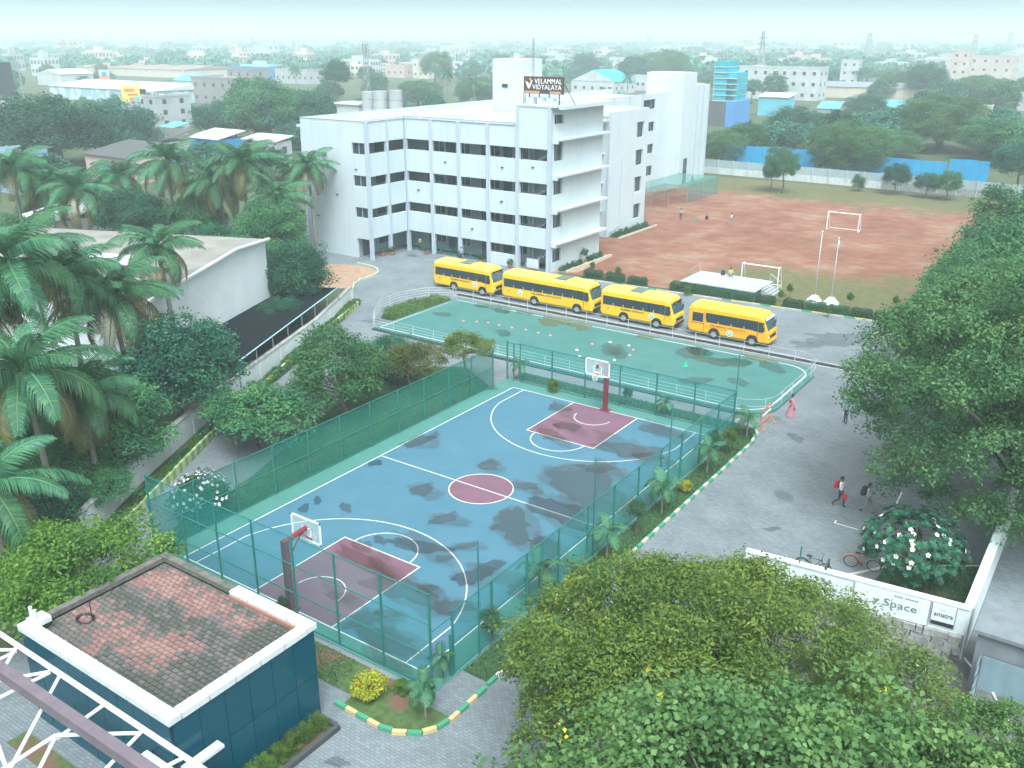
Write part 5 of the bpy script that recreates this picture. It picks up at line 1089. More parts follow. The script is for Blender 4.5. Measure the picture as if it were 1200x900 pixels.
coping(BX0-.06, BX1+.06, BY0-.06, BY0+.40, 8, 'x'); coping(BX1-.36, BX1+.06, BY0+.41, BY1-.41, 5, 'y'); coping(1.9, BX1+.06, BY1-.40, BY1+.06, 4, 'x')
MB().box(BX0, 1.88, BY1-.30, BY1, 3.87, 4.08).build('parapet', M_MOSS, NB); MB().box(BX0, BX0+.30, BY0+.42, BY1-.32, 3.87, 4.06).build('parapet', M_MOSS, NB)
MB().box(2.0, BX1-.37, BY1-.50, BY1-.42, 3.80, 3.98).build('brick_upstand', mat('brick_edge', (.30, .14, .10), rough=.9), NB)
PV = [mat('paver_rose', (.225, .125, .112), (.175, .108, .100), scale=6, rough=.9), mat('paver_rose_pale', (.275, .160, .140), (.22, .138, .125), scale=6, rough=.9), mat('paver_grey', (.130, .118, .112), (.095, .09, .086), scale=5, rough=.95), mat('paver_moss', (.085, .09, .08), (.055, .06, .05), scale=5, rough=.95)]
PW, PD = .27, .20
pme = [MB().add([(-PW/2+.012, -PD/2+.012, 0), (PW/2-.012, -PD/2+.012, 0), (PW/2-.012, PD/2-.012, 0), (-PW/2+.012, PD/2-.012, 0), (-PW/2+.03, -PD/2+.03, .06), (PW/2-.03, -PD/2+.03, .06), (PW/2-.03, PD/2-.03, .06), (-PW/2+.03, PD/2-.03, .06)], [(4, 5, 6, 7), (0, 1, 5, 4), (1, 2, 6, 5), (2, 3, 7, 6), (3, 0, 4, 7)]).mesh('roof_paver', m) for m in PV]
from mathutils import noise as mnoise
cells = []
nx, ny = int((BX1-BX0-.75)/PW), int((BY1-BY0-.85)/PD)
for j in range(ny):
    for i in range(nx):
        x = BX0+.36+PW*(i+.5+(.5 if j % 2 else 0)*.9); y = BY0+.46+PD*(j+.5)
        if x > BX1-.50: continue
        u, v = (x-BX0)/(BX1-BX0), (y-BY0)/(BY1-BY0)
        q = mnoise.noise((x*.55, y*.7, 3))*.9+mnoise.noise((x*2.1, y*2.3, 9))*.35+.06-1.4*max(0, u-.55)-.5*max(0, .15-v)*3-.6*max(0, .12-u)*4
        q += random.uniform(-.28, .28); k = 1 if q > .42 else 0 if q > .08 else 2 if q > -.28 else 3
        cells.append((x, y, k))
cells.sort(key=lambda c: (c[0]-CAM[0])**2+(c[1]-CAM[1])**2)
for (x, y, k) in cells[:300]: put('roof_paver', pme[k], NB, (x-1.8, y+21, 3.80+random.uniform(-.006, .006)), (0, 0, random.uniform(-.03, .03)))
V = []; F = []; K = []
for (x, y, k) in cells[300:]:
    o = len(V); dz = 3.80+random.uniform(-.006, .006); V += [(x-1.8+v.co.x, y+21+v.co.y, dz+v.co.z) for v in pme[k].vertices]; F += [tuple(q+o for q in p.vertices) for p in pme[k].polygons]; K += [k]*5
me = arrays_mesh('roof_pavers_far', np.array(V), np.array(F), PV, mi=np.array(K)); tag(put('roof_pavers', me, NB), kind='stuff')
MB().box(-2.35, -1.75, -23.9, -23.3, 4.1, 4.3).build('roof_box', M_COPE, NB); MB().cyl((-2.2, -23.75), .07, 4.3, 4.75, 8).cyl((-1.95, -23.75), .07, 4.3, 4.7, 8).build('vent_pipe', M_COPE, NB)
MB().cyl((-.9, -22.3), .02, 3.85, 4.7, 5).build('rod', M_BLACK, NB)
cb = MB(); 
for k in range(3): cb.tube([(-1.2+(.30+.04*k)*math.cos(a*.35), -22.4+(.22+.03*k)*math.sin(a*.35), 3.88+.02*k) for a in range(19)], .02, 4)
tag(cb.build('cable_coil', M_BLACK), 'coil of black cable lying on the brick roof', 'cable')
for (x0, x1, y0, y1, lb) in ((4.8, 6.3, -24.62, -24.26, 'white canopy light tray on the front wall of the glass building'), (6.28, 6.62, -24.1, -22.7, 'white canopy light tray on the side wall of the glass building')):
    t = thing('canopy_tray', lb, 'canopy', ((x0+x1)/2, (y0+y1)/2, 2.3), 'canopy trays'); MB().box(x0, x1, y0, y1, 2.3, 2.42).build('tray', M_COPE, t); MB().box(x0+.06, x1-.06, y0+.06, y1-.06, 2.42, 2.45).build('lid', M_SLABE, t)
    MB().box(min(x0, 6.06) if x0 > 6 else x0, x0+.08 if x0 < 6 else 6.3, y1-.1 if x0 < 6 else y0, -24.1 if x0 < 6 else y0+.08, 2.25, 2.3).build('bracket', M_BLACK, t)
# planter at the foot of the glass wall and the strip at the front
struct(sheet('planter_soil', [(6.1, -24), (6.95, -24), (6.95, -18.3), (6.1, -18.3)], .03, M_LAWN_DRY))
MB().box(6.95, 7.12, -24.2, -18.2, 0, .22).box(6.1, 6.95, -18.3, -18.15, 0, .22).build('planter_kerb', mat('kerb_dark', (.06, .065, .07), rough=.8)); tag(bpy.data.objects['planter_kerb'], 'dark stone kerb of the planter beside the glass building', 'kerb')
for i in range(6): tree('planter_shrub', 'leafy plant in the dark planter beside the glass wall, %s from the court' % ordn[i], 'shrub_yg', (6.5, -18.7-i*.62, .03), .75, .42, 'plant', 'plants in the glass building planter', Rz=.45)
# ------------------------------------------------------------------ steel frame of an unfinished canopy, close to the camera
M_BEAM = mat('beam_mauve', (.135, .11, .135), (.17, .14, .165), scale=2, rough=.6); TZ = 7.0
t = thing('steel_truss_structure', 'white steel pipe canopy frame with a mauve box beam over the forecourt', 'steel frame', (5, -27, 0))
zt_ = lambda x, y: at(x/4.615, 720+y/4.615, TZ)
c0, c1 = zt_(0, 105), zt_(1090, 831); dv = c1-c0; c0, c1 = c0-dv*.5, c1+dv*.25
MB().tube([c0, c1], .075, 8).build('chord', M_WHITE, t)
for (a, b) in (((-120, 190), (85, 174)), ((-200, 330), (85, 182)), ((0, 355), (265, 291)), ((-100, 495), (265, 296)), ((318, 335), (30, 850)), ((555, 490), (300, 655)), ((305, 650), (755, 622)), ((765, 630), (430, 960)), ((300, 650), (-40, 850)), ((300, 655), (150, 930)), ((25, 805), (-60, 560)), ((985, 775), (700, 900)), ((85, 176), (-150, 560))):
    MB().tube([zt_(*a)-(0, 0, .02), zt_(*b)-(0, 0, .12)], .05, 6).build('strut', M_WHITE, t)
b0, b1 = at(-60, 744, TZ+.3), at(200, 922, TZ+.3); d = unit(b1-b0); nn = np.array([-d[1], d[0], 0])*.2; cc = (b0+b1)/2; MB().obox(cc, (b1-b0)/2*1.25, nn*.75, (0, 0, .16)).build('beam', M_BEAM, t)
for p in (c0, c1): MB().tube([(p[0], p[1], 0), (p[0], p[1], TZ)], .1, 8).build('leg', M_WHITE, t)
for p in (b0-(b1-b0)*.12, b1+(b1-b0)*.12): MB().tube([(p[0], p[1], 0), (p[0], p[1], TZ+.2)], .1, 8).build('leg', M_WHITE, t)
for p, q in ((c0, b0), (c1, b1)): MB().tube([p, q-(0, 0, .3)], .05, 6).build('strut', M_WHITE, t)
struct(sheet('drain_strip', [(-2.2, -24.75), (4.6, -24.75), (4.6, -25.5), (-2.2, -25.5)], .02, M_LAWN_DRY))
# ------------------------------------------------------------------ sign wall on the right
M_PALE = mat('boundary_white', (.66, .73, .75), (.56, .64, .66), scale=.9, rough=.8, streak=.12, world=True); M_STONE = mat('rough_stone', (.20, .205, .20), (.33, .33, .32), scale=2.5, rough=.95, bump=1.0, world=True)
w0, w1 = np.array([15.95, -1.85, 0]), np.array([24.85, -1.0, 0]); wd = unit(w1-w0); wn = np.array([wd[1], -wd[0], 0])
SW = thing('sign_wall', 'white boundary wall with painted signs beside the right yard', 'wall', (20.4, -1.4, 0))
MB().prism([(w0+wn*.0)[:2], (w1)[:2], (w1-wn*.22)[:2], (w0-wn*.22)[:2]], 1.2, 2.42).build('upper_wall', M_PALE, SW); MB().prism([(w0-wn*.29-wd*.04)[:2], (w0+wn*.05-wd*.04)[:2], (w1+wn*.05+wd*.04)[:2], (w1-wn*.29+wd*.04)[:2]], 2.42, 2.48).build('coping', M_PALE, SW)
r_ = random.Random(3); 
for row in range(4):                                      # rubble footing: single stones
    x = 0
    while x < 8.9:
        l = r_.uniform(.25, .55); c = w0+wd*(x+l/2)+wn*(.02+r_.uniform(0, .05)); x += l+.02
        if x > 8.95: break
        o = MB().obox(c+(0, 0, .15+row*.3), wd*l/2, wn*.14, (0, 0, .14)); o.v = [tuple(np.array(q)+[r_.uniform(-.03, .03) for _ in range(3)]) for q in o.v]; o.build('stone', M_STONE, SW)
MB().prism([(w0-wn*.02)[:2], w1[:2]-wn[:2]*.02, (w1-wn*.25)[:2], (w0-wn*.25)[:2]], 0, 1.2).build('footing', M_STONE, SW)
MB().box(24.68, 24.92, -.9, 12, 0, 2.40).build('side_wall', M_PALE, SW); MB().box(24.62, 24.98, -.72, 12, 2.40, 2.46).build('side_coping', M_PALE, SW)
def onwall(x, z, off): s = (x-w0[0])/wd[0]; p = w0+wd*s+wn*off; return np.array([p[0], p[1], z])
RZW = math.atan2(wd[1], wd[0])
def board(name, label, x0, x1, z0, z1, m):
    t = thing(name, label, 'sign', tuple(onwall((x0+x1)/2, z0, .03)), None, RZW); put('board', MB().box(-(x1-x0)/2, (x1-x0)/2, -.02, .02, 0, z1-z0).mesh('board', m), t); put('edge', MB().box(-(x1-x0)/2-.03, -(x1-x0)/2, -.03, .02, 0, z1-z0).box((x1-x0)/2, (x1-x0)/2+.03, -.03, .02, 0, z1-z0).mesh('edge', M_STEEL), t); return t
M_BRD = mat('sign_board_white', (.66, .73, .76), (.60, .67, .70), scale=1, rough=.6); M_INK = mat('sign_ink_grey', (.10, .13, .15), rough=.6)
t = board('wall_sign', 'long white sign board on the wall with grey lettering ending in Space', 20.55, 23.46, 1.22, 2.36, M_BRD)
put('lettering', text_mesh('y Space', .62, M_INK, .004, .004), t, (.17, -.024, .58), (math.radians(90), 0, 0), (.92, .78, 1))
cap = MB()
for k in range(11): cap.box(.10+k*.085, .10+k*.085+(.06 if k not in (4,) else 0.0), -.026, -.02, .955, 1.01)
put('caption_line', cap.mesh('caption_line', M_INK), t)
t = board('wall_sign', 'small square white sign reading amatra with a black band', 23.56, 24.42, 1.38, 2.34, M_BRD)
put('lettering', text_mesh('amatra', .30, M_INK, .004, .006), t, (0, -.024, .52), (math.radians(90), 0, 0), (.86, 1, 1)); put('band', MB().box(-.42, .42, -.028, -.02, .02, .20).mesh('band', M_BLACK), t); put('emblem', MB().tube([(-.2, -.024, .74), (0, -.024, .78), (.24, -.024, .74)], .012, 4).mesh('emblem', M_STEEL), t)
MB().tube([(18.2, -1.5, 0), (18.2, -1.5, 3.3)], .03, 6).build('thin_post', M_FGREEN); tag(bpy.data.objects['thin_post'], 'thin green post standing at the sign wall', 'post')
o = MB().obox(onwall(19.3, 1.35, -.45), wd*.04, wn*.38, (0, 0, 1.3)).build('gate_leaf', mat('gate_brown', (.06, .045, .045), rough=.6)); tag(o, 'narrow dark brown gate leaf seen edge-on behind the sign wall', 'gate')
# street side: grey kiosk, sheet hoarding, pipe and debris
M_GREY = mat('sheet_grey', (.16, .19, .21), (.21, .24, .26), scale=1.2, rough=.7, streak=.3); M_BLUESH = mat('hoarding_blue', (.16, .25, .29), (.20, .29, .33), scale=1, rough=.7, streak=.25)
t = thing('kiosk', 'low grey kiosk with a flat sheet roof at the right edge of the street', 'kiosk', (26.9, -1.2, 0)); MB().box(25.4, 28.6, -2.2, -.1, 0, 2.35).build('wall', M_GREY, t); MB().box(25.25, 28.8, -2.4, .05, 2.35, 2.5).build('roof', M_GREY, t); MB().box(25.38, 25.4, -1.8, -.6, .2, 1.9).build('door', M_BLACK, t)
t = thing('hoarding', 'slanting blue-grey sheet hoarding in the lower right corner', 'hoarding', (26.0, -3.7, 0))
for i in range(4):
    a = np.array([25.65+.05*i, -2.5-i*.75, 0]); MB().obox(a+(0, -.36, .78), (.012, .0, 0), (.02, .355, 0), (.0, 0, .78)).build('sheet_panel', M_BLUESH, t)
MB().box(25.75, 28.4, -2.45, -2.42, 0, 1.5).build('sheet_panel', M_BLUESH, t)
for i in range(3): MB().tube([(25.75, -2.6-i*1.2, 0), (25.75, -2.6-i*1.2, 1.55)], .03, 5).build('post', M_GREY, t)
M_PIPE = mat('drain_pipe_white', (.65, .70, .72), rough=.5); pp = [at(1130, 771, .06), at(1140, 783, .05), at(1147, 785, .05), at(1152, 795, .05), at(1160, 806, .05), at(1183, 848, .05)]
tag(MB().tube(pp, .05, 6).build('drain_pipe', M_PIPE), 'white drain pipe snaking along the edge of the hoarding', 'pipe')
for i, (px, py, m, lb) in enumerate(((1078, 785, M_WHITE, 'crumpled white plastic heap on the street verge'), (1120, 862, M_WHITE, 'torn white sheet lying at the street edge'), (1060, 792, M_BLACK, 'black rubbish bag lying by the street wall'))):
    p = at(px, py); b = MB().ball((p[0], p[1], .12), (.38, .28, .2), 9, 6); b.v = [tuple(np.array(q)+np.array([random.uniform(-.06, .06) for _ in range(3)])) for q in b.v]; tag(b.build('rubbish_heap', m), lb, 'rubbish')
# parking marks on the pavers
for i, (a, b) in enumerate((((978, 613), (1006, 621)), ((978, 613), (980, 610)), ((1057, 577), (1050, 591)))):
    mb = MB(); ribbon(mb, [at(*a)[:2], at(*b)[:2]], .07, .014); o = mb.build('yard_marking', M_LINE); struct(o)
t = MB(); ribbon(t, [(19.4, 2.9), (20.6, 4.6), (24.5, 7.4)], .16, .05); o = t.build('lawn_edging', M_KW); tag(o, 'pale edging strip along the corner lawn behind the sign wall', 'kerb')
# ------------------------------------------------------------------ boundary wall on the left, sheds behind it
BW = thing('boundary_wall', 'long white boundary wall with dark weathered coping left of the drive', 'wall', (-20, -2, 0))
M_COPD = mat('coping_weathered', (.20, .20, .19), (.42, .43, .42), scale=1.6, rough=.95, world=True); HW = 1.5
for a, b in zip(WALLLINE, WALLLINE[1:]):
    a, b = np.array([*a, 0.]), np.array([*b, 0.]); d = unit(b-a); L = np.linalg.norm(b-a); n = max(1, round(L/3.2)); nn = np.array([-d[1], d[0], 0])
    for i in range(n):
        p, q = a+(b-a)*i/n, a+(b-a)*(i+1)/n; c = (p+q)/2; l = L/n/2
        MB().obox(c+(0, 0, HW/2-.1), d*(l-.01), nn*.11, (0, 0, HW/2+.08)).build('wall_panel', M_PALE, BW); MB().obox(c+(0, 0, HW+.05), d*l, nn*.17, (0, 0, .05)).build('coping', M_COPD, BW); MB().obox(p+(0, 0, HW/2), d*.14, nn*.15, (0, 0, HW/2-.02)).build('pier', M_PALE, BW)
def zray(px, py, x, y):
    d = ray(px, py); return CAM[2]+d[2]*math.hypot(x-CAM[0], y-CAM[1])/math.hypot(d[0], d[1])
def corr_mat(name, a, b, per=.35):
    m = bpy.data.materials.new(name); m.use_nodes = True; n, l = m.node_tree.nodes, m.node_tree.links; bs = n['Principled BSDF']; bs.inputs['Roughness'].default_value = .55
    tc = n.new('ShaderNodeTexCoord'); nz = n.new('ShaderNodeTexNoise'); nz.inputs['Scale'].default_value = .5; nz.inputs['Detail'].default_value = 7; rp = n.new('ShaderNodeValToRGB'); rp.color_ramp.elements[0].position = .35; rp.color_ramp.elements[1].position = .7; rp.color_ramp.elements[0].color = (*a, 1); rp.color_ramp.elements[1].color = (*b, 1)
    l.new(tc.outputs['Object'], nz.inputs['Vector']); l.new(nz.outputs['Fac'], rp.inputs['Fac']); l.new(rp.outputs[0], bs.inputs['Base Color']); MATS[name] = m; return m
M_CORW = corr_mat('corrugated_white', (.60, .67, .71), (.68, .74, .77)); M_CORB = corr_mat('corrugated_roof_beige', (.19, .185, .17), (.27, .26, .24))
def corrugated(mb, p0, u, v, lu, lv0, lv1, per=.3, amp=.014):
    """ribbed sheet: ribs run along v; lv0/lv1 sheet length along v at both ends of u (a gable edge when they differ)"""
    u, v = unit(np.array(u, float)), unit(np.array(v, float)); w = unit(np.cross(u, v)); n = int(lu/per)*4; vs = []; fs = []
    for i in range(n+1):
        s = lu*i/n; o = amp*(1 if i % 4 in (1, 2) else -1); lv = lv0+(lv1-lv0)*i/n; b = np.array(p0)+u*s+w*o
        vs += [b, b+v*lv]
        if i: fs.append((2*i-2, 2*i, 2*i+1, 2*i-1))
    return mb.add(vs, fs)
sd_ = np.array([.379, -.926, 0]); sb = np.array([-.926, -.379, 0]); A = np.array([-33.85, 14.9, 0]); hA = zray(310, 281, *A[:2]); Kp = A+sd_*5.6; hK = zray(241, 295, *Kp[:2]); Bp = A+sd_*19.0; hB = zray(128, 372, *Bp[:2])
hB = max(min(hB, hK+.1), hK-1.0)
SH = thing('warehouse_shed', 'white corrugated warehouse with pale roof behind the left palms', 'warehouse', tuple(A))
corrugated(MB(), A, sd_, (0, 0, 1), 5.6, hA, hK).build('wall_sheet', M_CORW, SH); corrugated(MB(), Kp+(0, 0, .0), sd_, (0, 0, 1), 5.0, hK, hK+(hB-hK)*.37).build('wall_sheet', M_CORW, SH); corrugated(MB(), Kp+sd_*5.0+(0, 0, 2.2), sd_, (0, 0, 1), 8.4, hK+(hB-hK)*.37-2.2, hB-2.2).build('wall_sheet', M_CORW, SH)
D2 = 22
for (p, h0, q, h1) in ((A, hA, Kp, hK), (Kp, hK, Bp, hB)):
    a = p+(0, 0, h0+.05)-sb*.4; u = (q+(0, 0, h1))-(p+(0, 0, h0)); corrugated(MB(), a, u, sb, np.linalg.norm(u), D2, D2, .5, .03).build('roof_sheet', M_CORB, SH)
    MB().tube([p+(0, 0, h0+.1)-sb*.45, q+(0, 0, h1+.1)-sb*.45], .12, 5).build('gutter', M_CORW, SH)
MB().add([A, A+sb*D2, A+sb*D2+(0, 0, hA), A+(0, 0, hA)], [(0, 1, 2, 3)]).build('end_wall', M_CORW, SH); MB().add([Bp+(0, 0, 2.2), Bp+sb*D2+(0, 0, 2.2), Bp+sb*D2+(0, 0, hB), Bp+(0, 0, hB)], [(0, 1, 2, 3)]).build('end_wall', M_CORW, SH); MB().add([Bp+sb*D2, A+sb*D2, A+sb*D2+(0, 0, hA), Bp+sb*D2+(0, 0, hB)], [(0, 1, 2, 3)]).build('back_wall', M_CORW, SH)
MB().obox(Kp+sb*5+sd_*6+(0, 0, hK+.3), sd_*.6, sb*3.5, (0, 0, .25)).build('roof_vent', M_CORW, SH)
for k in range(4): p = Kp+sd_*(5.2+k*2.6); MB().tube([p+sb*.3, p+sb*.3+(0, 0, 2.4)], .12, 6).build('leg', M_GREY, SH)
M_SHADE = mat('black_shade_net', (.007, .010, .012), (.016, .020, .022), scale=3, rough=1.0, bump=.3, spec=.05)
t = thing('shade_canopy', 'flat black shade-net canopy between the warehouse and the boundary wall', 'canopy', (-28, 11, 0)); rp = [(-22.3, 1.9), (-31, 20.3), (-36, 19.0), (-33.6, 14.7), (-29.5, 4.4)]
n_ = 14; gv = []; gf = []
for i in range(n_+1):
    e0 = np.array(rp[0])+(np.array(rp[1])-np.array(rp[0]))*i/n_; e1 = np.array([-29.4, 4.4])+(np.array([-33.6, 14.7])-np.array([-29.4, 4.4]))*i/n_ if i < n_-2 else np.array([-33.6-(i-n_+2)*.9, 14.7+(i-n_+2)*1.8])
    for j in range(7): q = e0+(e1-e0)*j/6; gv.append((q[0], q[1], 2.5-.10*math.sin(math.pi*j/6)*(1 if i % 2 else .3)+random.uniform(-.015, .015)))
    if i: gf += [((i-1)*7+j, i*7+j, i*7+j+1, (i-1)*7+j+1) for j in range(6)]
MB().add(gv, gf).build('shade_net', M_SHADE, t)
MB().tube([(rp[0][0], rp[0][1], 2.53), (rp[1][0], rp[1][1], 2.53)], .05, 5).build('edge_pipe', mat('pipe_pale_blue', (.35, .55, .62), rough=.5), t)
for k in range(8): q = np.array(rp[0])+(np.array(rp[1])-np.array(rp[0]))*k/7; MB().tube([(q[0], q[1], 0), (q[0], q[1], 2.5)], .045, 5).build('post', M_STEEL, t)
# ------------------------------------------------------------------ planting round the court
AG = 'small palms on the lawn strips'
for i, (px, py, H, L, lb) in enumerate(((632, 702, 2.3, 1.5, 'nearest on the right lawn strip, beside the gold bush'), (711, 655, 2.2, 1.4, 'second on the right lawn strip'), (775, 603, 2.4, 1.5, 'third on the right lawn strip, beside the round gold bush'), (828, 555, 2.3, 1.4, 'fourth on the right lawn strip'), (875, 512, 1.9, 1.3, 'at the far corner by the orange barricade'), (778, 487, 1.5, 1.2, 'on the far lawn strip behind the hoop'), (607, 447, 1.9, 1.1, 'at the far left corner of the court'), (499, 842, 2.0, 1.2, 'on the bare bed at the near court corner'), (520, 800, 1.7, .9, 'against the near gate of the court'))):
    p = at(px, py); palm('small feathery palm '+lb, (p[0], p[1], .02), H*.72, L*.85, 9, (random.uniform(-.1, .1), random.uniform(-.1, .1)), 'areca_palm', AG, 0, ARECA, .05, False, seed=i)
for i, (px, py, H, R_, key, lb) in enumerate(((745, 628, 2.1, .62, 'shrub', 'dense round-headed shrub on the right lawn strip beside the kerb'), (852, 532, 1.7, .6, 'shrub_yg', 'leafy shrub near the far end of the right lawn strip'), (835, 528, 1.4, .5, 'shrub', 'dark low shrub beside the far end of the right court fence'), (575, 758, 1.9, .6, 'shrub', 'dark round-headed shrub beside the court gate'), (735, 476, 1.4, .45, 'shrub', 'narrow upright shrub on the far lawn strip'), (649, 460, .95, .55, 'shrub_yg', 'round bright green bush on the far lawn strip'), (802, 577, .75, .42, 'gold', 'small round gold bush on the right lawn strip'), (670, 692, .8, .42, 'gold', 'bright gold bush beside the near end of the right lawn strip'), (433, 818, 1.1, .72, 'gold', 'big round gold-green bush in the planted bed near the glass building'), (470, 812, .6, .4, 'shrub_yg', 'straggly low plant beside the big gold bush'))):
    p = at(px, py); tree('garden_shrub', lb, key, (p[0], p[1], .02), H, R_, 'shrub', None)
tree('garden_shrub', 'thin young plant rising beside the near baseline fence', 'shrub', (.6, -14.95, .02), 1.5, .3, 'shrub', None, Rz=.5)
def grass_tufts(name, polys, n, h, m, label):
    P = []
    for poly, cnt in polys:
        xs, ys = [p[0] for p in poly], [p[1] for p in poly]
        c = 0
        while c < cnt:
            x, y = random.uniform(min(xs), max(xs)), random.uniform(min(ys), max(ys)); inside_ = False; j = len(poly)-1
            for i in range(len(poly)):
                if (poly[i][1] > y) != (poly[j][1] > y) and x < (poly[j][0]-poly[i][0])*(y-poly[i][1])/(poly[j][1]-poly[i][1])+poly[i][0]: inside_ = not inside_
                j = i
            if inside_: P.append((x, y, .02)); c += 1
    P = np.array(P); k = len(P); D = unit(rng.normal(size=(k, 3))*.5+np.array([0, 0, 1])); N = unit(np.cross(D, rng.normal(size=(k, 3)))); L = h*rng.uniform(.5, 1.4, k)
    tag(put(name, leaf_cloud(name, P, D, N, L, L*.35, rng.random(k), m)), label, 'grass', kind='stuff')
grass_tufts('grass', [([(8.75, -13.0), (10.02, -13.0), (10.02, 14.6), (9.6, 16.6), (8.8, 17.1), (8.75, 15.7)], 9000), ([(-8.7, 15.7), (8.75, 15.7), (8.75, 17.1), (-8.7, 17.1)], 5000), ([(-8.95, -15), (-8.95, 13.2), (-13.0, 15.6), (-16.5, 13.5), (-16.8, 8), (-14.5, 1), (-11.8, -6), (-10.6, -12)], 9000), ([(-2.5, -15.0), (5, -15.0), (5.5, -16.6), (-2.5, -16.6)], 3000), ([(19.8, -.9), (24.5, -.75), (24.5, 7.5), (21, 6.6)], 5000)], 0, .10, LM_HEDGE, 'short rough grass on the lawn strips')
# hedge between the boundary wall and the striped kerb
hb_ = [((np.array(a)*.45+np.array(b)*.55)) for a, b in zip(((-32.4, 23.4), (-26, 11.5), (-19.6, -2.7), (-15, -11), (-10, -19.5)), ((-31.3, 22.9), (-24.6, 8.9), (-18.1, -3.8), (-13.2, -12.4), (-8.9, -20.0)))]
hw = walk([tuple(p) for p in hb_], 1.3)
hm = [hedge_mesh('wall_hedge_%d' % i, 1.6, .7, .62, 1300, (LM_MID, LM_YG, LM_HEDGE)[i], .11, 70+i) for i in range(3)]
for i, (p, d) in enumerate(hw):
    t = thing('wall_hedge', 'bushy hedge plant along the left boundary wall, %s from the road' % ordinal(i+1), 'hedge', (p[0], p[1], .01), 'hedge plants along the boundary wall')
    put('leaves', hm[i % 3 if i > 6 else (1 if i < 4 else i % 2)], t, (0, 0, 0), (0, 0, math.atan2(d[1], d[0])), (1, 1, random.uniform(.75, 1.25)))
# ------------------------------------------------------------------ trees beside the drive
def tr(label, px, py, toppx, R_, key, name='garden_tree', cat='tree', group=None, Rz=None, dx=0, dy=0):
    p = at(px, py); H = hgt((px, py), toppx) if isinstance(toppx, tuple) else toppx
    return tree(name, label, key, (p[0]+dx, p[1]+dy, 0), H, R_, cat, group, Rz=Rz)
tr('dense dark green tree between the left drive and the court', 402, 488, 5.9, 3.8, 'dense_b', Rz=3.6)
tr('olive bushy tree right behind the dense tree by the rink corner', 482, 458, 3.7, 2.6, 'olive', Rz=2.2)
tr('low rounded green tree between the dense tree and the rink rail', 452, 442, 3.3, 2.6, 'dense_a', Rz=2.0)
tr('small olive tree with thin trunk at the far left court corner', 547, 451, 4.1, 2.1, 'olive', Rz=1.7)
tr('low spreading light green tree beside the left drive', 308, 524, 3.9, 4.0, 'spread', Rz=3.4)
tr('bright yellow-green tree spreading beside the glass building', 105, 748, 5.2, 4.3, 'spread_yg', Rz=4.0)
tr('big dark tree in front of the warehouse behind the boundary wall', 210, 500, 7.9, 4.2, 'dense_a', Rz=4.2)
tr('dark leafy tree below the palms behind the boundary wall', 120, 560, 5.2, 4.0, 'dense_b', Rz=3.0)
tr('dark low tree at the left edge behind the boundary wall', 30, 640, 4.2, 3.0, 'dense_a', Rz=2.6)
tr('bushy dark tree at the far end of the black shade canopy', 345, 372, 7.2, 3.6, 'dense_a', Rz=3.6)
tr('round dark tree left of the school palm', 318, 330, 8.5, 4.4, 'dense_b', Rz=4.2)
tr('small bright shrub below the boundary wall at the shed legs', 95, 610, 2.4, 1.8, 'spread')
tr('low bush against the boundary wall left of the yellow-green tree', 55, 690, 2.6, 1.9, 'dense_b')
t = tr('white-flowering bush behind the near left fence corner', 238, 602, 2.3, 1.75, 'shrub', 'flowering_bush', 'bush', Rz=1.4)
for i, (px, py, H, R_, key, lb) in enumerate(((150, 292, 7.5, 4.2, 'dense_a', 'dark thick tree behind the warehouse roof, left of the leaning palm'), (188, 300, 7.0, 4.0, 'dense_a', 'dark thick tree behind the warehouse roof below the pink house'), (232, 300, 7.0, 4.0, 'dense_b', 'dark thick tree behind the warehouse below the blue shed palm'), (262, 322, 5.5, 3.6, 'dense_a', 'dark bush behind the warehouse right of the visible palm trunk'), (300, 318, 6.5, 3.8, 'dense_a', 'dark bush below the nut-bearing palm'), (112, 268, 6.0, 4.0, 'dense_b', 'dark bush below the palm left of the pink house'), (285, 345, 6.0, 3.4, 'dense_b', 'green bush touching the far corner of the white warehouse'), (60, 262, 5.0, 4.0, 'dense_a', 'dark bush behind the low white shed roof'), (20, 300, 5, 4, 'dense_b', 'green bush at the left edge beside the low white shed'), (330, 300, 7, 3.6, 'dense_a', 'dark tree between the school corner and the palms'), (85, 520, 4.5, 3.2, 'dense_a', 'dark bush under the nearest big palm'), (150, 545, 3.6, 2.6, 'spread', 'spreading green bush under the palm with hanging fronds'), (20, 560, 5.5, 3.4, 'dense_a', 'dark tree at the left edge under the tall palm'), (72, 600, 3.4, 2.6, 'dense_b', 'low green bush beside the boundary wall under the big palm'), (128, 598, 2.4, 1.9, 'spread', 'small green bush right against the boundary wall'), (330, 395, 3.4, 2.2, 'dense_a', 'dark bush covering the end of the black canopy'), (250, 205, 6, 5, 'far1', 'dark tree behind the blue shed and the palms'), (310, 212, 6, 5, 'far0', 'dark tree beside the parking shed'), (60, 225, 6, 5, 'far4', 'dark tree left of the pink house'))): tr(lb, px, py, H, R_, key, 'thicket_tree', Rz=R_*.85)
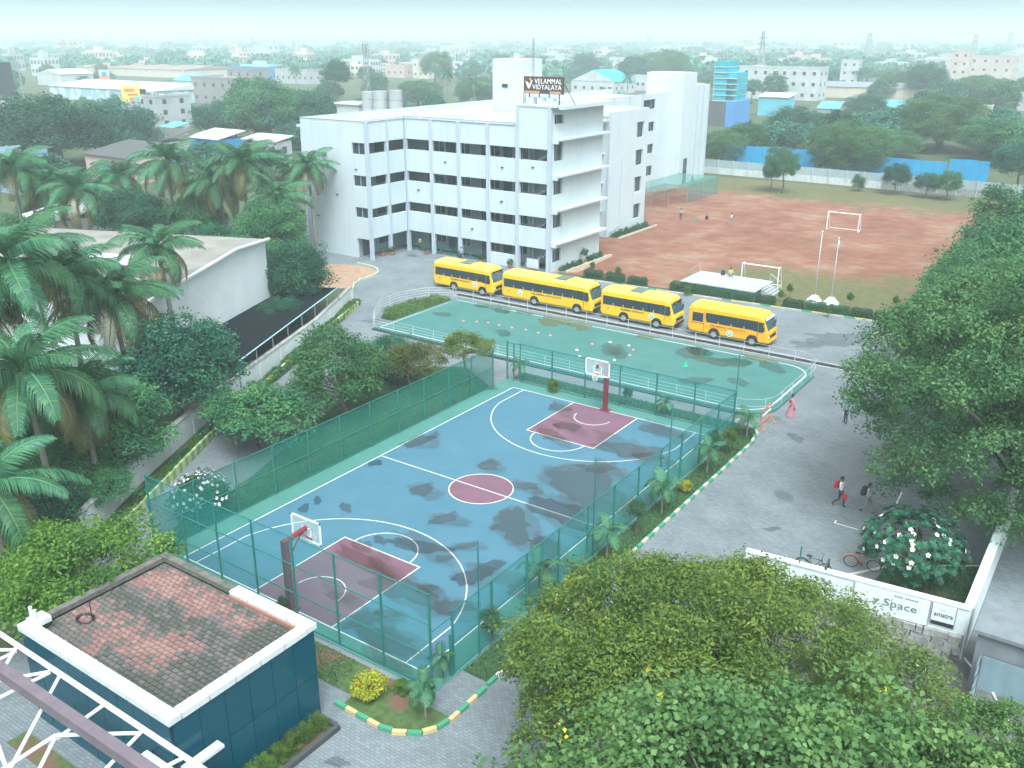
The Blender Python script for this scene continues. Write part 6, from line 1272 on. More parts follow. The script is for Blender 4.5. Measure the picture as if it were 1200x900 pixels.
def blossoms(t, R_, Rz, cz, n, s, seed):
    r = np.random.default_rng(seed); d = sphere_pts(n, r); d[:, 2] = np.abs(d[:, 2])*.9; P = d*np.array([R_, R_, Rz])*r.uniform(.92, 1.05, n)[:, None]+np.array([0, 0, cz]); V = []; F = []
    for p, q in zip(P, d):
        u = unit(np.cross(q, [.3, .2, 1])); v = np.cross(q, u); o = len(V)
        for a in range(5): V += [p, p+s*(math.cos(a*1.256-.5)*u+math.sin(a*1.256-.5)*v)*.8+q*s*.2, p+s*(math.cos(a*1.256)*u+math.sin(a*1.256)*v)+q*s*.3, p+s*(math.cos(a*1.256+.5)*u+math.sin(a*1.256+.5)*v)*.8+q*s*.2]; F.append((o+4*a, o+4*a+1, o+4*a+2, o+4*a+3))
    tag(put('blossoms', arrays_mesh('blossoms', np.array(V), np.array(F), FLOWER), t), kind='stuff')
blossoms(t, 1.75, 1.3, 1.1, 90, .10, 4)
# frangipani beside the sign wall: whorls of long leaves
def whorl_crown(name, m, seed, whorls=120, per=16, leaf=.16, shape=(1, 1, .8)):
    r = np.random.default_rng(seed); d = sphere_pts(whorls*3, r); d = d[d[:, 2] > -.75][:whorls]; k = len(d); C = d*(r.uniform(.6, 1.0, k)**.6)[:, None]*np.array(shape); n = k*per
    ax = unit(d*.8+np.array([0, 0, .6])); u = unit(np.cross(ax, [.2, .1, 1.])); v = np.cross(ax, u); ang = np.tile(np.arange(per)*2.39996, k); tl = r.uniform(.15, .9, n)[:, None]
    U, Vv, A_ = np.repeat(u, per, 0), np.repeat(v, per, 0), np.repeat(ax, per, 0); D = unit(U*np.cos(ang)[:, None]+Vv*np.sin(ang)[:, None]+A_*tl); N = unit(A_-D*(A_*D).sum(1, keepdims=True)); L = leaf*r.uniform(.8, 1.2, n)
    return leaf_cloud(name, np.repeat(C, per, 0), D, N, L, L*.30, np.repeat(r.random(k), per)*.5+r.random(n)*.5, m, .6), C
me, C_ = whorl_crown('frangipani_crown', LM_DARK, 11, 330, 15, .115, (1, 1, .82)); LIB['frangi'] = (me, trunk_mesh('frangipani_trunk', C_, (0, 0, -1.15), r0=.05, limbs=16, seed=4))
t = tree('frangipani_tree', 'dark green frangipani with white blossoms behind the sign wall', 'frangi', (21.7, 4.2, 0), 3.4, 2.3, 'tree', None, Rz=2.0)
blossoms(t, 2.3, 1.65, 1.75, 44, .12, 8)
# ------------------------------------------------------------------ big trees close to the camera
me, C_ = crown('rain_tree_crown', leafmat('leaf_big_right', (.034, .120, .060), (.078, .205, .074), (.160, .280, .080)), 31, clumps=240, per=58, cr=.17, leaf=.0215, aspect=.55, shape=(1, 1, .92), low=-.7, core=.8, sub=13, subr=.45, lumps=.34, flat=.85, inner=.3, qn=.9, up=.35)
LIB['big_right'] = (me, trunk_mesh('rain_tree_trunk', C_, (0, 0, -1.15), r0=.05, limbs=26, seed=5, fork=.5))
tree('shade_tree', 'huge dense green tree filling the right edge above the yard', 'big_right', (25.3, 12.4, 0), 13.9, 8.2, 'tree', None, rz=2.0, Rz=7.9)
me, C_ = crown('neem_crown', LM_NEEM, 38, clumps=230, per=64, cr=.16, leaf=.022, aspect=.45, shape=(1, 1, .60), low=-.4, core=.86, sub=13, subr=.44, lumps=.42, flat=.9, droop=.25, inner=.48, qn=1.1, up=.25)
LIB['neem'] = (me, trunk_mesh('neem_trunk', C_, (0, 0, -1.15), r0=.035, limbs=24, seed=6, fork=.45))
cn = at(792, 777, 5.5); tree('neem_tree', 'broad olive-green neem tree in the bottom centre in front of the sign wall', 'neem', (cn[0], cn[1], 0), 8.3, 6.9, 'tree', None, rz=1.1, Rz=5.6)
cn2 = at(985, 835, 4.0); tree('neem_tree', 'smaller olive-green neem tree at the lower right beside the street', 'neem', (cn2[0], cn2[1], 0), 5.4, 2.4, 'tree', None, rz=3.0, Rz=2.4)
me, C_ = crown('pipal_crown', LM_PIPAL, 35, clumps=85, per=64, cr=.16, leaf=.029, aspect=.74, shape=(1, 1, .75), low=-.3, core=.72, sub=9, subr=.6, lumps=.5, flat=.9, inner=.3, wide=.36, droop=.55, up=.3, jitter=.6)
pi = arrays_mesh  # heart-shaped leaves: wide near the stalk, drawn-out tip
LIB['pipal'] = (me, trunk_mesh('pipal_trunk', C_, (0, 0, -1.15), r0=.03, limbs=40, seed=7, bark=mat('pipal_twig', (.22, .22, .16), (.30, .28, .20), scale=6, rough=.8)))
cp = at(880, 1010, 9.0); tp = tree('pipal_tree', 'light green pipal tree with big heart-shaped leaves at the bottom edge', 'pipal', (cp[0], cp[1], 0), 12.9, 4.9, 'tree', None, rz=.4, Rz=4.0)
cp2 = at(1185, 935, 11.0); tree('pipal_tree', 'leafy pipal branches in the lower right corner', 'pipal', (cp2[0], cp2[1], 0), 12.4, 1.9, 'tree', None, rz=2.4, Rz=1.9)
def yellow_sprigs(t, cz, R_, Rz, n, seed, s=.2):
    r = np.random.default_rng(seed); P = []; 
    for _ in range(n):
        d = unit(np.array([r.normal(), r.normal(), abs(r.normal())*.8+.3])); c = d*np.array([R_, R_, Rz*.75])*r.uniform(.8, .98)+np.array([0, 0, cz]); P += [c+r.normal(size=3)*.14 for _ in range(r.integers(2, 6))]
    P = np.array(P); N = unit(r.normal(size=P.shape)*.6+np.array([.2, -.3, .7])); D = unit(np.cross(N, r.normal(size=P.shape))+np.array([0, 0, -.5])); L = s*r.uniform(.7, 1.2, len(P))
    V, F = leaf_arrays(P, D, N, L, L*.75, .36); put('yellow_leaves', arrays_mesh('yellow_leaves', V, F, LM_YLEAF), t)
yellow_sprigs(tp, 12.9-3.0*1.2, 4.9, 4.9*.9, 12, 5, .13)
# ------------------------------------------------------------------ coconut palms on the left
def cpalm(label, base, crown_px, L, lean=(0, 0), n=24, old=4, bz=0):
    p = at(*base); H = hgt(base, crown_px); palm(label, (p[0], p[1], 0), H, L, n, lean, old=old)
cpalm('coconut palm standing alone before the white school end wall', (372, 303), (369, 195), 4.0, (-.3, -.2), 22, 5)
cpalm('coconut palm leaning in front of the white warehouse wall', (216, 456), (205, 288), 3.9, (-.5, -.3), 20, 5)
cpalm('coconut palm with hanging old fronds left of the leaning palm', (162, 505), (148, 345), 4.9, (-.4, -.2), 22, 6)
cpalm('tall coconut palm with broad crown at the left edge', (60, 560), (48, 305), 5.2, (-.5, .2), 26, 4)
cpalm('nearest big coconut palm with drooping fronds at the left edge', (70, 620), (58, 432), 4.9, (-.2, -.2), 26, 5)
cpalm('coconut palm at the far left behind the tall one', (38, 330), (38, 196), 5.0, (.3, 0), 22)
cpalm('coconut palm behind the warehouse, left of the dark hedge', (103, 330), (97, 222), 4.8, (.5, 0), 22)
cpalm('coconut palm before the pink house', (210, 300), (207, 190), 5.0, (0, 0), 24)
cpalm('drooping coconut palm with visible trunk behind the warehouse', (268, 300), (250, 212), 5.2, (-.6, 0), 24)
cpalm('coconut palm with brown nuts left of the school palm', (296, 310), (287, 190), 5.2, (0, 0), 24, 7)
cpalm('coconut palm close to the school left corner', (330, 318), (322, 232), 4.6, (.2, 0), 20, 6)
cpalm('low coconut palm half hidden at the left edge behind the wall', (15, 700), (12, 560), 4.2, (0, 0), 18)
cpalm('slim coconut palm between the tall palm and the one with hanging fronds', (112, 520), (104, 318), 4.3, (-.3, .1), 22, 5)
cpalm('coconut palm with a crown cut by the left edge above the nearest one', (18, 560), (8, 352), 4.6, (.2, 0), 24, 5)
cpalm('short coconut palm with bushy crown below the hanging-frond palm', (118, 585), (112, 455), 3.9, (.2, 0), 22, 4)
cpalm('coconut palm rising behind the low white shed at the left', (70, 300), (66, 215), 4.8, (.3, 0), 22, 4)
cpalm('coconut palm standing behind the warehouse ridge left of the pink house', (150, 285), (146, 205), 4.6, (.4, 0), 22, 4)
t = thing('banana_plant', 'banana plant with broad pale leaves at the left edge behind the wall', 'plant', tuple(at(20, 700)), None)
bl = MB(); n_ = 8; vs = []; fs = []
for i in range(n_+1):
    u = i/n_; w = .28*math.sin(math.pi*min(u*.9+.08, 1))**.6; x = u*1.7; z = .9*u-1.1*u*u; vs += [(x, -w, z-.06), (x, 0, z), (x, w, z-.06)]
    if i: o = 3*i; fs += [(o-3, o, o+1, o-2), (o-2, o+1, o+2, o-1)]
bme = bl.add(vs, fs).mesh('banana_leaf', LM_YG, smooth=True)
put('stem', MB().tube([(0, 0, 0), (0, 0, 1.6)], [.14, .09], 8).mesh('stem', LM_HEDGE), t)
for k in range(8): put('leaf', bme, t, (0, 0, 1.5), (0, -.5-.3*(k % 2), k*.8), (1.2,)*3)
# ------------------------------------------------------------------ far side of the field
M_FWALL = mat('field_wall_white', (.58, .62, .63), (.44, .48, .48), scale=.5, rough=.9, streak=.4, world=True); M_FSHEET = mat('field_wall_sheet', (.26, .34, .37), (.32, .40, .43), scale=.6, rough=.7, world=True); M_HOARD = mat('hoarding_bright_blue', (.01, .26, .52), (.02, .31, .58), scale=.4, rough=.6, streak=.15, world=True)
t = thing('field_wall', 'long low white wall with grey sheet top along the far side of the field', 'wall', (-14, 124, 0))
fy = lambda x: 125.4-.03*(x+42)
nseg = 20
for i in range(nseg):
    x0, x1 = -42+i*58/nseg, -42+(i+1)*58/nseg; y = fy((x0+x1)/2); stone = i > 10
    MB().box(x0, x1-.02, y, y+.2, 0, 1.15).build('wall_panel', M_FWALL if not stone else M_STONE, t); MB().box(x0+.06, x1-.08, y+.05, y+.12, 1.15, 2.5).build('sheet_panel', M_FSHEET, t); MB().box(x0-.06, x0+.06, y-.03, y+.05, 0, 2.6).build('post', M_COLM, t)
def xz_at(px, py, y): d = ray(px, py); q = CAM+d*((y-CAM[1])/d[1]); return q[0], q[2]
for (p0, p1, pt_, y, lb) in ((838, 966, 168, 139, 'bright blue sheet hoarding behind the field wall, left stretch'), (985, 1112, 181, 139, 'bright blue sheet hoarding behind the field wall, right stretch'), (1114, 1162, 186, 138, 'bright blue sheet hoarding behind the field wall, beside the big trees')):
    x0, h = xz_at(p0, pt_, y); x1 = xz_at(p1, pt_, y)[0]
    t = thing('blue_hoarding', lb, 'hoarding', ((x0+x1)/2, y, 0), 'blue hoardings'); n = int((x1-x0)/1.9)
    for i in range(n): a = x0+(x1-x0)*i/n; MB().box(a, a+(x1-x0)/n-.04, y+.02*(i % 2), y+.06+.02*(i % 2), .1, h+random.uniform(-.08, .08)).build('sheet_panel', M_HOARD, t)
for i, (px, py, top, R_, key, lb) in enumerate(((916, 226, (916, 170), 2.6, 'dense_b', 'tall bushy tree before the far field wall'), (903, 222, (903, 183), 1.4, 'dense_a', 'narrow tree left of the tall bushy one at the far wall'), (1005, 224, (1005, 203), 1.2, 'shrub', 'small round tree alone before the far field wall'), (1047, 228, (1047, 190), 2.1, 'dense_a', 'bushy tree before the right half of the field wall'), (1084, 232, (1084, 201), 1.9, 'dense_a', 'left one of two bushy trees at the right end of the field wall'), (1108, 234, (1108, 199), 2.1, 'dense_b', 'right one of two bushy trees at the right end of the field wall'))):
    tr(lb, px, py, top, R_*1.15, key, 'field_tree', Rz=hgt((px, py), top)*.5)
NETG = filmmat('practice_net', (.06, .26, .24), .35, .9); t = thing('practice_net_cage', 'green practice net cage on thin poles beside the far school wing', 'net cage', (-33, 94, 0))
for (x, y) in ((-37, 84), (-31.6, 83.5), (-28.7, 83), (-37, 94), (-30.2, 92.5), (-37, 104), (-30, 98), (-34.9, 94.5), (-30.2, 104)): MB().tube([(x, y, 0), (x, y, 2.8)], .05, 5).build('pole', M_STEEL, t)
for pl in (((-37, 84), (-31.6, 83.5), (-30.2, 92.5), (-37, 94)), ((-37, 94.05), (-30.2, 92.55), (-30.1, 104), (-37, 104))): MB().poly([(x, y, 2.75) for x, y in pl]).build('roof_net', NETG, t)
for a, b in (((-37, 84.03), (-37, 104)), ((-30.25, 92.5), (-30.15, 104)), ((-36.9, 104.05), (-30.2, 104.05))): MB().poly([(*a, .1), (*b, .1), (*b, 2.7), (*a, 2.7)]).build('side_net', NETG, t)
# trees down the right side of the field
for i, (x, y, H, R_, key, lb) in enumerate(((19.5, 36, 11.5, 6.0, 'dense_b', 'green tree behind the huge right tree, nearest the road'), (21.5, 24, 12.5, 5.5, 'big_right', 'tall green tree just behind the huge right tree'), (17.5, 52, 9.5, 5.4, 'dense_b', 'spreading bright green tree at the right field edge'), (18.0, 68, 10.0, 5.6, 'dense_b', 'second bright green tree at the right field edge'), (19.5, 86, 11.5, 5.6, 'dense_b', 'third bright green tree farther along the right field edge'), (18.5, 106, 12.5, 6.2, 'dense_b', 'large round tree at the far right field corner'), (9.5, 126, 9.0, 4.0, 'dense_a', 'dark tree behind the right end of the field wall'), (27, 44, 13.5, 6.0, 'dense_a', 'tall dark tree at the right edge behind the others'), (30, 76, 14, 7, 'dense_b', 'tall tree at the right border of the view'))):
    tree('edge_tree', lb, key, (x, y, 0), H, R_, 'tree', 'trees along the right field edge')
tree('column_tree', 'dark narrow column-shaped tree at the right field edge', 'shrub', (12.1, 52.5, 0), 4.2, .55, 'tree', None, Rz=1.9); tree('column_tree', 'small dark shrub tree beside the column-shaped tree', 'dense_a', (13.0, 52.0, 0), 3.2, 1.0, 'tree', None)

# ------------------------------------------------------------------ neighbourhood buildings, placed where the photograph shows their feet
BC = {}
def bm_(name, c, c2=None, **k): return mat(name, c, c2 or tuple(v*.85 for v in c), scale=.3, rough=.8, streak=.2, world=True, **k)
W_WHITE, W_GREY, W_PINK, W_CREAM, W_CONC = bm_('house_white', (.50, .54, .55)), bm_('house_grey', (.40, .43, .45)), bm_('house_pink', (.58, .42, .39)), bm_('house_cream', (.60, .55, .46)), bm_('bare_concrete', (.27, .26, .26))
R_CYAN, R_BLUE, R_DARK, R_RUST, R_WHITE, R_GREY = bm_('roof_cyan', (.12, .48, .60)), bm_('roof_blue', (.02, .25, .55)), bm_('roof_dark', (.10, .105, .11)), bm_('roof_rust', (.33, .24, .22)), bm_('roof_pale', (.60, .66, .68)), bm_('roof_midgrey', (.25, .28, .31))
W_DARK = glassmat('far_window', (.05, .07, .085), .2)
KEEP = []
NAMED = []
NCNT = {}
def where(px, D, what):
    k = min(NAMED, key=lambda q: abs(q[0]-px)*.02*D/100+abs(q[1]-D)/40); side = 'beyond' if D > k[1]*1.15 and abs(px-k[0]) < 40 else 'left of' if px < k[0]-6 else 'right of' if px > k[0]+6 else 'in front of'
    key = (what, k[2], side); NCNT[key] = NCNT.get(key, 0)+1
    return '%s %s the %s, %s such' % (what, side, k[2], ordinal(NCNT[key]))
def block(name, label, cat, pl, pr, pb, pt, wall, roof, floors=1, nw=3, ratio=.7, style='flat', group=None, roofh=None, tanks=0, keep=True, door=None):
    p = at((pl+pr)/2, pb); dx, dy = p[0]-CAM[0], p[1]-CAM[1]; D = math.hypot(dx, dy); th = math.atan2(abs(dx), dy)
    H = max(2.2, hgt(((pl+pr)/2, pb), ((pl+pr)/2, pt))); wpx = (pr-pl)/FPX*D*1.03
    W = wpx/(abs(math.cos(th))+ratio*abs(math.sin(th))); dpt = W*ratio
    t = thing(name, label, cat, (p[0], p[1]+dpt/2, 0), group); w2, d2 = W/2, dpt/2; NAMED.append(((pl+pr)/2, D, name.replace('_', ' ')))
    if keep: KEEP.append((pl-2, pr+2, pt-1, pb-1 if pb-pt < 14 else pb-5, D))
    Hb = H if style == 'flat' else H-(roofh or H*.28)
    put('wall', MB().box(-w2, w2, -d2, d2, 0, Hb).mesh('wall', wall), t)
    if style == 'flat':
        put('roof', MB().box(-w2+.25, w2-.25, -d2+.25, d2-.25, H, H+.05).mesh('roof', roof), t); put('parapet', MB().box(-w2-.1, w2+.1, -d2-.1, -d2+.2, H, H+.6).box(w2-.2, w2+.1, -d2+.2, d2, H, H+.6).box(-w2-.1, -w2+.2, -d2+.2, d2, H, H+.6).mesh('parapet', wall), t)
    elif style == 'gable':
        e = .4; put('roof', MB().xprism([(-d2-e, Hb-.1), (d2+e, Hb-.1), (0, H)], -w2-e, w2+e).mesh('roof', roof), t)
    elif style == 'gabley':
        e = .4; put('roof', MB().yprism([(-w2-e, Hb-.1), (w2+e, Hb-.1), (0, H)], -d2-e+.3, d2+e).mesh('roof', roof), t); put('gable', MB().yprism([(-w2, Hb), (w2, Hb), (0, H-.25)], -d2-.15, -d2-.05).mesh('gable', wall), t)
    else:
        put('roof', MB().xprism([(-d2-.4, Hb), (d2+.4, H), (d2+.4, H+.15), (-d2-.4, Hb+.15)], -w2-.3, w2+.3).mesh('roof', roof), t)
    if nw:
        fh = Hb/floors; a, b = min(1.2, W/nw*.5), min(1.3, fh*.45)
        wm_ = MB().box(-a/2, a/2, -.05, .02, 0, b).mesh('window', W_DARK)
        sm_ = MB().box(-a/2-.1, a/2+.1, -.3, 0, b, b+.1).mesh('sunshade', wall)
        for f in range(floors):
            for k in range(nw):
                w = put('window', wm_, t, (-w2+(k+.5)*W/nw, -d2, f*fh+fh*.35)); put('sunshade', sm_, w)
            for k in range(max(1, int(nw*ratio))): put('window', wm_, t, (w2, -d2+(k+.5)*dpt/max(1, int(nw*ratio)), f*fh+fh*.35), (0, 0, math.radians(90)))
    if door: put('shutter', MB().box(-w2+W*.3, -w2+W*.55, -d2-.06, -d2, 0, Hb*.8).mesh('shutter', door), t)
    for k in range(tanks): put('water_tank', MB().cyl((-w2+1.2+k*1.7, 0), .7, H, H+1.5, 12).mesh('water_tank', M_BLACK), t)
    return t
B = block
B('pink_house', 'pink house with grey sheet roof and teal shutter behind the palms', 'house', 86, 170, 213, 172, W_PINK, R_DARK, 1, 2, .7, 'mono', door=mat('shutter_teal', (.05, .33, .42), rough=.6), roofh=1.6)
B('grey_shed', 'grey shed with dark sloping roof behind the pink house', 'shed', 127, 198, 181, 155, W_GREY, R_DARK, 1, 0, .8, 'mono', roofh=2)
B('blue_shed', 'blue-walled shed with a white roof left of the school', 'shed', 212, 268, 180, 155, R_BLUE, R_WHITE, 1, 0, .7, 'mono', roofh=1.3)
B('low_blue_shed', 'low blue wall shed beside the pink house', 'shed', 158, 186, 192, 175, R_BLUE, R_GREY, 1, 0, .5)
B('cyan_lean_to', 'small lean-to with pale cyan roof right of the pink house', 'shed', 168, 212, 202, 184, W_CREAM, R_CYAN, 1, 1, .6, 'mono', roofh=.8)
B('cyan_roof_shed', 'small cyan roof among the trees behind the blue shed', 'shed', 183, 210, 158, 145, W_GREY, R_CYAN, 1, 0, .8, 'mono', roofh=1)
B('parking_shed', 'long low grey shed beside the left end of the school', 'shed', 281, 331, 186, 160, W_GREY, R_WHITE, 1, 4, .4, 'mono', roofh=.8)
B('white_low_shed', 'low white shed roof behind the tall left palm', 'shed', 12, 92, 292, 246, W_WHITE, R_WHITE, 1, 0, 1.0, 'mono', roofh=1)
B('blue_house', 'pale blue low house at the left edge behind the palms', 'house', -20, 34, 226, 180, bm_('house_blue', (.25, .40, .50)), R_GREY, 1, 3, .7)
B('beige_roof_house', 'beige roofed house at the far left edge', 'house', -25, 16, 172, 124, W_CREAM, R_WHITE, 2, 3, .8)
B('striped_shed', 'long factory shed with blue and white striped wall in the left distance', 'factory', 32, 205, 119, 97, mat('striped_sheet', (.30, .48, .56), (.55, .66, .70), scale=.35, rough=.7, world=True, detail=0, contrast=(.49, .51)), R_WHITE, 1, 0, .5, 'gable')
B('gabled_shed', 'white gabled shed in the left distance', 'factory', 34, 84, 100, 81, W_WHITE, R_WHITE, 1, 0, .8, 'gabley')
B('rust_roof_sheds', 'long rust-red roofed shed in the left distance', 'factory', 70, 230, 89, 76, W_CREAM, R_RUST, 1, 0, .4, 'gable')
B('tank_house', 'grey flat house with black water tanks and a yellow billboard', 'house', 132, 199, 150, 113, W_GREY, W_GREY, 3, 4, .7, tanks=2)
B('cyan_factory', 'wide cyan roofed factory in the left distance', 'factory', 196, 250, 110, 88, W_WHITE, R_CYAN, 1, 0, .6, 'gable')
B('concrete_shell', 'unfinished grey concrete building in the left distance', 'building', 213, 292, 122, 92, W_CONC, W_CONC, 2, 5, .6)
B('concrete_storey', 'bare upper storey standing behind the unfinished building', 'building', 262, 304, 112, 82, W_CONC, W_CONC, 3, 3, .6)
B('blue_long_shed', 'long bright blue shed on the left skyline', 'shed', 267, 318, 92, 79, R_BLUE, R_BLUE, 1, 0, .3)
B('grey_striped_shed', 'grey factory right of the long blue shed', 'factory', 318, 366, 98, 82, W_GREY, R_GREY, 1, 6, .4)
B('pink_block', 'small pink block beyond the school roof', 'house', 448, 478, 91, 77, W_PINK, W_PINK, 1, 3, .6)
B('cream_block', 'cream and pale blue block beyond the school roof', 'house', 480, 506, 92, 70, W_CREAM, R_CYAN, 2, 3, .7)
B('white_hoarding_block', 'white block with a square hoarding beyond the school', 'building', 515, 531, 78, 58, W_WHITE, W_WHITE, 3, 2, .6)
B('blue_kiosk', 'cyan roofed hut behind the water tanks', 'shed', 468, 482, 118, 99, W_GREY, R_CYAN, 1, 0, .6)
B('cyan_hall', 'white hall with a bright cyan gable roof behind the school', 'hall', 659, 729, 110, 82, W_WHITE, bm_('roof_bright_cyan', (.04, .50, .70)), 1, 5, .9, 'gabley', roofh=4.5)
B('hall_annex', 'small annex with cyan roof beside the cyan hall', 'building', 736, 758, 106, 89, W_WHITE, R_CYAN, 1, 3, .6)
B('white_villa', 'white flat building beyond the cyan hall', 'building', 711, 751, 82, 68, W_WHITE, W_WHITE, 2, 5, .5)
B('white_slab_block', 'long white block behind the green-netted tower', 'apartment block', 836, 952, 116, 79, W_WHITE, W_WHITE, 3, 11, .25)
B('cyan_gable_shed', 'pale shed with cyan gable right of the long white block', 'shed', 929, 951, 106, 82, R_CYAN, R_WHITE, 1, 0, .8, 'gabley')
B('white_roof_shed', 'open shed with flat white roof among the trees beyond the field', 'shed', 886, 923, 136, 110, R_CYAN, R_WHITE, 1, 0, .6, 'mono', roofh=1)
B('grey_roof_factory', 'long grey roofed factory right of centre in the distance', 'factory', 958, 1085, 116, 97, W_CREAM, R_GREY, 1, 0, .25, 'gable')
B('white_stepped_house', 'white stepped house among the distant trees', 'house', 983, 1003, 100, 71, W_WHITE, W_WHITE, 3, 2, .7)
B('cyan_tarp_shed', 'pale cyan roof among the trees beyond the field wall', 'shed', 1024, 1058, 137, 119, W_GREY, R_CYAN, 1, 0, .7, 'mono', roofh=2)
B('cyan_hut', 'small pale cyan roof right of the white roofed shed', 'shed', 957, 982, 133, 120, W_GREY, R_CYAN, 1, 0, .7, 'mono', roofh=2)
B('beige_apartment', 'beige apartment block with stepped roof in the right distance', 'apartment block', 1112, 1176, 97, 66, bm_('house_beige', (.55, .47, .43)), W_CREAM, 3, 6, .6)
B('beige_tower', 'taller beige stair tower of the right-hand apartment block', 'apartment block', 1112, 1130, 99, 60, bm_('house_beige', (.55, .47, .43)), W_CREAM, 4, 2, .9)
B('white_apartment', 'white apartment block at the right edge of the skyline', 'apartment block', 1174, 1225, 96, 64, W_WHITE, W_WHITE, 3, 5, .6)
B('white_pump_house', 'small white tower at the right edge among the trees', 'building', 1193, 1212, 130, 110, W_WHITE, W_WHITE, 2, 1, .7)
B('road_kiosk', 'tiny white and yellow kiosk among the right-hand trees', 'shed', 1140, 1158, 139, 125, W_CREAM, R_WHITE, 1, 0, .6)
# green-netted tower
p = at(848, 147); t = thing('netted_tower', 'stepped tower wrapped in teal construction net on a dark base', 'tower', (p[0], p[1], 0)); H1 = hgt((848, 147), (848, 119)); H2 = hgt((848, 147), (848, 73)); D = math.hypot(p[0]-CAM[0], p[1]-CAM[1]); s = D/FPX
NT = (mat('netting_teal', (.01, .38, .40), (.02, .30, .36), scale=.5, rough=.8, world=True), mat('netting_blue', (.01, .32, .50), (.02, .40, .52), scale=.5, rough=.8, world=True))
put('base', MB().box(-19*s, 6*s, -3, 9, 0, H1).mesh('base', R_DARK), t); put('blue_column', MB().box(6*s, 15*s, -3.2, 9, 0, H1+.3).mesh('blue_column', mat('column_blue', (.06, .25, .55), rough=.7)), t)
n = 7
for k in range(n):
    z0, z1 = H1+.3+(H2-H1)*k/n, H1+.3+(H2-H1)*(k+1)/n; put('net_band', MB().box(-11*s, 3.5*s, -2.5, 6, z0+.1, z1).mesh('net_band', NT[k % 2]), t)
    if k < 5: put('net_band', MB().box(3.6*s, 14*s, -1.5, 6, z0+.1, z1).mesh('net_band', NT[(k+1) % 2]), t)
    put('floor_edge', MB().box(-11.4*s, 14*s if k < 5 else 4*s, -2.7, 6.1, z0-.1, z0+.1).mesh('floor_edge', W_WHITE), t)
for k in range(4): put('rebar', MB().tube([(-8*s+k*3.5*s, 0, H2), (-8*s+k*3.5*s, 0, H2+3)], .12, 4).mesh('rebar', M_STEEL), t)
KEEP.append((828, 865, 70, 143, D))
# billboards, fuel sign, tanks
p = at(8, 150); D = math.hypot(p[0]-CAM[0], p[1]-CAM[1]); s = D/FPX; zb, zt2 = hgt((8, 150), (8, 111)), hgt((8, 150), (8, 73)); rz_ = math.atan2(p[1]-CAM[1], p[0]-CAM[0])-math.pi/2
t = thing('billboard', 'large dark billboard on a steel lattice at the left edge', 'billboard', (p[0], p[1], 0), None, rz_); put('panel', MB().box(-14*s, 13.5*s, -.3, .1, zb, zt2).mesh('panel', mat('billboard_black', (.035, .045, .055), rough=.7)), t); put('poster', MB().box(-14*s, -4*s, -.36, -.3, zt2-9*s, zt2-4.5*s).mesh('poster', W_WHITE), t)
for x in (-10, 0, 10, 20): put('post', MB().tube([(x*s, .5, 0), (x*s, .5, zt2)], .22, 5).mesh('post', M_STEEL), t)
for k in range(5): z = zb*.4+k*(zt2-zb*.4)/5; put('brace', MB().tube([(10*s, .6, z), (20*s, .6, z+5*s)], .12, 4).tube([(20*s, .6, z), (10*s, .6, z+5*s)], .12, 4).mesh('brace', M_STEEL), t)
KEEP.append((-5, 42, 72, 125, D))
p = at(158, 146); p = CAM*np.array([1, 1, 0])+(p-CAM)*np.array([.93, .93, 0]); D = math.hypot(p[0]-CAM[0], p[1]-CAM[1]); s = D/FPX; zb, zt2 = zray(158, 119, p[0], p[1]), zray(158, 100, p[0], p[1])
t = thing('billboard', 'yellow advertising billboard on the grey house with water tanks', 'billboard', (p[0], p[1], 0), None, rz_); put('panel', MB().box(-9*s, 9*s, -.5, -.2, zb, zt2).mesh('panel', mat('billboard_yellow', (.75, .62, .16), (.68, .50, .12), scale=.3, rough=.6, world=True)), t)
for x in (-7, 7): put('post', MB().tube([(x*s, 0, 0), (x*s, 0, zt2)], .2, 5).mesh('post', M_STEEL), t)
put('print_block', MB().box(-6*s, 4*s, -.55, -.5, zt2-6*s, zt2-3*s).box(-3*s, 7*s, -.55, -.5, zt2-10*s, zt2-8*s).box(-2*s, 3*s, -.55, -.5, zt2-16*s, zt2-12*s).mesh('print_block', bm_('poster_red', (.60, .22, .12))), t); put('print_block', MB().box(3*s, 8*s, -.56, -.5, zt2-16*s, zt2-11*s).mesh('print_block', R_CYAN), t)
KEEP.append((146, 170, 97, 120, D))
p = at(125, 108); D = math.hypot(p[0]-CAM[0], p[1]-CAM[1]); s = D/FPX; zb, zt2 = hgt((125, 108), (125, 93)), hgt((125, 108), (125, 82))
t = thing('fuel_station_sign', 'white pole sign with round emblem and orange foot in the left distance', 'sign', (p[0], p[1], 0), None, rz_); put('panel', MB().box(-5*s, 5*s, -.4, .4, zb, zt2).mesh('panel', W_WHITE), t); put('foot_band', MB().box(-5*s, 5*s, -.45, -.4, zb, zb+4*s).mesh('foot_band', bm_('sign_orange', (.75, .25, .12))), t); put('emblem', MB().ycyl((0, zt2-4*s), 2.4*s, -.5, -.4, 14).mesh('emblem', R_BLUE), t); put('post', MB().tube([(0, 0, 0), (0, 0, zb)], .4, 6).mesh('post', M_STEEL), t)
KEEP.append((118, 132, 80, 95, D))
p = np.array([-84., 80, 0]); t = thing('tank_platform', 'white rooftop tank house with big cylindrical tanks behind the school', 'tanks', tuple(p))
x0, y0 = at(446, 122, 13)[:2]
t.location = (x0, y0, 0); put('wall', MB().box(-4.5, 5, -3, 5, 0, 11.6).mesh('wall', W_WHITE), t)
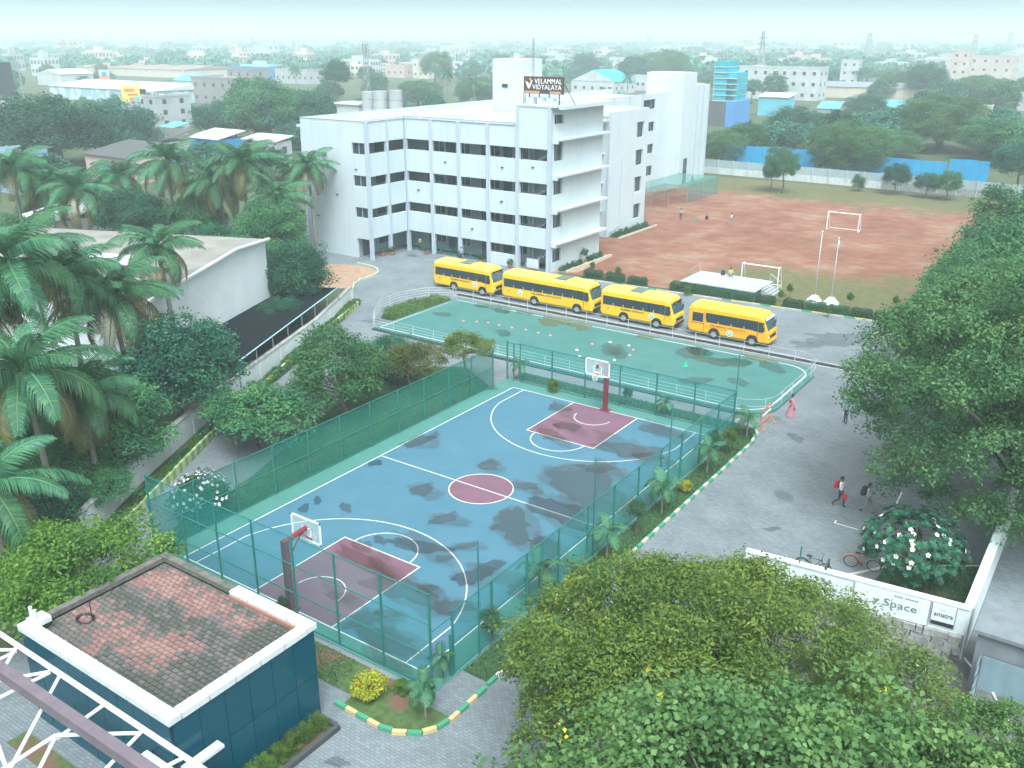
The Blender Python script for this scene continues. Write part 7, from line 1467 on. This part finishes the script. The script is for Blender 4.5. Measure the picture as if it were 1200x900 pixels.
for i, (dx, dy, r_) in enumerate(((-2.6, 0, 1.35), (.4, -.4, 1.5), (3.2, .2, 1.3))): tk = put('tank', MB().cyl((dx, dy), r_*.85, 11.6, 14.9+.2*i, 16).mesh('tank', W_GREY, smooth=False), t); put('band', MB().cyl((dx, dy), r_*.85+.05, 12.6, 12.75, 16).cyl((dx, dy), r_*.85+.05, 13.8, 13.95, 16).mesh('band', W_GREY), tk)
x1_, y1_ = at(417, 126, 12)[:2]; t = thing('tank_annex', 'small white flat hut in front of the cylindrical tanks', 'building', (x1_, y1_, 0)); put('wall', MB().box(-2.6, 2.6, -2, 2, 0, 12.6).mesh('wall', W_WHITE), t); put('roof', MB().box(-2.9, 2.9, -2.3, 2.3, 12.6, 12.9).mesh('roof', R_WHITE), t)
KEEP.append((395, 473, 93, 130, 150))
xm, ym = at(431, 118, 8)[:2]; lattice('telecom_mast', 'telecom mast with panel antennas behind the school tanks', (xm, ym, 0), zray(431, 48, xm, ym), .5, M_STEEL, 'mast', 1.6, r=.09, w2=.4); t = [o for o in COL.objects if o.name.startswith('telecom_mast')][0]
zt2 = zray(431, 48, xm, ym)
for k in range(6): a = k*1.047; MB().box(xm+.8*math.cos(a)-.15, xm+.8*math.cos(a)+.15, ym+.8*math.sin(a)-.1, ym+.8*math.sin(a)+.1, zt2-3.2, zt2-.6).build('antenna', W_GREY, t)
for i, (px, pb, pt, w, lb) in enumerate(((890, 92, 36, 2.6, 'tall grey power pylon above the long white block'), (1016, 72, 38, 4, 'faint power pylon on the skyline right of centre'), (1140, 68, 40, 4, 'faint power pylon left of the white apartment'), (1181, 66, 37, 4, 'faint power pylon at the right end of the skyline'), (970, 50, 29, 6, 'faint tall pylon right of the tallest pylon'), (77, 70, 46, 3, 'faint mast on the left skyline'), (233, 52.5, 31, 4, 'left one of two tall faint masts on the left skyline'), (251, 52.5, 30, 4, 'right one of two tall faint masts on the left skyline'), (298, 70, 44, 3, 'short faint mast right of the two tall ones'), (760, 62, 40, 5, 'faint chimney-like tower on the centre skyline'), (345, 66, 48, 2, 'thin faint mast left of the school skyline'))):
    p = at(px, pb); H = hgt((px, pb), (px, pt)); sc = np.hypot(*(p-CAM)[:2])/300; lattice('power_pylon' if i < 5 else 'radio_mast', lb, (p[0], p[1], 0), H, w*.55*sc**.5, M_STEEL, 'pylon' if i < 5 else 'mast', H/9, 'distant pylons and masts', r=.16*sc**.7, arms=((H*.72, H*.13), (H*.85, H*.10)) if i < 5 else ())
KEEP.append((884, 897, 35, 80, 400))
# ------------------------------------------------------------------ trees of the neighbourhood
def free(px, py, w, h, D):
    for (a, b, c, d, kd) in KEEP:
        if D < kd-4 and px+w > a and px-w < b and py-h < d and py > c: return False
    return True
NG = 'trees of the neighbourhood beyond the school'
def ftree(px, pb, top, wpx, key, lb):
    p = at(px, pb); D = math.hypot(*(p-CAM)[:2]); big = wpx >= 20; key = ('dense_a', 'big_right', 'dense_b')[sum(map(ord, lb)) % 3] if big else key
    tree('distant_tree', lb, key, (p[0], p[1], 0), hgt((px, pb), (px, top)), wpx/FPX*D*1.04, 'tree', NG, Rz=min(wpx/FPX*D*.95, hgt((px, pb), (px, top))*.56))
for a in ((72, 196, 107, 62, 'far0', 'huge spreading dark tree in the left middle distance'), (140, 186, 116, 46, 'far1', 'right lobe tree beside the huge spreading tree'), (30, 185, 120, 34, 'far4', 'dark tree left of the huge spreading tree'), (315, 172, 89, 48, 'far0', 'large tree left of the school roof'), (268, 166, 116, 40, 'far1', 'broad tree behind the blue shed'), (365, 168, 104, 34, 'far2', 'green tree touching the left school wall'), (394, 128, 68, 20, 'far3', 'tall dark tree right of the large tree, near the mast'), (1100, 178, 108, 46, 'far2', 'large bright green tree beyond the field wall'), (1180, 190, 135, 44, 'far2', 'rounded bright tree at the right edge beyond the field'), (990, 207, 137, 40, 'far0', 'broad dark tree over the blue hoarding'), (1040, 185, 150, 34, 'far4', 'dark tree between the hoarding and the bright tree'), (872, 186, 142, 30, 'far1', 'dark tree below the green-netted tower'), (930, 176, 122, 36, 'far0', 'dark tree beside the white-roofed shed'), (845, 192, 150, 24, 'far4', 'dark tree beside the far end of the school'), (905, 180, 150, 26, 'far1', 'low tree before the blue hoarding'), (123, 98, 82, 12, 'far0', 'small round tree in front of the gabled shed'), (198, 76, 57, 11, 'far3', 'tall dark tree on the left skyline'), (213, 76, 57, 10, 'far3', 'dark tree right beside the tall skyline tree'), (207, 148, 126, 9, 'far3', 'cone-shaped dark tree before the grey house'), (510, 98, 59, 22, 'far1', 'round tree on the skyline above the school roof'), (560, 122, 88, 26, 'far0', 'tree left of the white stair tower'), (490, 125, 92, 24, 'far1', 'tree right of the cylindrical tanks'), (590, 90, 62, 16, 'far0', 'tree behind the white stair tower'), (690, 92, 60, 20, 'far1', 'tree behind the cyan hall'), (780, 98, 56, 26, 'far0', 'dark tree behind the far school wing'), (740, 100, 66, 18, 'far4', 'tree right of the cyan hall'), (1085, 118, 72, 22, 'far4', 'dark tree left of the beige apartment'), (1150, 125, 86, 34, 'far0', 'trees before the beige apartment'), (1015, 100, 78, 18, 'far1', 'tree right of the white stepped house'), (905, 118, 84, 14, 'far3', 'tree before the long white block'), (880, 122, 92, 12, 'far0', 'tree left of that before the long white block'), (960, 112, 78, 14, 'far1', 'tree right of the long white block'), (1010, 140, 108, 26, 'far4', 'dark tree left of the pale cyan roof')): ftree(*a)
for (px, pb, tp_, lb) in ((525, 124, 86, 'palm on the skyline left of the white stair tower'), (556, 126, 98, 'lower palm near the white stair tower'), (735, 112, 90, 'palm beside the cyan hall'), (348, 108, 82, 'faint palm beside the grey factory')):
    p = at(px, pb); H = hgt((px, pb), (px, tp_)); palm('distant '+lb, (p[0], p[1], 0), H, 4.2, 14, nuts=False, group='distant palms', old=0)
rr_ = np.random.default_rng(42); cnt = 0; tries = 0
while cnt < 262 and tries < 12000:
    tries += 1; px = rr_.uniform(-60, 1260); py = 66+rr_.random()**1.5*125
    if cnt % 5 == 0: px = rr_.uniform(835, 1240); py = rr_.uniform(104, 186)
    if cnt % 11 == 0: px = rr_.uniform(-20, 330); py = rr_.uniform(104, 200)
    p = at(px, py); x, y = p[0], p[1]; D = math.hypot(x-CAM[0], y-CAM[1])
    if -64 < x < 17 and 20 < y < 145: continue
    if x > -64 and y < 150: continue
    if px < 340 and py > 150 and rr_.random() < .55: continue
    H = rr_.uniform(5.5, 10.5); R_ = H*rr_.uniform(.42, .68); hp = H/D*FPX; wp = R_/D*FPX
    if not free(px, py, wp, hp, D): continue
    tree('distant_tree', where(px, D, 'hazy green tree'), 'far%d' % rr_.integers(5), (x, y, 0), H, R_, 'tree', NG, rz=rr_.uniform(0, 6.28)); cnt += 1
# far-off wood that reads as one mass
def blob_tree(r, n=70):
    d = sphere_pts(n*2, r); d = d[d[:, 2] > -.5][:n]; P = d*r.uniform(.7, 1.05, len(d))[:, None]*np.array([1, 1, .75]); N = unit(d+r.normal(size=d.shape)*.5); D = unit(np.cross(N, r.normal(size=d.shape))); return P, D, N
Ps, Ds, Ns, Ls = [], [], [], []; c = 0; tries = 0
while c < 2600 and tries < 40000:
    tries += 1; px = rr_.uniform(-150, 1350); py = 45.5+rr_.random()**2.2*50; p = at(px, py); D = math.hypot(*(p-CAM)[:2])
    if D > 4300 or D < 300: continue
    if mnoise.noise((p[0]*.006, p[1]*.006, 0)) < -.12: continue
    H = rr_.uniform(5, 11) if D < 1500 else rr_.uniform(6, 14); R_ = H*rr_.uniform(.5, .9)*(1 if D < 1200 else 1.5)
    if not free(px, py, R_/D*FPX, H/D*FPX, D): continue
    P, Dd, N = blob_tree(rr_, 80 if D < 900 else 34); Ps.append(P*np.array([R_, R_, H*.62])+np.array([p[0], p[1], H*.45])); Ds.append(Dd); Ns.append(N); Ls.append(np.full(len(P), R_*.42 if D < 900 else R_*.65)); c += 1
Pa, Da, Na, La = map(np.concatenate, (Ps, Ds, Ns, Ls))
tag(put('distant_wood', leaf_cloud('distant_wood', Pa-Da*La[:, None]*.4, Da, Na, La, La*.9, rr_.random(len(Pa)), LM_FAR_HAZED)), 'far green tree cover spreading to the hazy horizon', 'wood', kind='stuff')
# far-off houses
fm = []
for i, (w, r_) in enumerate(((W_WHITE, W_GREY), (W_GREY, R_GREY), (W_CREAM, W_CREAM), (W_WHITE, R_CYAN), (W_GREY, W_WHITE), (W_PINK, W_GREY))):
    b = MB().box(-.5, .5, -.5, .5, 0, 1); b.mi(1).box(-.47, .47, -.47, .47, 1, 1.02).mi(0).box(-.2, .1, -.2, .2, 1, 1.28); b.mi(2)
    for f in range(2):
        for k in range(4): b.box(-.42+k*.24, -.30+k*.24, -.506, -.5, .18+f*.48, .38+f*.48).box(.5, .506, -.42+k*.24, -.30+k*.24, .18+f*.48, .38+f*.48)
    fm.append(b.mesh('far_house', [w, r_, W_DARK]))
c = 0; tries = 0
while c < 150 and tries < 5000:
    tries += 1; px = rr_.uniform(-60, 1260); py = 46+rr_.random()**1.6*50; p = at(px, py); D = math.hypot(*(p-CAM)[:2])
    if D > 3600 or D < 330: continue
    W, H, dp = rr_.uniform(8, 26), rr_.uniform(5, 12), rr_.uniform(8, 16)
    if D > 1100: W *= 1.6; H *= 1.4
    if not free(px, py, W/D*FPX/2, H/D*FPX, D): continue
    o = put('far_house', fm[rr_.integers(6)], None, (p[0], p[1], 0), (0, 0, rr_.choice([0, .2, -.3, .1])), (W, dp, H)); tag(o, where(px, D, 'pale far house'), 'house', 'far hazy houses'); c += 1
# ------------------------------------------------------------------ haze over the whole place
hz = MB().box(-4700, 4700, -4700, 4700, -1, 72).build('haze', mat('haze_surface_unused', (1, 1, 1))); tag(hz, 'pale even haze hanging over the whole neighbourhood', 'haze', kind='stuff')
m = bpy.data.materials.new('haze_air'); m.use_nodes = True; n, l = m.node_tree.nodes, m.node_tree.links; n.remove(n['Principled BSDF']); v = n.new('ShaderNodeVolumePrincipled')
v.inputs['Color'].default_value = (.77, .91, .96, 1); v.inputs['Density'].default_value = .0008; v.inputs['Anisotropy'].default_value = .0; l.new(v.outputs[0], n['Material Output'].inputs['Volume']); hz.data.materials.clear(); hz.data.materials.append(m)
